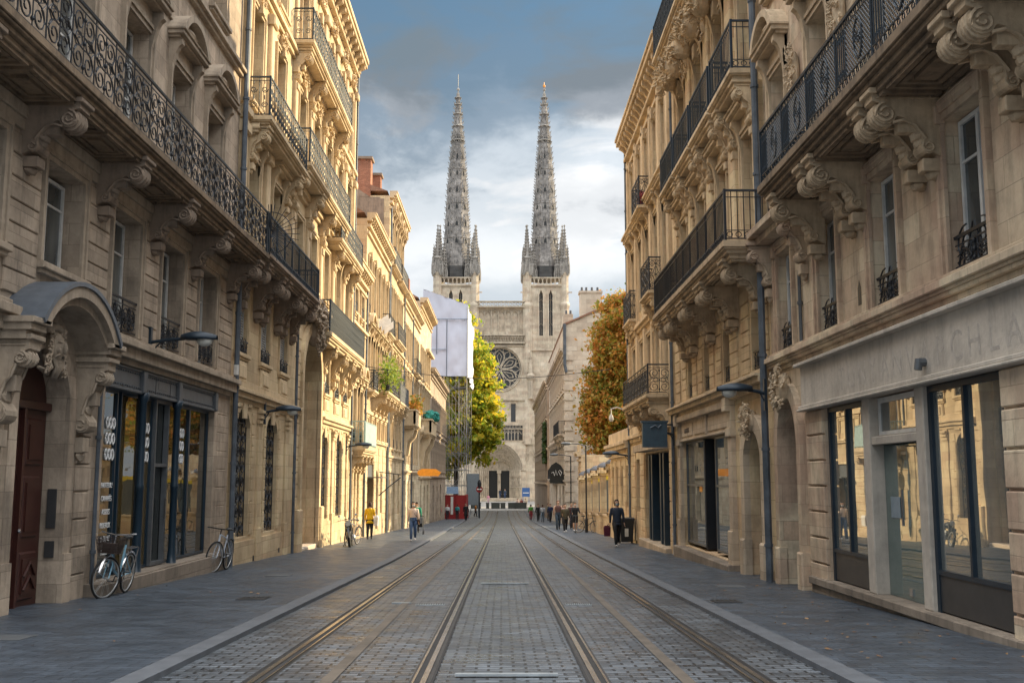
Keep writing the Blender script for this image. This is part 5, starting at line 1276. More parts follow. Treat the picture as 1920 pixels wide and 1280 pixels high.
for a, b in wins:
    m.box(a, b, Y0+.3, Y0+.35, 12.2, 15.6)
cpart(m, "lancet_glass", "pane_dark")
m = MB()      # portal: stepped orders
for k in range(6):
    w0 = PW-.36*k; y0 = Y0+.0+.42*k; A = parch(w0, H0, AP-.62*k); Bq = parch(w0-.35, H0, AP-.62*(k+1))
    for (p, q), (r, s_) in zip(zip(A, A[1:]), zip(Bq, Bq[1:])):
        m.quad((p[0], y0, p[1]), (q[0], y0, q[1]), (s_[0], y0+.42, s_[1]), (r[0], y0+.42, r[1]))
    m.tube([(x, y0+.04, z) for x, z in A], .10, 5)
    for s_ in (-1, 1):
        x = cx+s_*(w0-.2); m.box(min(x-.21, x+.21), max(x-.21, x+.21), y0, y0+.5, CZ, H0)
        m.lathe([(.13, CZ), (.13, CZ+2.2), (.2, CZ+2.3), (.16, CZ+2.5), (.17, CZ+3.6), (.10, CZ+4.0), (.12, CZ+4.15), (.22, CZ+4.5), (.2, H0)], x, y0-.05, 7)
    rd = random.Random(k)
    for j in range(1, len(A)-1): m.ell((A[j][0], y0+.12, A[j][1]-.14), (.13, .12, .17), 5, 4, .2, j)
m.tube([(x, Y0-.1, z) for x, z in parch(PW+.25, H0, AP+.35)], .14, 5)
cpart(m, "portal", "stone_church_trim")
m = MB(); W5 = PW-.35*6; T = parch(W5, H0, AP-.62*6); yb = Y0+2.5
m.prism([(x, z) for x, z in T], 'y', yb, yb+.2); m.v = [(x, y, z) for x, y, z in m.v]
for z in (3.5, 4.3, ): m.box(cx-W5, cx+W5, yb-.1, yb, z, z+.1)
for j in range(12): m.ell((cx-1.4+.255*j, yb-.05, 3.95), (.09, .1, .28), 5, 4, .2, j)
m.box(cx-.3, cx+.3, yb-.3, yb+.1, CZ, H0); m.ell((cx, yb-.4, 1.6), (.2, .2, .8), 7, 5); m.bbox(cx-.4, cx+.4, yb-.5, yb+.1, 2.6, H0)
m.box(cx-W5-.1, cx+W5+.1, yb-.05, yb+.1, H0-.1, H0+.15)
cpart(m, "tympanum", "stone_church_trim")
m = MB(); m.box(cx+.3, cx+4.4, Y0-.03, Y0-.01, 8.75, 10.7); m.box(cx+.3, cx+4.4, Y0-.03, Y0-.01, 10.95, 11.5); m.box(cx-4, cx-.9, Y0-.03, Y0-.01, 8.75, 10.7); cpart_(m, "gallery_shade_backing", "pane_dark")  # dark strips put in for the shade in the tracery holes
m = MB(); m.box(cx-2.1, cx-.3, yb+.1, yb+.15, CZ, H0-.1); m.box(cx+.3, cx+2.1, yb+.1, yb+.15, CZ, H0-.1); cpart(m, "door", "black_plastic")
# gable relief and statue niche on the right buttress strip
m = MB()
for X0, z0, s_ in ((5.3, 16.5, 1), (-6.4, 16.5, 1)):
    m.lathe([(.55, z0), (.5, z0+3.5), (.75, z0+3.8), (.85, z0+4.4), (.5, z0+4.8), (.42, z0+6.2), (.2, z0+7.6), (.03, z0+9.2)], X0, Y0-.3, 8)
    m.tube([(X0-1.0, Y0-.05, 5.0), (X0, Y0-.05, 9.6), (X0+1.0, Y0-.05, 5.0)], .1, 4); m.tube([(X0-.7, Y0-.05, 4.6), (X0-.5, Y0-.05, 6.0), (X0, Y0-.05, 6.8), (X0+.5, Y0-.05, 6.0), (X0+.7, Y0-.05, 4.6)], .07, 4)
    for k in range(4):
        for q in (-1, 1): m.box(X0+q*(.55-.1*k)-.1, X0+q*(.55-.1*k)+.1, Y0-.6, Y0-.2, z0+5+k*.9, z0+5.2+k*.9)
cpart(m, "relief_pinnacles", "stone_church_trim")
# towers
def tower(tx, hw):
    m = MB(); x0, x1 = tx-hw, tx+hw
    m.box(x0, x1, Y0+.15, Y0+8, CZ-.2, 25.9); m.box(x0-.1, x1+.1, Y0-.1, Y0+.15, 25.7, 26.0); m.box(x0-.05, x1+.05, Y0-.05, Y0+.15, 8.0, 8.2); m.box(x0-.05, x1+.05, Y0-.05, Y0+.15, 16.2, 16.45)
    a = x0+.3; b = x1-.3
    # belfry stage with two lancets
    wl = [(tx-1.4, tx-.45), (tx+.45, tx+1.4)]
    xs = [a, wl[0][0], wl[0][1], wl[1][0], wl[1][1], b]
    for p, q in zip(xs, xs[1:]):
        if (p, q) in wl:
            m.box(p, q, Y0+.4, Y0+2, 25.9, 28.6); m.prism([(p, 38.2), (p, 36.3), ((p+q)/2, 37.3), (q, 36.3), (q, 38.2)], 'y', Y0+.4, Y0+1.2)
        else: m.box(p, q, Y0+.4, Y0+2, 25.9, 38.2)
    m.box(a, a+.6, Y0+2, Y0+8, 25.9, 38.2); m.box(b-.6, b, Y0+2, Y0+8, 25.9, 38.2); m.box(a, b, Y0+7.4, Y0+8, 25.9, 38.2)
    for x in (wl[0][0], wl[0][1], wl[1][0], wl[1][1]): m.box(x-.13, x+.13, Y0+.2, Y0+.4, 26.0, 36.8); 
    for p, q in wl: m.tube([(p-.15, Y0+.3, 36.2), ((p+q)/2, Y0+.3, 37.6), (q+.15, Y0+.3, 36.2)], .12, 4)
    m.box(a-.2, b+.2, Y0+.1, Y0+8.2, 38.2, 38.55); m.box(a-.2, b+.2, Y0+.1, Y0+.3, 39.7, 39.9)
    for k in range(9):
        x = a+.6+k*(b-a-1.2)/8; m.tube([(x, Y0+.2, 38.5), (x+.35, Y0+.2, 39.75)], .07, 4); m.tube([(x+.35, Y0+.2, 38.5), (x, Y0+.2, 39.75)], .07, 4)
    tw = cpart(m, "tower", "stone_church")
    m = MB()
    for p, q in wl:
        m.box(p, q, Y0+1.1, Y0+1.2, 28.6, 37.3)
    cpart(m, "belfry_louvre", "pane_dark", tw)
    m = MB()
    for p, q in wl:
        c = (p+q)/2
        for z in (30.5, 33, 35.2): m.tube([(p, Y0+.9, z), (c, Y0+.9, z+.6), (q, Y0+.9, z)], .05, 4)
        m.box(c-.04, c+.04, Y0+.85, Y0+.95, 28.6, 37)
    cpart(m, "belfry_tracery", "stone_church_trim", tw)
    m = MB()
    for x, r in ((x0+.55, .85), (x1-.45, .75)):
        for y in (Y0+.5, Y0+7.6):
            m.lathe([(r*1.1, 8), (r*1.1, 33.6), (r*1.35, 34.4), (r*1.25, 34.8), (r, 35.0), (r, 40.2), (r*1.25, 40.8)], x, y, 8, PI/8)
            if y < Y0+2:
                for q in (-1, 1): m.box(x+q*r*.6-.12, x+q*r*1.7+.12, y-.12, y+.12, 36.9, 37.1)
    cpart(m, "stair_turret", "stone_church", tw)
    for x, r in ((x0+.55, 1.0), (x1-.45, .85)):
        for y in (Y0+.5, Y0+7.6):
            m = MB(); pinn(m, x, y, 40.5, r*.92, 9.8 if y < Y0+2 else 11.5); cpart(m, "pinnacle", "stone_spire_trim", tw)
    for x, y, h in ((tx-2.3, Y0+1.0, 7.5), (tx+2.3, Y0+1.0, 7.5), (tx-3.3, Y0+4.1, 8.0), (tx+3.2, Y0+4.1, 9.5), (tx+3.0, Y0+2.4, 8.0), (tx-2.9, Y0+2.4, 7.0)):
        m = MB(); pinn(m, x, y, 40.0, .5, h); cpart_(m, "pinnacle", "stone_spire_trim", tw)
    # spire
    m = MB(); sy = Y0+4.1; zb, zt = 39.9, 78.6; rb = 3.0
    RT = [(39, 3.1), (45.5, 2.75), (52, 2.4), (58, 2.05), (63, 1.66), (69.5, 1.1), (75, .62), (78, .26), (81, .1)]
    rad = lambda z: np.interp(z, [q[0] for q in RT], [q[1] for q in RT]).item()
    zs = [zb, 43.2, 43.3, 43.7, 43.8]+[44+2.1*i for i in range(1, 17)]
    m.lathe([(rad(z)+(.12 if abs(z-43.5) < .3 else 0), z) for z in zs], tx, sy, 8, PI/8)
    for z in [48+7*i for i in range(4)]:
        m.lathe([(rad(z)+.02, z), (rad(z)+.08, z+.1), (rad(z)+.08, z+.2), (rad(z)+.0, z+.3)], tx, sy, 8, PI/8)
    sp = cpart(m, "spire", "stone_spire")
    m = MB(); m.lathe([(rad(z)+.09, z) for z in (zb+.1, 43.0)], tx, sy, 8, PI/8); cpart(m, "spire_base", "stone_black", sp)
    m = MB()
    for k in range(8):
        a_ = PI/8+k*PI/4; z = 44.2
        while z < zt-1:
            r = rad(z); x, y = tx+(r+.10)*math.cos(a_), sy+(r+.10)*math.sin(a_); s_ = .13+.07*(zt-z)/36
            m.add([(x-s_, y, z), (x, y-s_, z), (x+s_, y, z), (x, y+s_, z), (x+math.cos(a_)*.36, y+math.sin(a_)*.36, z+.42)], [(0, 1, 4), (1, 2, 4), (2, 3, 4), (3, 0, 4), (0, 1, 2, 3)]); z += .95+.35*(zt-z)/36
        m.tube([(tx+rad(z)*math.cos(a_), sy+rad(z)*math.sin(a_), z) for z in (zb, zt-.5)], .10, 4, r2=.04)
    m.lathe([(.15, zt-1), (.32, zt-.9), (.15, zt-.6), (.12, zt), (.3, zt+.15), (.25, zt+.4), (.05, zt+.6), (.03, zt+1.3)], tx, sy, 8)
    for z in (68, 71, 73.5, 75.5, 77): m.lathe([(rad(z)+.05, z), (rad(z)+.3, z+.08), (rad(z)+.05, z+.3)], tx, sy, 8)
    cpart(m, "crockets", "stone_spire_trim", sp)
    m = MB(); g = MB()
    for j, z in enumerate([47+3.45*i for i in range(7)]):
        for k in range(8):
            a_ = k*PI/4; r = rad(z)*math.cos(PI/8)+.02; c, s_ = math.cos(a_), math.sin(a_); q = .26*(1-j*.07)
            def F(u, v, e): return (tx+(r-v*.078+e)*c-u*s_, sy+(r-v*.078+e)*s_+u*c, z+v)
            m.quad(F(-q, 0, .02), F(q, 0, .02), F(q*.8, .6, .02), F(0, 1.0, .02), F(-q*.8, .6, .02))
            g.tube([F(-q*1.5, -.15, .06), F(-q*1.3, .7, .08), F(0, 1.9, .14), F(q*1.3, .7, .08), F(q*1.5, -.15, .06)], .06, 4)
            g.tube([F(0, 1.8, .1), F(0, 2.5, .12)], .05, 4)
    cpart(m, "spire_opening", "black_plastic", sp); cpart(g, "spire_gablet", "stone_spire_trim", sp)
    return sp
tower(-8.95, 4.1); sp = tower(8.3, 4.1)
m = MB(); m.ell((8.3, Y0+4.1, 79.6), (.25, .25, .35), 8, 6); m.tube([(8.3, Y0+4.1, 79.8), (8.3, Y0+4.1, 80.4)], .06); cpart(m, "gilt_finial", "amber", sp)
m = MB(); m.tube([(-8.95, Y0+4.1, 79.5), (-8.95, Y0+4.1, 82)], .05); cpart(m, "lightning_rod", "iron")
m = MB(); m.box(-30, -13.2, Y0+1, Y0+8, CZ-.2, 19); m.box(12.5, 30, Y0+1, Y0+8, CZ-.2, 19); m.box(-5, 4.4, Y0+3, Y0+30, CZ-.2, 30); cpart(m, "nave_wall", "stone_church")
m = MB()
for i in range(4): m.box(-9+.1*i, 8-.1*i, Y0-2.6+.5*i, Y0+2, CZ-.3, CZ+.02+.13*i)
cpart(m, "steps", "stone_church_trim")
# ================================================================== scaffold
t = thing("scaffold", "tall tube scaffold wrapped in pale blue sheeting over its upper storeys", "scaffold", (-6.4, 137, gz(130)))
def at_(mb, o): mb.v = [(x-o[0], y-o[1], z-o[2]) for x, y, z in mb.v]; return mb
O = (-6.4, 137, gz(130))
m = MB()
XS = [-4.45, -5.4, -6.7, -8.0]; YSs = [128.1, 131.5, 138, 149]; ZS = [gz(130)+2.0*i for i in range(13)]
for x in XS:
    for y in YSs: m.tube([(x, y, -3.8), (x, y, 21)], .035, 4)
for z in ZS[1:]:
    for x in XS:
        for q in (0,): m.tube([(x, 128.1, z+q), (x, 149, z+q)], .024, 4)
    for y in YSs: m.tube([(-4.45, y, z), (-8, y, z)], .024, 4)
for i, z in enumerate(ZS[:-1]):
    if z > 15: break
    m.tube([(-5.4, 128.1, z), (-6.7, 128.1, z+2)], .025, 4)
    for x in XS[:2]:
        for j in range(0, 3, 2): m.tube([(x, YSs[j], z if i % 2 else z+2), (x, YSs[j+1], z+2 if i % 2 else z)], .025, 4)
    m.tube([(-4.45, 128.1, z if i % 2 else z+2), (-6.1, 128.1, z+2 if i % 2 else z)], .035, 4); m.tube([(-8, 128.1, z if i % 2 else z+2), (-6.1, 128.1, z+2 if i % 2 else z)], .035, 4)
m.build("tubes", "scaffold_tube", t)
ob = t.children[0] if t.children else None
for o_ in [o for o in bpy.data.objects if o.parent == t]:
    for v in o_.data.vertices: v.co -= Vector(O)
m = MB()
for z in (ZS[4], ZS[8]): m.box(-6.05, -4.5, 128.2, 131, z+.04, z+.09)
at_(m, O).build("platform", "planter", t)
m = MB(); X0, X1, Ya, Yb, z0, z1 = -9.9, -4.28, 127.9, 149.3, 14.1, 23.0
def crump(m, p, q, r, s_, nx, nz, amp, ax, seed):
    rd = random.Random(seed); g = []
    for j in range(nz+1):
        for i in range(nx+1):
            u, v = i/nx, j/nz
            P_ = Vector(p).lerp(Vector(q), u).lerp(Vector(s_).lerp(Vector(r), u), v); d = amp*(noise.noise(Vector((u*7+seed, v*5, seed)))+.3*rd.uniform(-1, 1))
            P_[ax] += d if 0 < i < nx else 0; g.append(tuple(P_))
    m.add(g, [(j*(nx+1)+i, j*(nx+1)+i+1, (j+1)*(nx+1)+i+1, (j+1)*(nx+1)+i) for j in range(nz) for i in range(nx)])
crump(m, (X0, Ya, z0), (X1, Ya, z0), (X1, Ya, z1), (X0, Ya, 25.0), 24, 24, .14, 1, 1)
crump(m, (X1, Ya, z0), (X1, Yb, z0), (X1, Yb, z1), (X1, Ya, z1), 30, 20, .3, 0, 2)
crump(m, (X0, Ya, 25.0), (X1, Ya, z1), (X1, Yb, z1), (X0, Yb, 25), 10, 10, .1, 2, 3)
at_(m, O).build("sheeting", "sheet", t, smooth=True)
m = MB()
for p, q in (((-9.9, 21.2), (X1, 21.2)), ((-8.15, 16.8), (-8.15, 21.2)), ((-6.9, z0), (-6.9, 21.2)), ((-4.35, z0), (-4.35, 22.8)), ((-9.5, 17.4), (-7.0, 17.4))): m.tube([(p[0], Ya-.12, p[1]), (q[0], Ya-.12, q[1])], .05, 4)
at_(m, O).build("seam", "zinc", t)
def simple(name, lbl, cat, mat, mb, o, grp=None, kids=()):
    q = at_(mb, o).build(name, mat, None, o); tag(q, lbl, cat, grp)
    for km, kn, kmat in kids: at_(km, o).build(kn, kmat, q)
    return q
g0 = gz(128)
m = MB(); k1 = MB(); k2 = MB(); k3 = MB()
m.box(-7.9, -4.4, 126.6, 126.7, g0-.1, g0+2.9); m.box(-4.45, -4.35, 126.6, 134, g0-.1, g0+2.9)
for x in (-7.9, -6.8, -5.6, -4.45): m.box(x, x+.1, 126.5, 126.6, g0-.1, g0+3)
k1.box(-6.2, -5.9, 126.48, 126.55, g0+.6, g0+2.7); k2.box(-7.8, -7.0, 126.4, 126.5, g0+3.05, g0+4.1); k3.box(-6.7, -5.3, 126.4, 126.5, g0+3.05, g0+3.9)
simple("hoarding", "red site hoarding with small blue panels at the foot of the scaffold", "hoarding", "barrier_red", m, (-6.1, 126.6, g0), None, [(k1, "notice", "white_paint"), (k2, "information_panel", "panel_blue"), (k3, "information_panel", "panel_lightblue")])
m = MB(); m.box(-4.6, -3.0, 136.0, 136.1, gz(136)+1.6, gz(136)+5.6); 
for x in (-4.55, -3.15): m.box(x, x+.1, 135.95, 136.15, gz(136)-.1, gz(136)+5.6)
simple("site_screen", "grey screen panel beside the scaffold, left of the cathedral door", "screen", "panel_grey", m, (-3.9, 136, gz(136)))
m = MB(); k = MB(); k2 = MB(); z = gz(133); m.tube([(-2.9, 133, z-.1), (-2.9, 133, z+4.6)], .1, 8); m.lathe([(.2, z+3.4), (.26, z+4.4), (.1, z+4.8)], -2.9, 133, 8)
k.lathe([(.42, 0), (.42, .04)], 0, 0, 16); k.v = [(x-2.9, 132.88-zz, y+z+3.6) for x, y, zz in k.v]; k2.box(-3.2, -2.6, 132.80, 132.83, z+3.53, z+3.67)
simple("road_sign", "round red no entry sign on a dark post near the scaffold", "sign", "iron", m, (-2.9, 133, z), None, [(k, "sign_disc", "barrier_red"), (k2, "sign_bar", "white_letters")])
# planters / benches in front of the cathedral
zz = gz(172)
for i, (x, w_) in enumerate(((-4.3, 1.6), (-2.4, .5), (-1.1, 1.4), (.1, .8), (1.6, 1.3), (3.0, 1.9))):
    m = MB(); m.box(-w_/2, w_/2, -.35, .35, 0, .95); m.box(-w_/2-.05, w_/2+.05, -.4, .4, .88, .97)
    for q in (-1, 1): m.box(q*(w_/2-.08)-.05, q*(w_/2-.08)+.05, -.42, -.36, 0, .9)
    o = m.build("planter", "planter", None, (x, 172, zz)); tag(o, "dark planter box on the plaza, %s from the left" % ("first", "second", "third", "fourth", "fifth", "sixth")[i], "planter", "planters on the plaza")
m = MB(); k = MB(); z = gz(192); m.box(3.6, 5.0, 191, 191.1, z+1.0, z+2.6); m.box(3.7, 3.8, 191.0, 191.1, z-.1, z+1); m.box(4.8, 4.9, 191, 191.1, z-.1, z+1); k.box(3.75, 4.85, 190.97, 190.99, z+1.6, z+1.75)
simple("notice_board", "blue notice board at the foot of the cathedral, right of its door", "sign", "panel_blue", m, (4.3, 191, z), None, [(k, "notice_text", "white_letters")])
# ================================================================== trees
def leaves(center_fn, n, size, seed, flat=.5, droop=0):
    r = np.random.default_rng(seed)
    P = center_fn(n, r); n = len(P)
    a = r.normal(size=(n, 3)); a[:, 2] *= flat; a /= np.linalg.norm(a, axis=1)[:, None]
    b = r.normal(size=(n, 3)); b[:, 2] -= droop; b -= (b*a).sum(1)[:, None]*a; b /= np.linalg.norm(b, axis=1)[:, None]
    s = size*(.45+1.0*r.random(n)**1.5)[:, None]
    V = np.stack([P-a*s*.45, P-b*s*.1+b*s*.0+a*0-b*s*.35, P+a*s*.45, P+b*s*.75], 1).reshape(-1, 3)
    F = np.arange(4*n).reshape(n, 4); return V, F
def leaf_obj(name, V, F, mat, parent=None, loc=(0, 0, 0)):
    me = bpy.data.meshes.new(name); me.vertices.add(len(V)); me.vertices.foreach_set("co", V.astype(np.float32).ravel())
    me.loops.add(F.size); me.loops.foreach_set("vertex_index", F.astype(np.int32).ravel())
    me.polygons.add(len(F)); me.polygons.foreach_set("loop_start", (np.arange(len(F))*4).astype(np.int32))
    me.update(calc_edges=True); me.materials.append(M_[mat])
    o = bpy.data.objects.new(name, me); C.objects.link(o); o.location = loc
    if parent: o.parent = parent
    return o
def tree(label, loc, blobs, nclump, per, lsize, mat, trunk_h, tr, seed, cs=1.0):
    t = thing("tree", label, "tree", loc); rd = random.Random(seed)
    cl = []
    tot = sum(b[3]*b[4]*b[5] for b in blobs)
    for b in blobs:
        for _ in range(int(nclump*b[3]*b[4]*b[5]/tot)+1):
            while True:
                p = Vector((rd.uniform(-1, 1), rd.uniform(-1, 1), rd.uniform(-1, 1)))
                if .45 < p.length < 1: break
            p = p*(1+.38*noise.noise(p*2.2+Vector((seed, 0, 0))))
            cl.append((b[0]+p.x*b[3], b[1]+p.y*b[4], b[2]+p.z*b[5]))
    cl = np.array(cl)
    def cf(n, r):
        c = np.repeat(cl, per, 0); k = np.repeat(.55+.9*r.random((len(cl), 1)), per, 0); q = r.normal(size=c.shape)*np.array([.55, .55, .34])*cs*k; return c+q
    V, F = leaves(cf, 0, lsize, seed)
    leaf_obj("crown", V, F, mat, t)
    m = MB(); m.tube([(0, 0, -.3), (.1, .05, trunk_h*.5), (.0, 0, trunk_h)], tr, 8, r2=tr*.75)
    for k in range(14):
        c = cl[rd.randrange(len(cl))]; s = Vector((0, 0, trunk_h*(.75+.25*rd.random()))); e = Vector(c); md = s.lerp(e, .5)+Vector((0, 0, .8))
        m.tube([s, md, e], tr*.4, 5, r2=.03)
    m.build("trunk", "bark", t); return t
tree("tall yellow-green plane tree beside the scaffold, in front of the cathedral", (-7.3, 163, gz(163)),
     [(0, 0, 13.5, 6.9, 6, 6.8), (-.6, 0, 21, 6.3, 5.5, 6), (-.5, 0, 27.5, 3.6, 3.4, 4.6), (1.4, 0, 17, 5.5, 5, 5.5)], 900, 60, .55, "leaves_green", 8, .4, 3)
tree("rust and green autumn tree rising over the garden wall on the right", (10.3, 80, gz(80)),
     [(0, 0, 8.5, 4.1, 4, 5.2), (.4, 0, 13, 3.6, 4, 4.6), (.2, 0, 15.5, 2.6, 2.8, 2.8)], 1100, 120, .25, "leaves_rust", 4, .28, 5, .75)
V, F = leaves(lambda n, r: np.stack([5.35-.25*r.random(1500), 128+r.random(1500)*5, 3.5+r.random(1500)**1.2*5], 1), 0, .32, 4)
o = leaf_obj("creeper", V-np.array([5.2, 130, 3]), F, "leaves_dark", None, (5.2, 130, 3)); tag(o, "green creeper clinging to the narrow dark house at the far right end", "creeper")
V, F = leaves(lambda n, r: np.stack([-6.1+.5*r.normal(size=900)*.4, 55.2+r.random(900)*4.6, 6.9+r.normal(size=900)*.38+.6*np.sin(r.random(900)*3)], 1), 0, .13, 6)
o = leaf_obj("balcony_plant", V-np.array([-6.2, 55, 6]), F, "leaves_vine", None, (-6.2, 55, 6)); tag(o, "wispy yellow-green vine growing over the scrolled balcony on the left", "plant")
V, F = leaves(lambda n, r: np.stack([-6.15+.18*r.normal(size=420), 54.9+.3*r.normal(size=420), 6.8+r.normal(size=420)*.4], 1), 0, .13, 8)
o = leaf_obj("potted_plant", V-np.array([-6.1, 54.9, 6.1]), F, "leaves_vine", None, (-6.1, 54.9, 6.1)); tag(o, "bright green potted plant at the near corner of the scrolled balcony", "plant")
m = MB(); m.lathe([(.12, 0), (.17, .3), (.18, .32)], 0, 0, 10); m.build("pot", "black_plastic", o)
V, F = leaves(lambda n, r: np.stack([-6.3+.25*r.normal(size=500), 74+r.random(500)*2.4, 6.7+r.normal(size=500)*.35], 1), 0, .2, 9)
o = leaf_obj("potted_plant", V-np.array([-6.3, 75, 6.3]), F, "leaves_rust", None, (-6.3, 75, 6.3)); tag(o, "brownish potted shrub on the nearer stone balcony", "plant")
m = MB(); m.box(-.25, .25, -1, 1, -.1, .12); m.build("pot", "stone_dark", o)
m = MB(); rd = random.Random(2)
for k in range(9): m.ell((rd.uniform(-.35, .35), rd.uniform(-1.3, 1.3), .25+rd.uniform(-.1, .35)), (.35, .6, .3), 7, 5, .35, k)
o = m.build("awning_cloth", "teal_cloth", None, (-6.15, 89.6, 6.6)); tag(o, "folded teal parasol cloth lying on the far stone balcony", "cloth")
V, F = leaves(lambda n, r: np.stack([np.concatenate([3.35+1.9*r.random(110), -6.3+2.6*r.random(30)]), np.concatenate([10.3+r.random(110)**1.3*10, 11+9*r.random(30)]), np.zeros(140)], 1), 0, .05, 12)
P_ = V.reshape(-1, 4, 3); P_[:, :, 2] = P_[:, :, 2]*.25
for k in range(len(P_)): P_[k, :, 2] += gz(P_[k, 0, 1])+.062
o = leaf_obj("fallen_leaves", P_.reshape(-1, 3), F, "leaves_litter"); tag(o, "scattered dry brown leaves on the pavements", "leaves", None, "stuff")
# ================================================================== wall lamps, wires, signs
def wall_lamp(label, x, y, z, sg, ln=1.1):
    t = thing("wall_lamp", label, "street lamp", (x, y, z), 0, "street lamps on wall brackets")
    m = MB(); m.box(min(0, sg*.05), max(0, sg*.05), -.05, .05, -.35, .28); m.tube([(0, 0, -.02), (sg*ln*.5, 0, .03), (sg*ln, 0, .06)], .035, 6); m.tube([(0, 0, -.25), (sg*ln*.35, 0, 0)], .015, 4); m.build("bracket_arm", "iron_blue", t)
    m = MB(); a, b = ln, ln+.62
    prof = [(.02, .14), (.12, .15), (.17, .10), (.19, .02), (.17, -.01)]
    vs = []; n = 10
    for i in range(9):
        u = i/8; w_ = .06+.15*math.sin(PI*min(1, u*1.1)**.8) if u < .95 else .07; h_ = .05+.11*math.sin(PI*(.15+.75*u))
        for k in range(n):
            q = PI*k/(n-1); vs.append((sg*(a-.08+(b-a+.08)*u), w_*math.cos(q), .04+h_*math.sin(q)))
    m.add(vs, [(i*n+k, i*n+k+1, (i+1)*n+k+1, (i+1)*n+k) for i in range(8) for k in range(n-1)]+[tuple(i*n for i in range(9))+tuple(i*n+n-1 for i in range(8, -1, -1))])
    h = m.build("lamp_head", "iron_blue", t, smooth=True)
    m = MB(); m.ell((sg*(b-.24), 0, .01), (.16, .11, .11), 10, 6); m.build("lamp_glass", "lamp_glass", h, smooth=True); return t
wall_lamp("blue-grey street lamp on the left wall, over the dark blue shop front", LW+.03, 20.1, 4.15, 1, .70)
wall_lamp("street lamp on the left wall between the two dark grille windows", LW+.1, 29.75, 3.4, 1, .42)
wall_lamp("street lamp on the sunlit left wall by the pale blue-green balcony", LW+.1, 45.4, 2.9, 1, .5)
wall_lamp("street lamp on the right wall by the blue pipe and the two arched doors", RW-.25, 20.6, 3.2, -1, .36)
wall_lamp("street lamp on the right wall in front of the square dark sign", RW-.1, 32.7, 2.9, -1, .4)
wall_lamp("street lamp on the right wall above the low lodge", RW-.1, 44.6, 2.5, -1, .5)
def post_lamp(label, x, y, h, sg):
    t = thing("street_lamp", label, "street lamp", (x, y, gz(y)), 0, "lamp posts by the garden wall")
    m = MB(); m.lathe([(.09, 0), (.09, .8), (.05, .9), (.045, h)], 0, 0, 8); m.tube([(0, 0, h), (sg*.5, 0, h+.1), (sg*1.0, 0, h+.12)], .03, 5); m.build("post", "iron", t)
    m = MB(); m.ell((sg*1.2, 0, h+.12), (.35, .17, .10), 10, 6); m.build("lamp_head", "iron_grey", t, smooth=True)
post_lamp("thin lamp post where the bicycle leans, right pavement", 5.05, 63.2, 5.2, -1)
post_lamp("thin lamp post on the right pavement, beyond the one with the bicycle", 5.0, 76.5, 5.2, -1)
m = MB(); m.tube([(-6.8+1.12*i, 52+.1*i, 7.1-.55*math.sin(PI*i/11)) for i in range(12)], .018, 4)
m.v = [(x, y-52, z-7) for x, y, z in m.v]; o = m.build("overhead_cable", "iron", None, (0, 52, 7)); tag(o, "thin dark cable slung across the street between the facades", "cable")
m = MB(); k = MB(); m.box(-.38, .38, -.12, .12, -.40, .40); m.box(-.42, .42, -.14, .14, .36, .42)
k.tube([(-.15, -.16, .2), (0, -.16, .28), (.1, -.16, .2), (.18, -.16, .3)], .02, 4)
o = m.build("shop_sign", "sign_blue", None, (4.73, 32.4, 2.88)); tag(o, "square dark blue box sign hanging out from the right wall", "sign"); k.build("sign_emblem", "zinc", o)
k = MB(); k.tube([(.3, 0, .3), (.8, 0, .3)], .03); k.build("bracket", "iron", o)
m = MB(); m.prism([(-.85, -.16), (-.7, -.32), (.7, -.32), (.9, -.05), (.5, .2), (-.5, .22), (-.85, .05)], 'y', -.08, .08)
o = m.build("hanging_sign", "amber", None, (-5.45, 78, 2.05)); tag(o, "glowing orange lozenge sign hanging over the left pavement", "sign"); k = MB(); k.tube([(-1.4, 0, .1), (-.8, 0, .1)], .03); k.build("bracket", "iron", o)
m = MB(); m.tube([(-6.85, 58.4, .6), (-6.3, 58.6, 1.1), (-5.7, 58.9, 1.6)], .04); m.tube([(-6.85, 58.4, 1.9), (-5.7, 58.9, 1.75)], .03)
simple("awning", "folded dark awning arm sticking out of the left wall above the pavement", "awning", "iron", m, (-6.85, 58.4, 1.2))
m = MB(); m.lathe([(.05, .1), (.09, .0), (.10, -.1), (.06, -.18)], 0, 0, 8); k = MB(); k.tube([(0, 0, .1), (0, 0, .35), (.25, 0, .42), (.6, 0, .3)], .03)
o = m.build("security_camera", "white_paint", None, (4.6, 44.0, 4.1)); tag(o, "white dome camera on a curved bracket above the low lodge", "camera"); k.build("bracket", "white_paint", o)
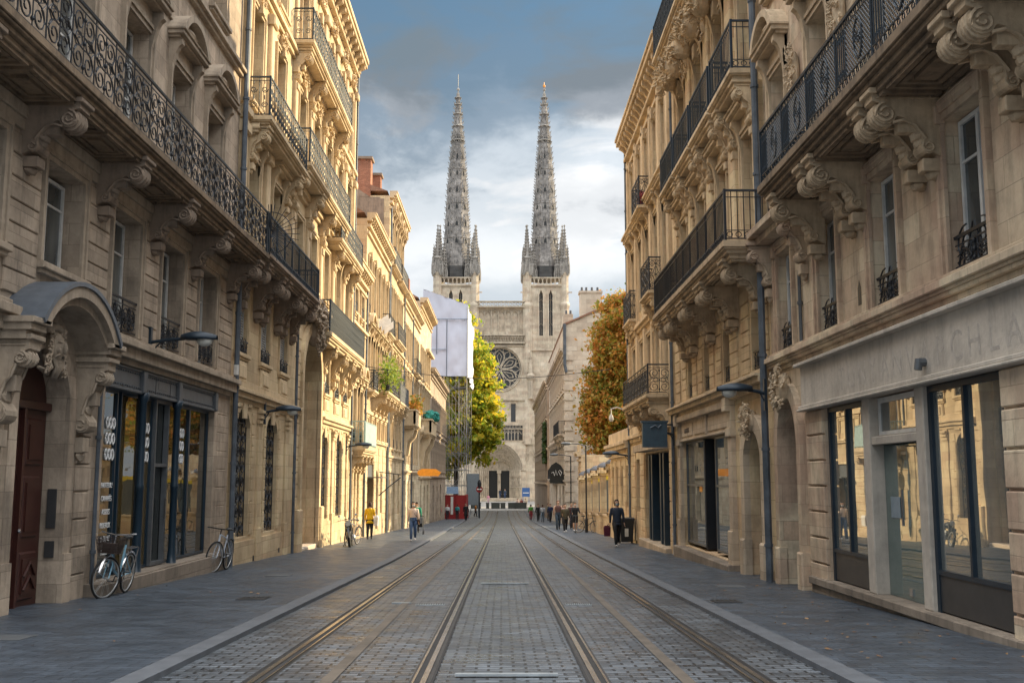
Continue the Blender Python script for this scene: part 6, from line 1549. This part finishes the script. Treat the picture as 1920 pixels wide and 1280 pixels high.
# ================================================================== bicycles, motorbike, bin
def wheel(parent, r, loc, tyre="rubber", w=.02, spokes=20, name="wheel"):
    m = MB(); m.tube([(0, r*math.cos(a), r*math.sin(a)) for a in [2*PI*k/28 for k in range(28)]], w, 6, True); o = m.build(name, tyre, parent, loc, smooth=True)
    m = MB(); m.tube([(0, (r-w*1.3)*math.cos(a), (r-w*1.3)*math.sin(a)) for a in [2*PI*k/28 for k in range(28)]], w*.6, 4, True)
    for k in range(spokes): a = 2*PI*k/spokes; m.tube([((-1)**k*.02, .02*math.cos(a), .02*math.sin(a)), (0, (r-w)*math.cos(a+.2*(-1)**k), (r-w)*math.sin(a+.2*(-1)**k))], .0022, 3)
    m.tube([(-.045, 0, 0), (.045, 0, 0)], .02, 6); m.build("rim_and_spokes", "galvanised", o); return o
def bicycle(label, loc, rz, col, step=False, basket=False, rack=False, lean=0, group=None, r=.34, steer=0):
    t = thing("bicycle", label, "bicycle", loc, rz, group); t.rotation_euler.y = lean     # front points to local -y
    wheel(t, r, (0, .52, r)); fw = wheel(t, r, (0, -.54, r)); fw.rotation_euler.z = steer
    m = MB(); bb = (0, .08, .30); st = (0, .22, .82); hd = (0, -.36, .86); hd2 = (0, -.40, .68); ra = (0, .52, r)
    m.tube([bb, st], .018, 6); m.tube([hd, hd2], .022, 6)
    if step: m.tube([hd2, (0, -.2, .42), bb], .022, 6)
    else: m.tube([(0, .18, .74), hd], .017, 6); m.tube([bb, hd2], .02, 6)
    for s_ in (-1, 1):
        m.tube([bb, (s_*.05, .3, .33), (s_*.05, .52, r)], .01, 5); m.tube([(0, .20, .72), (s_*.05, .52, r)], .009, 5)
        m.tube([hd2, (s_*.045, -.44, .55), (s_*.045, -.54, r)], .012, 5)
    m.build("frame", col, t)
    m = MB(); z = 1.02 if step else .98
    m.tube([hd, (0, -.33, z)], .014, 6); m.tube([(-.29, -.22, z+.03), (-.2, -.32, z+.02), (0, -.34, z), (.2, -.32, z+.02), (.29, -.22, z+.03)] if step else [(-.33, -.33, z+.01), (0, -.36, z), (.33, -.33, z+.01)], .013, 6)
    for s_ in (-1, 1): m.tube([(s_*.22, -.33, z+.02), (s_*.3, -.40, z)], .008, 4)
    m.build("handlebar", "black_plastic" if not step else "chrome", t)
    m = MB(); m.tube([st, (0, .24, .93)], .013, 6); m.ell((0, .27, .95), (.07, .14, .035), 8, 5); m.build("saddle", "black_plastic", t)
    m = MB(); m.tube([(-.16, .02, .22), (-.06, .02, .22), (-.06, .08, .30), (.06, .08, .30), (.06, .14, .38), (.16, .14, .38)], .012, 5); m.lathe([(.09, -.01), (.09, .01)], 0, 0, 14); m.v = m.v[:30]+m.v[30:]
    m.tube([(.06, .08+.09*math.cos(a), .3+.09*math.sin(a)) for a in [k*PI/7 for k in range(14)]], .008, 4, True); m.build("pedals", "iron", t)
    if step or rack:
        for c_ in (.52, -.54):
            m = MB(); m.tube([(0, c_+(r+.03)*math.cos(a), r+(r+.03)*math.sin(a)) for a in [PI*(.1+.8*k/10) for k in range(11)]], .022, 4); m.build("mudguard", "chrome" if step else "black_plastic", t)
    if rack:
        m = MB()
        for s_ in (-1, 1): m.tube([(s_*.06, .3, .76), (s_*.06, .74, .76), (s_*.06, .54, r)], .008, 4)
        m.box(-.06, .06, .34, .36, .755, .77); m.box(-.06, .06, .5, .52, .755, .77); m.box(-.06, .06, .68, .7, .755, .77); m.build("rack", "chrome", t)
    if basket:
        m = MB()
        for j in range(6):
            f = j/5; a, b = .15+.05*f, .11+.04*f; z = .74+.25*f; m.tube([(-a, -.55-b, z), (a, -.55-b, z), (a, -.55+b, z), (-a, -.55+b, z)], .006, 4, True)
        for k in range(8):
            for s_ in (-1, 1): u = -.15+.3*k/7; m.tube([(u, -.55+s_*.11, .74), (u*1.33, -.55+s_*.15, .99)], .005, 3); m.tube([(s_*.15, -.55+u*.73, .74), (s_*.2, -.55+u, .99)], .005, 3)
        m.box(-.15, .15, -.66, -.44, .735, .745); m.box(-.1, .1, -.62, -.5, .745, .9); m.build("basket", "basket", t)
    return t
bicycle("pale blue step-through bicycle with a dark wicker front basket, by the blue shop", (-6.52, 17.95, gz(17.95)+.05), math.radians(1), "bike_blue", True, True, True, .10, r=.33, steer=-.35)
bicycle("white and blue mountain bicycle leaning at the corner pipe on the left", (-6.58, 24.75, gz(24.75)+.05), math.radians(-2), "bike_white", False, False, False, .12, r=.35, steer=-.25)
bicycle("old bicycle parked just behind the motorbike", (-5.95, 42.0, gz(42)+.05), math.radians(-14), "galvanised", False, False, True, .1)
bicycle("bicycle with silver wheels leaning against the thin lamp post", (5.0, 62.4, gz(62.4)+.05), math.radians(60), "iron", False, False, False, .08)
t = thing("motorcycle", "black vintage motorbike parked facing the camera on the left pavement", "motorcycle", (-5.75, 40.2, gz(40.2)+.05), math.radians(6)); t.rotation_euler.y = -.12
wheel(t, .32, (0, -.65, .32), w=.055, spokes=16); wheel(t, .32, (0, .68, .32), w=.06, spokes=16)
m = MB()
for s_ in (-1, 1): m.tube([(s_*.10, -.65, .32), (s_*.10, -.42, .92)], .025, 6); m.tube([(s_*.12, .68, .32), (s_*.1, .1, .35), (0, -.2, .5)], .018, 5); m.tube([(s_*.1, .66, .35), (s_*.1, .5, .75)], .02, 5)
m.tube([(0, -.4, .88), (0, -.05, .35), (0, .3, .35), (0, .35, .72), (0, -.38, .82)], .025, 6); m.build("frame", "black_plastic", t)
m = MB(); m.ell((0, -.12, .80), (.15, .28, .13), 12, 8); m.build("fuel_tank", "iron", t, smooth=True)
m = MB(); m.ell((0, .42, .80), (.14, .36, .06), 10, 6); m.build("seat", "leather", t, smooth=True)
m = MB(); m.box(-.14, .14, -.1, .22, .25, .42); m.lathe([(.09, .42), (.11, .44), (.09, .46), (.11, .48), (.09, .5), (.11, .52), (.08, .6)], 0, .02, 10); m.ell((.16, .08, .33), (.06, .14, .11), 10, 6); m.build("engine", "galvanised", t)
m = MB(); m.lathe([(.10, 0), (.11, .06), (.06, .16)], 0, 0, 14); m.v = [(x, -.58+z, y+.88) for x, y, z in m.v]; h = m.build("headlight", "chrome", t, smooth=True); m = MB(); m.lathe([(.095, 0), (.095, .005)], 0, 0, 14); m.v = [(x, -.585+z, y+.88) for x, y, z in m.v]; m.build("lens", "lamp_glass", h)
m = MB(); m.tube([(-.38, -.28, 1.0), (-.2, -.4, 1.02), (0, -.42, .98), (.2, -.4, 1.02), (.38, -.28, 1.0)], .015, 6)
for s_ in (-1, 1): m.tube([(s_*.25, -.38, 1.0), (s_*.3, -.36, 1.14)], .008, 4); m.ell((s_*.31, -.36, 1.18), (.05, .015, .04), 8, 5)
m.build("handlebar", "chrome", t); m = MB(); m.tube([(0, -.65+.40*math.cos(a), .32+.40*math.sin(a)) for a in [PI*(.15+.8*k/10) for k in range(11)]], .05, 4); m.build("mudguard", "iron", t)
m = MB(); m.box(-.09, .09, -.86, -.85, .60, .70); m.build("number_plate", "dark_panel", t); m = MB(); m.tube([(.17, 0, .25), (.17, .75, .28), (.17, 1.0, .3)], .04, 8); m.build("exhaust", "chrome", t)
m = MB(); m.tube([(-.1, .1, .25), (-.3, .15, .02)], .014, 5); m.build("side_stand", "iron", t)
m = MB(); m.add([(x*q, y*q, z) for z, q in ((0.08, .8), (.95, 1)) for x, y in ((-.29, -.33), (.29, -.33), (.29, .33), (-.29, .33))], [(0, 1, 2, 3), (4, 5, 6, 7), (0, 1, 5, 4), (1, 2, 6, 5), (2, 3, 7, 6), (3, 0, 4, 7)])
o = m.build("wheelie_bin", "black_plastic", None, (5.08, 43.2, gz(43.2)+.05)); tag(o, "dark plastic wheeled bin standing by the right wall", "bin")
k = MB(); k.prism([(-.34, .95), (.34, .95), (.34, 1.0), (0, 1.06), (-.34, 1.02)], 'x', -.31, .31); k.build("lid", "iron", o); k = MB(); k.box(-.1, .05, -.335, -.325, .3, .62); k.build("sticker", "lamp_glass", o)
for x in (-.24, .24): k = MB(); k.lathe([(.1, 0), (.1, .05)], 0, 0, 12); k.v = [(x+z-.02, y+.28, xx+.1) for xx, y, z in k.v]; k.build("wheel", "rubber", o)
# ================================================================== people
def cmat(c):
    k = "cloth_%02x%02x%02x" % tuple(int(255*q) for q in c)
    if k not in M_: plain(k, c, .8, bs=0, var=.12, scale=9)
    return M_[k]
SKIN = (.52, .33, .24)
def seg_tube(V, F, mats, pts, rad, mi, n=8, ell=1.0):      # lofted limb; pts joints, rad radii
    P = [Vector(p) for p in pts]; m = len(P); o = len(V)
    for i, p in enumerate(P):
        t = (P[min(i+1, m-1)]-P[max(i-1, 0)]).normalized(); a = Vector((1, 0, 0)); a = (a-t*a.dot(t))
        if a.length < .2: a = Vector((0, 1, 0)); a = (a-t*a.dot(t))
        a.normalize(); b = t.cross(a)
        r = rad[i]; rx, ry = (r if isinstance(r, tuple) else (r, r*ell))
        for k in range(n): q = 2*PI*k/n; V.append(p+a*math.cos(q)*rx+b*math.sin(q)*ry)
    for i in range(m-1):
        for k in range(n):
            F.append((o+i*n+k, o+i*n+(k+1) % n, o+(i+1)*n+(k+1) % n, o+(i+1)*n+k)); mats.append(mi[i] if isinstance(mi, (list, tuple)) else mi)
    F.append(tuple(range(o, o+n))); mats.append(mi[0] if isinstance(mi, (list, tuple)) else mi); F.append(tuple(range(o+(m-1)*n, o+m*n))); mats.append(mi[-1] if isinstance(mi, (list, tuple)) else mi)
def person(label, x, y, rz, h=1.7, top=(.1, .1, .12), legs=(.03, .035, .05), shoes=(.05, .05, .05), hair=(.03, .02, .015), hairlen=0, stride=.5, sleeve=2, fem=False, arms=((0, 0), (0, 0)), coat=0, shorts=False, mask=None, group="people walking along the street", z=None, seat=False, skirt=None, inner=None):
    t = thing("person", label, "person", (x, y, (gz(y)+.05) if z is None else z), rz, group); t.scale = (h/1.7,)*3
    V, F, M = [], [], []      # 0 skin 1 top 2 legs 3 shoes
    k = .9 if fem else 1
    dz = -.42 if seat else 0
    hipz = .90+dz
    T = [(0, .0, hipz-.06), (0, 0, hipz+.03), (0, .0, hipz+.16), (0, -.01, hipz+.30), (0, -.01, hipz+.42), (0, 0, hipz+.50), (0, 0, hipz+.555), (0, -.005, hipz+.585)]
    R = [(.15, .12), (.19 if fem else .18, .14), (.16*k, .125), (.18*k, .135), (.205*k, .135), (.195*k, .115), (.10, .085), (.06, .06)]
    seg_tube(V, F, M, T, R, [2, 2 if not coat else 1, 1, 1, 1, 1, 0], 12)
    seg_tube(V, F, M, [(0, -.005, hipz+.56), (0, -.01, hipz+.65)], [.055, .052], 0, 8)
    hz = hipz+.73      # head: skull with jaw, nose, ears
    hp = [(0, -.03, hz-.125), (0, -.028, hz-.10), (0, -.018, hz-.05), (0, -.005, hz), (0, 0, hz+.05), (0, .005, hz+.09), (0, .005, hz+.115)]
    seg_tube(V, F, M, hp, [(.025, .03), (.05, .065), (.068, .088), (.075, .098), (.073, .096), (.052, .07), (.01, .012)], 0, 12)
    seg_tube(V, F, M, [(0, -.09, hz+.015), (0, -.118, hz-.03), (0, -.095, hz-.04)], [.010, .016, .01], 0, 5)
    for s_ in (-1, 1): seg_tube(V, F, M, [(s_*.072, 0, hz-.03), (s_*.088, .008, hz-.0), (s_*.075, .01, hz+.03)], [.01, .016, .008], 0, 5)
    for s_, ph in ((-1, 1), (1, -1)):      # legs
        st = stride*ph*.36
        hip = (s_*.085, 0, hipz)
        if seat: kn = (s_*.12, -.42, .46); an = (s_*.12, -.40, .09)
        else:
            kn = (s_*.09, -st*.55-.03, .50); an = (s_*.085, -st*1.0 if st > 0 else -st*1.05+.03, .09+(.06 if st < 0 and stride > .2 else 0))
        mi = [2, 2, 0 if shorts else 2, 0 if shorts else 2]
        seg_tube(V, F, M, [hip, tuple((Vector(hip)+Vector(kn))/2), kn, tuple(Vector(kn)*.55+Vector(an)*.45+Vector((0, .015, 0))), an], [(.105*(1.05 if fem else 1), .115), .096, .070, (.066, .07), .05], mi, 9)
        tilt = -.04 if (st < 0 and stride > .2) else (.02 if stride > .2 else 0)
        seg_tube(V, F, M, [(an[0], an[1]+.06, an[2]-.03-tilt), (an[0], an[1]-.02, an[2]-.045), (an[0], an[1]-.12, an[2]-.055+tilt*.8), (an[0], an[1]-.18, an[2]-.06+tilt)], [(.032, .04), (.042, .045), (.045, .032), (.03, .02)], 3, 8)
    for s_, ph, ar in ((-1, -1, arms[0]), (1, 1, arms[1])):      # arms ; ar = (swing, bend)
        sw = stride*ph*.22+ar[0]; bd = ar[1]
        sh = Vector((s_*.19*k, 0, hipz+.485)); el = sh+Vector((s_*.055, -math.sin(sw)*.27, -math.cos(sw)*.27)); wr = el+Vector((s_*.01-s_*.12*max(0, bd-.6), -math.sin(sw+bd+.15)*.24, -math.cos(sw+bd+.15)*.24)); d = (wr-el).normalized()
        mi = [1, 1, 1 if sleeve == 2 else 0, 1 if sleeve == 2 else 0] if sleeve else [0]*4
        seg_tube(V, F, M, [sh-Vector((s_*.05, 0, -.015)), sh, (sh+el)/2, el, wr], [.062, .068, .06, .05, .034], mi, 8)
        seg_tube(V, F, M, [wr-d*.01, wr+d*.04, wr+d*.085], [(.018, .026), (.016, .04), (.014, .038)], 0, 8)
        side = Vector((0, 1, 0)); side = (side-d*side.dot(d)).normalized(); inn = d.cross(side)*(1 if s_ > 0 else -1)
        for q, ln in zip((-1.5, -.5, .5, 1.5), (.06, .075, .07, .055)):
            b = wr+d*.08+side*(-q*.018)
            seg_tube(V, F, M, [b, b+d*ln*.5, b+d*ln*.85+inn*.018, b+d*ln+inn*.035], [.0085, .008, .0072, .006], 0, 5)
        b = wr+d*.02-side*.03*1
        seg_tube(V, F, M, [b, b+d*.03-side*.022, b+d*.06-side*.022+inn*.015], [.011, .0095, .008], 0, 5)
    me = bpy.data.meshes.new("body"); me.from_pydata([tuple(v) for v in V], [], F)
    for c in (SKIN, top, legs, shoes): me.materials.append(cmat(c))
    me.polygons.foreach_set("material_index", M); me.polygons.foreach_set("use_smooth", [True]*len(F)); me.update()
    bm = bmesh.new(); bm.from_mesh(me); bmesh.ops.recalc_face_normals(bm, faces=bm.faces); bm.to_mesh(me); bm.free()
    o = bpy.data.objects.new("body", me); C.objects.link(o); o.parent = t
    rm = o.modifiers.new("join", 'REMESH'); rm.mode = 'VOXEL'; rm.voxel_size = .0075
    if True: o.modifiers.remove(rm)
    # hair
    m = MB(); rd = random.Random(int(abs(x*100)))
    for i in range(7):
        pass
    vs = []; n = 12
    lo = -.02-hairlen
    prof = [(0, hz+.125), (.055, hz+.115), (.082, hz+.08), (.088, hz+.03)]+([(.092, hz-.03), (.085, hz-.09)] if hairlen > .02 else [])+([(.09, hz-.15), (.06, hz-hairlen)] if hairlen > .12 else [])
    pr = []
    for r, z in prof:
        for q in range(n):
            a = PI*(-.12)+PI*1.24*q/(n-1); f = 1+.05*noise.noise(Vector((a*3, z*20, x)))
            pr.append((r*f*math.cos(a), .012+r*1.18*f*math.sin(a) if r > .02 else .012, z))
    m.add(pr, [(i*n+q, i*n+q+1, (i+1)*n+q+1, (i+1)*n+q) for i in range(len(prof)-1) for q in range(n-1)])
    m.ell((0, .012, hz+.075), (.082, .105, .055), 12, 6, .03, 2)
    if hairlen > .02:
        for s_ in (-1, 1): m.ell((s_*.075, -.0, hz-.04), (.022, .045, .09), 7, 5, .1)
    m.build("hair", cmat(hair), t, smooth=True)
    m = MB()
    for s_ in (-1, 1): m.ell((s_*.03, -.088, hz+.012), (.012, .008, .008), 6, 4)
    m.build("eyes", cmat((.03, .025, .02)), t)
    if mask:
        m = MB(); m.ell((0, -.072, hz-.055), (.058, .045, .048), 10, 6); m.build("face_mask", cmat(mask), t, smooth=True)
    if coat or skirt:
        cz = hipz-(coat or .45); m = MB(); c = top if coat else skirt
        m.lathe([(.125, hipz+.16), (.165, hipz+.03), (.185, (hipz+cz)/2), (.20, cz), (.185, cz+.01)], 0, 0, 14, sy=.75); m.build("coat_skirt" if coat else "skirt", cmat(c), t, smooth=True)
    if coat or inner:      # open front: lighter shirt
        if inner:
            m = MB(); m.ell((0, -.068, hipz+.26), (.055, .055, .24), 8, 8); m.build("shirt_front", cmat(inner), t, smooth=True)
    return t
def bag(t, mat, x, y, z, sx, sy, sz, strap=None, name="bag", lbl=None, cat=None):
    # carried things are things of their own, standing where the hand is
    m = MB(); m.add([(q*sx*a, r*sy*a, w_*sz) for w_, a in ((-1, .85), (.6, 1), (1, .7)) for q, r in ((-1, -1), (1, -1), (1, 1), (-1, 1))], [(0, 1, 2, 3), (8, 9, 10, 11)]+[(i*4+k, i*4+(k+1) % 4, i*4+4+(k+1) % 4, i*4+4+k) for i in range(2) for k in range(4)])
    M = Matrix.Translation(t.location) @ Matrix.Rotation(t.rotation_euler.z, 4, 'Z'); p = M @ Vector((x, y, z))
    o = m.build(name, mat, None, tuple(p)); o.rotation_euler.z = t.rotation_euler.z; tag(o, lbl, cat or "bag")
    if strap:
        m = MB(); m.tube([Vector(q)-Vector((x, y, z)) for q in strap], .012, 4); m.build("strap", mat, o)
    return o
p = person("person in a mustard yellow jumper and dark trousers seen from behind, dark bob of hair", -6.2, 49.4, PI, 1.66, (.68, .42, .01), (.02, .022, .03), hair=(.05, .028, .02), hairlen=.09, stride=.15, fem=True, coat=.16, arms=((.1, .5), (.0, .15)))
bag(p, cmat((.62, .60, .56)), -.30, .0, .85, .10, .16, .24, [(-.3, 0, 1.1), (-.2, -.02, 1.38), (-.3, .05, 1.1)], "tote_bag", "pale cloth tote bag hanging at the side of the person in yellow", "bag")
p = person("masked person in a pale blouse and blue jeans walking towards the camera", -3.93, 46.6, .05, 1.66, (.66, .52, .42), (.06, .11, .22), (.6, .6, .6), (.03, .02, .02), .22, .42, fem=True, mask=(.55, .62, .65))
bag(p, "leather", .24, -.03, .86, .06, .10, .10, [(.22, -.02, .95), (.05, -.13, 1.2), (-.12, -.05, 1.42)], "crossbody_bag", "small brown crossbody bag on the person in the pale blouse", "bag")
p = person("person in a bright green top with short dark hair, half hidden behind the blouse wearer", -5.0, 61.7, PI, 1.72, (.01, .26, .15), (.05, .05, .06), stride=.3)
m = MB(); k = MB()
m.tube([(-.22, 0, 1.0), (.22, 0, 1.0)], .02, 6)
for s_ in (-1, 1):
    m.tube([(s_*.22, 0, 1.0), (s_*.22, -.45, .35), (s_*.22, -.75, .12)], .015, 5); m.tube([(s_*.22, -.05, .12), (s_*.22, -.45, .35)], .015, 5)
    for yy in (-.05, -.75): m.tube([(s_*.24, yy+.11*math.cos(a), .12+.11*math.sin(a)) for a in [q*PI/6 for q in range(12)]], .02, 4, True)
k.prism([(-.1, .45), (-.6, .42), (-.75, .62), (-.55, .9), (-.2, .95)], 'x', -.19, .19)
o = m.build("pushchair", "iron", None, (-4.55, 58.2, gz(58.2)+.05)); tag(o, "dark pushchair on the left pavement behind the person in the pale blouse", "pushchair"); k.build("pushchair_seat", "black_plastic", o)
p = person("masked person in dark jacket over a blue shirt, striding on the right pavement", 4.33, 39.8, .12, 1.70, (.025, .035, .055), (.015, .016, .018), (.45, .45, .45), (.02, .014, .012), .05, .62, mask=(.35, .5, .55), inner=(.045, .085, .22), coat=.10)
bag(p, cmat((.10, .015, .03)), -.36, .1, .58, .13, .06, .2, [(-.36, .05, .76), (-.33, .0, .84), (-.36, .12, .76)], "hand_bag", "dark maroon bag in the hand of the striding person in the dark jacket", "bag")
p = person("person in a black hoodie with a white print and shorts, riding a kick scooter", 4.25, 61.4, .1, 1.58, (.012, .012, .014), (.012, .012, .014), (.6, .6, .6), stride=.1, shorts=True, arms=((.5, .7), (.5, .6)), z=gz(61.4)+.17, mask=(.5, .5, .5), inner=(.5, .5, .5))
m = MB(); m.box(-.07, .07, -.35, .35, .08, .115); m.tube([(0, -.35, .1), (0, -.42, 1.0)], .02, 6); m.tube([(-.22, -.42, 1.0), (.22, -.42, 1.0)], .016, 6)
for yy in (-.40, .36): m.tube([(0, yy+.08*math.cos(a), .08+.08*math.sin(a)) for a in [q*PI/6 for q in range(12)]], .02, 4, True)
o = m.build("kick_scooter", "iron_grey", None, (4.25, 61.4, gz(61.4)+.05)); tag(o, "kick scooter under the rider in the black hoodie", "scooter")
p = person("person in a brown camouflage jacket and black jeans, walking left of the scooter rider", 3.75, 62.8, .1, 1.62, (.07, .06, .035), (.014, .014, .016), (.6, .6, .6), (.05, .035, .02), 0, .4, coat=.1, inner=(.12, .10, .07))
person("person in a dark maroon top walking close behind the scooter rider", 4.75, 72.0, .0, 1.72, (.05, .015, .02), (.03, .03, .04), hair=(.2, .14, .08), stride=.4)
person("tall person in a beige shirt under a dark body warmer, jeans, walking towards the camera", 3.70, 69.8, .05, 1.86, (.09, .045, .04), (.03, .05, .075), (.04, .03, .03), (.16, .06, .03), 0, .5, sleeve=0, inner=(.035, .03, .03))
person("person in a pink top and dark trousers with long dark hair, farther back", 5.1, 88, .3, 1.66, (.55, .35, .38), (.04, .03, .035), hair=(.03, .02, .015), hairlen=.28, stride=.4, fem=True)
far = [("person in navy blue behind the group on the right pavement", 4.75, 104, 1.76, (.02, .03, .09), (.02, .02, .03)),
       ("person in light grey on the right pavement, beside the one in navy", 4.0, 104.5, 1.68, (.4, .42, .45), (.12, .16, .2)),
       ("person in black with a red hat on the right pavement near the kerb", 3.75, 110, 1.72, (.015, .015, .015), (.02, .02, .02)),
       ("person in dark green top leaning over a bicycle at the right kerb", 3.2, 118, 1.70, (.05, .22, .03), (.3, .04, .05)),
       ("person in olive standing at the wall, far right pavement", 5.0, 115, 1.8, (.12, .13, .08), (.05, .05, .05)),
       ("person in a coral pink top and dark trousers on the far left pavement", -7.1, 119, 1.72, (.55, .16, .16), (.02, .02, .03)),
       ("person in a pale grey top and black trousers on the far left pavement", -6.25, 120, 1.70, (.5, .52, .53), (.02, .02, .03)),
       ("person with a teal backpack, far left pavement before the red hoarding", -5.15, 120.5, 1.70, (.02, .20, .22), (.02, .02, .025)),
       ("person in a long black coat before the scaffold", -3.9, 113, 1.82, (.012, .012, .014), (.012, .012, .014)),
       ("person in an orange top stepping off the far left kerb", -3.5, 138, 1.66, (.5, .2, .04), (.015, .015, .02)),
       ("person in black walking on the plaza, left of the cathedral door", -4.9, 190, 1.75, (.02, .02, .02), (.03, .03, .03)),
       ("person in white walking on the plaza, left of the cathedral door", -4.2, 189.5, 1.70, (.75, .75, .75), (.1, .13, .2)),
       ("person in pink on the plaza, left of the cathedral door", -2.5, 188, 1.55, (.7, .3, .4), (.6, .4, .45)),
       ("person in dark clothes in the cathedral doorway, left one", -.4, 192.6, 1.75, (.02, .03, .05), (.03, .05, .1)),
       ("person in blue jeans in the cathedral doorway, right one", .5, 192.6, 1.72, (.05, .07, .1), (.05, .08, .16))]
for i, (lb, x, y, h, c1, c2) in enumerate(far):
    person(lb, x, y, (.2, 3.0, .1, PI, 1.2, .2, .1, PI, .2, 1.6, .5, 2.6, .2, .1, -.2)[i], h, c1, c2, hair=(.04+.02*(i % 3), .03, .02), hairlen=.1*(i % 2), stride=.45 if i not in (3, 4) else .05, coat=.42 if "coat" in lb else 0, z=None if y < 185 else (gz(y)+.03 if y < 191 else CZ+.35))
for i, (x, y, c1, lb) in enumerate(((2.6, 178.6, (.6, .45, .4), "leftmost of three people seated on the plaza, pale pink top"), (3.25, 178.3, (.35, .12, .1), "middle one of three people seated on the plaza, dark red top"), (3.95, 178.5, (.65, .55, .45), "rightmost of three people seated on the plaza, cream top"))):
    person(lb, x, y, .3-.3*i, 1.7, c1, (.03, .03, .04), hairlen=.12, stride=0, seat=True, group="people seated on the plaza")
    m = MB(); m.box(-.22, .22, -.2, .22, .40, .45)
    for q in (-.19, .19):
        for r in (-.17, .19): m.box(q-.02, q+.02, r-.02, r+.02, 0, .40)
    m.box(-.22, .22, .2, .24, .45, .85); o = m.build("chair", "iron", None, (x, y+.05, gz(y)+.02)); o.rotation_euler.z = .3-.3*i
    tag(o, "dark chair under the %s seated person on the plaza" % ("leftmost", "middle", "rightmost")[i], "chair", "chairs on the plaza")
m = MB(); z = gz(117.6)
t = bicycle("bicycle held by the person in green at the far right kerb", (3.25, 117.3, gz(117.3)+.05), .3, "barrier_red")
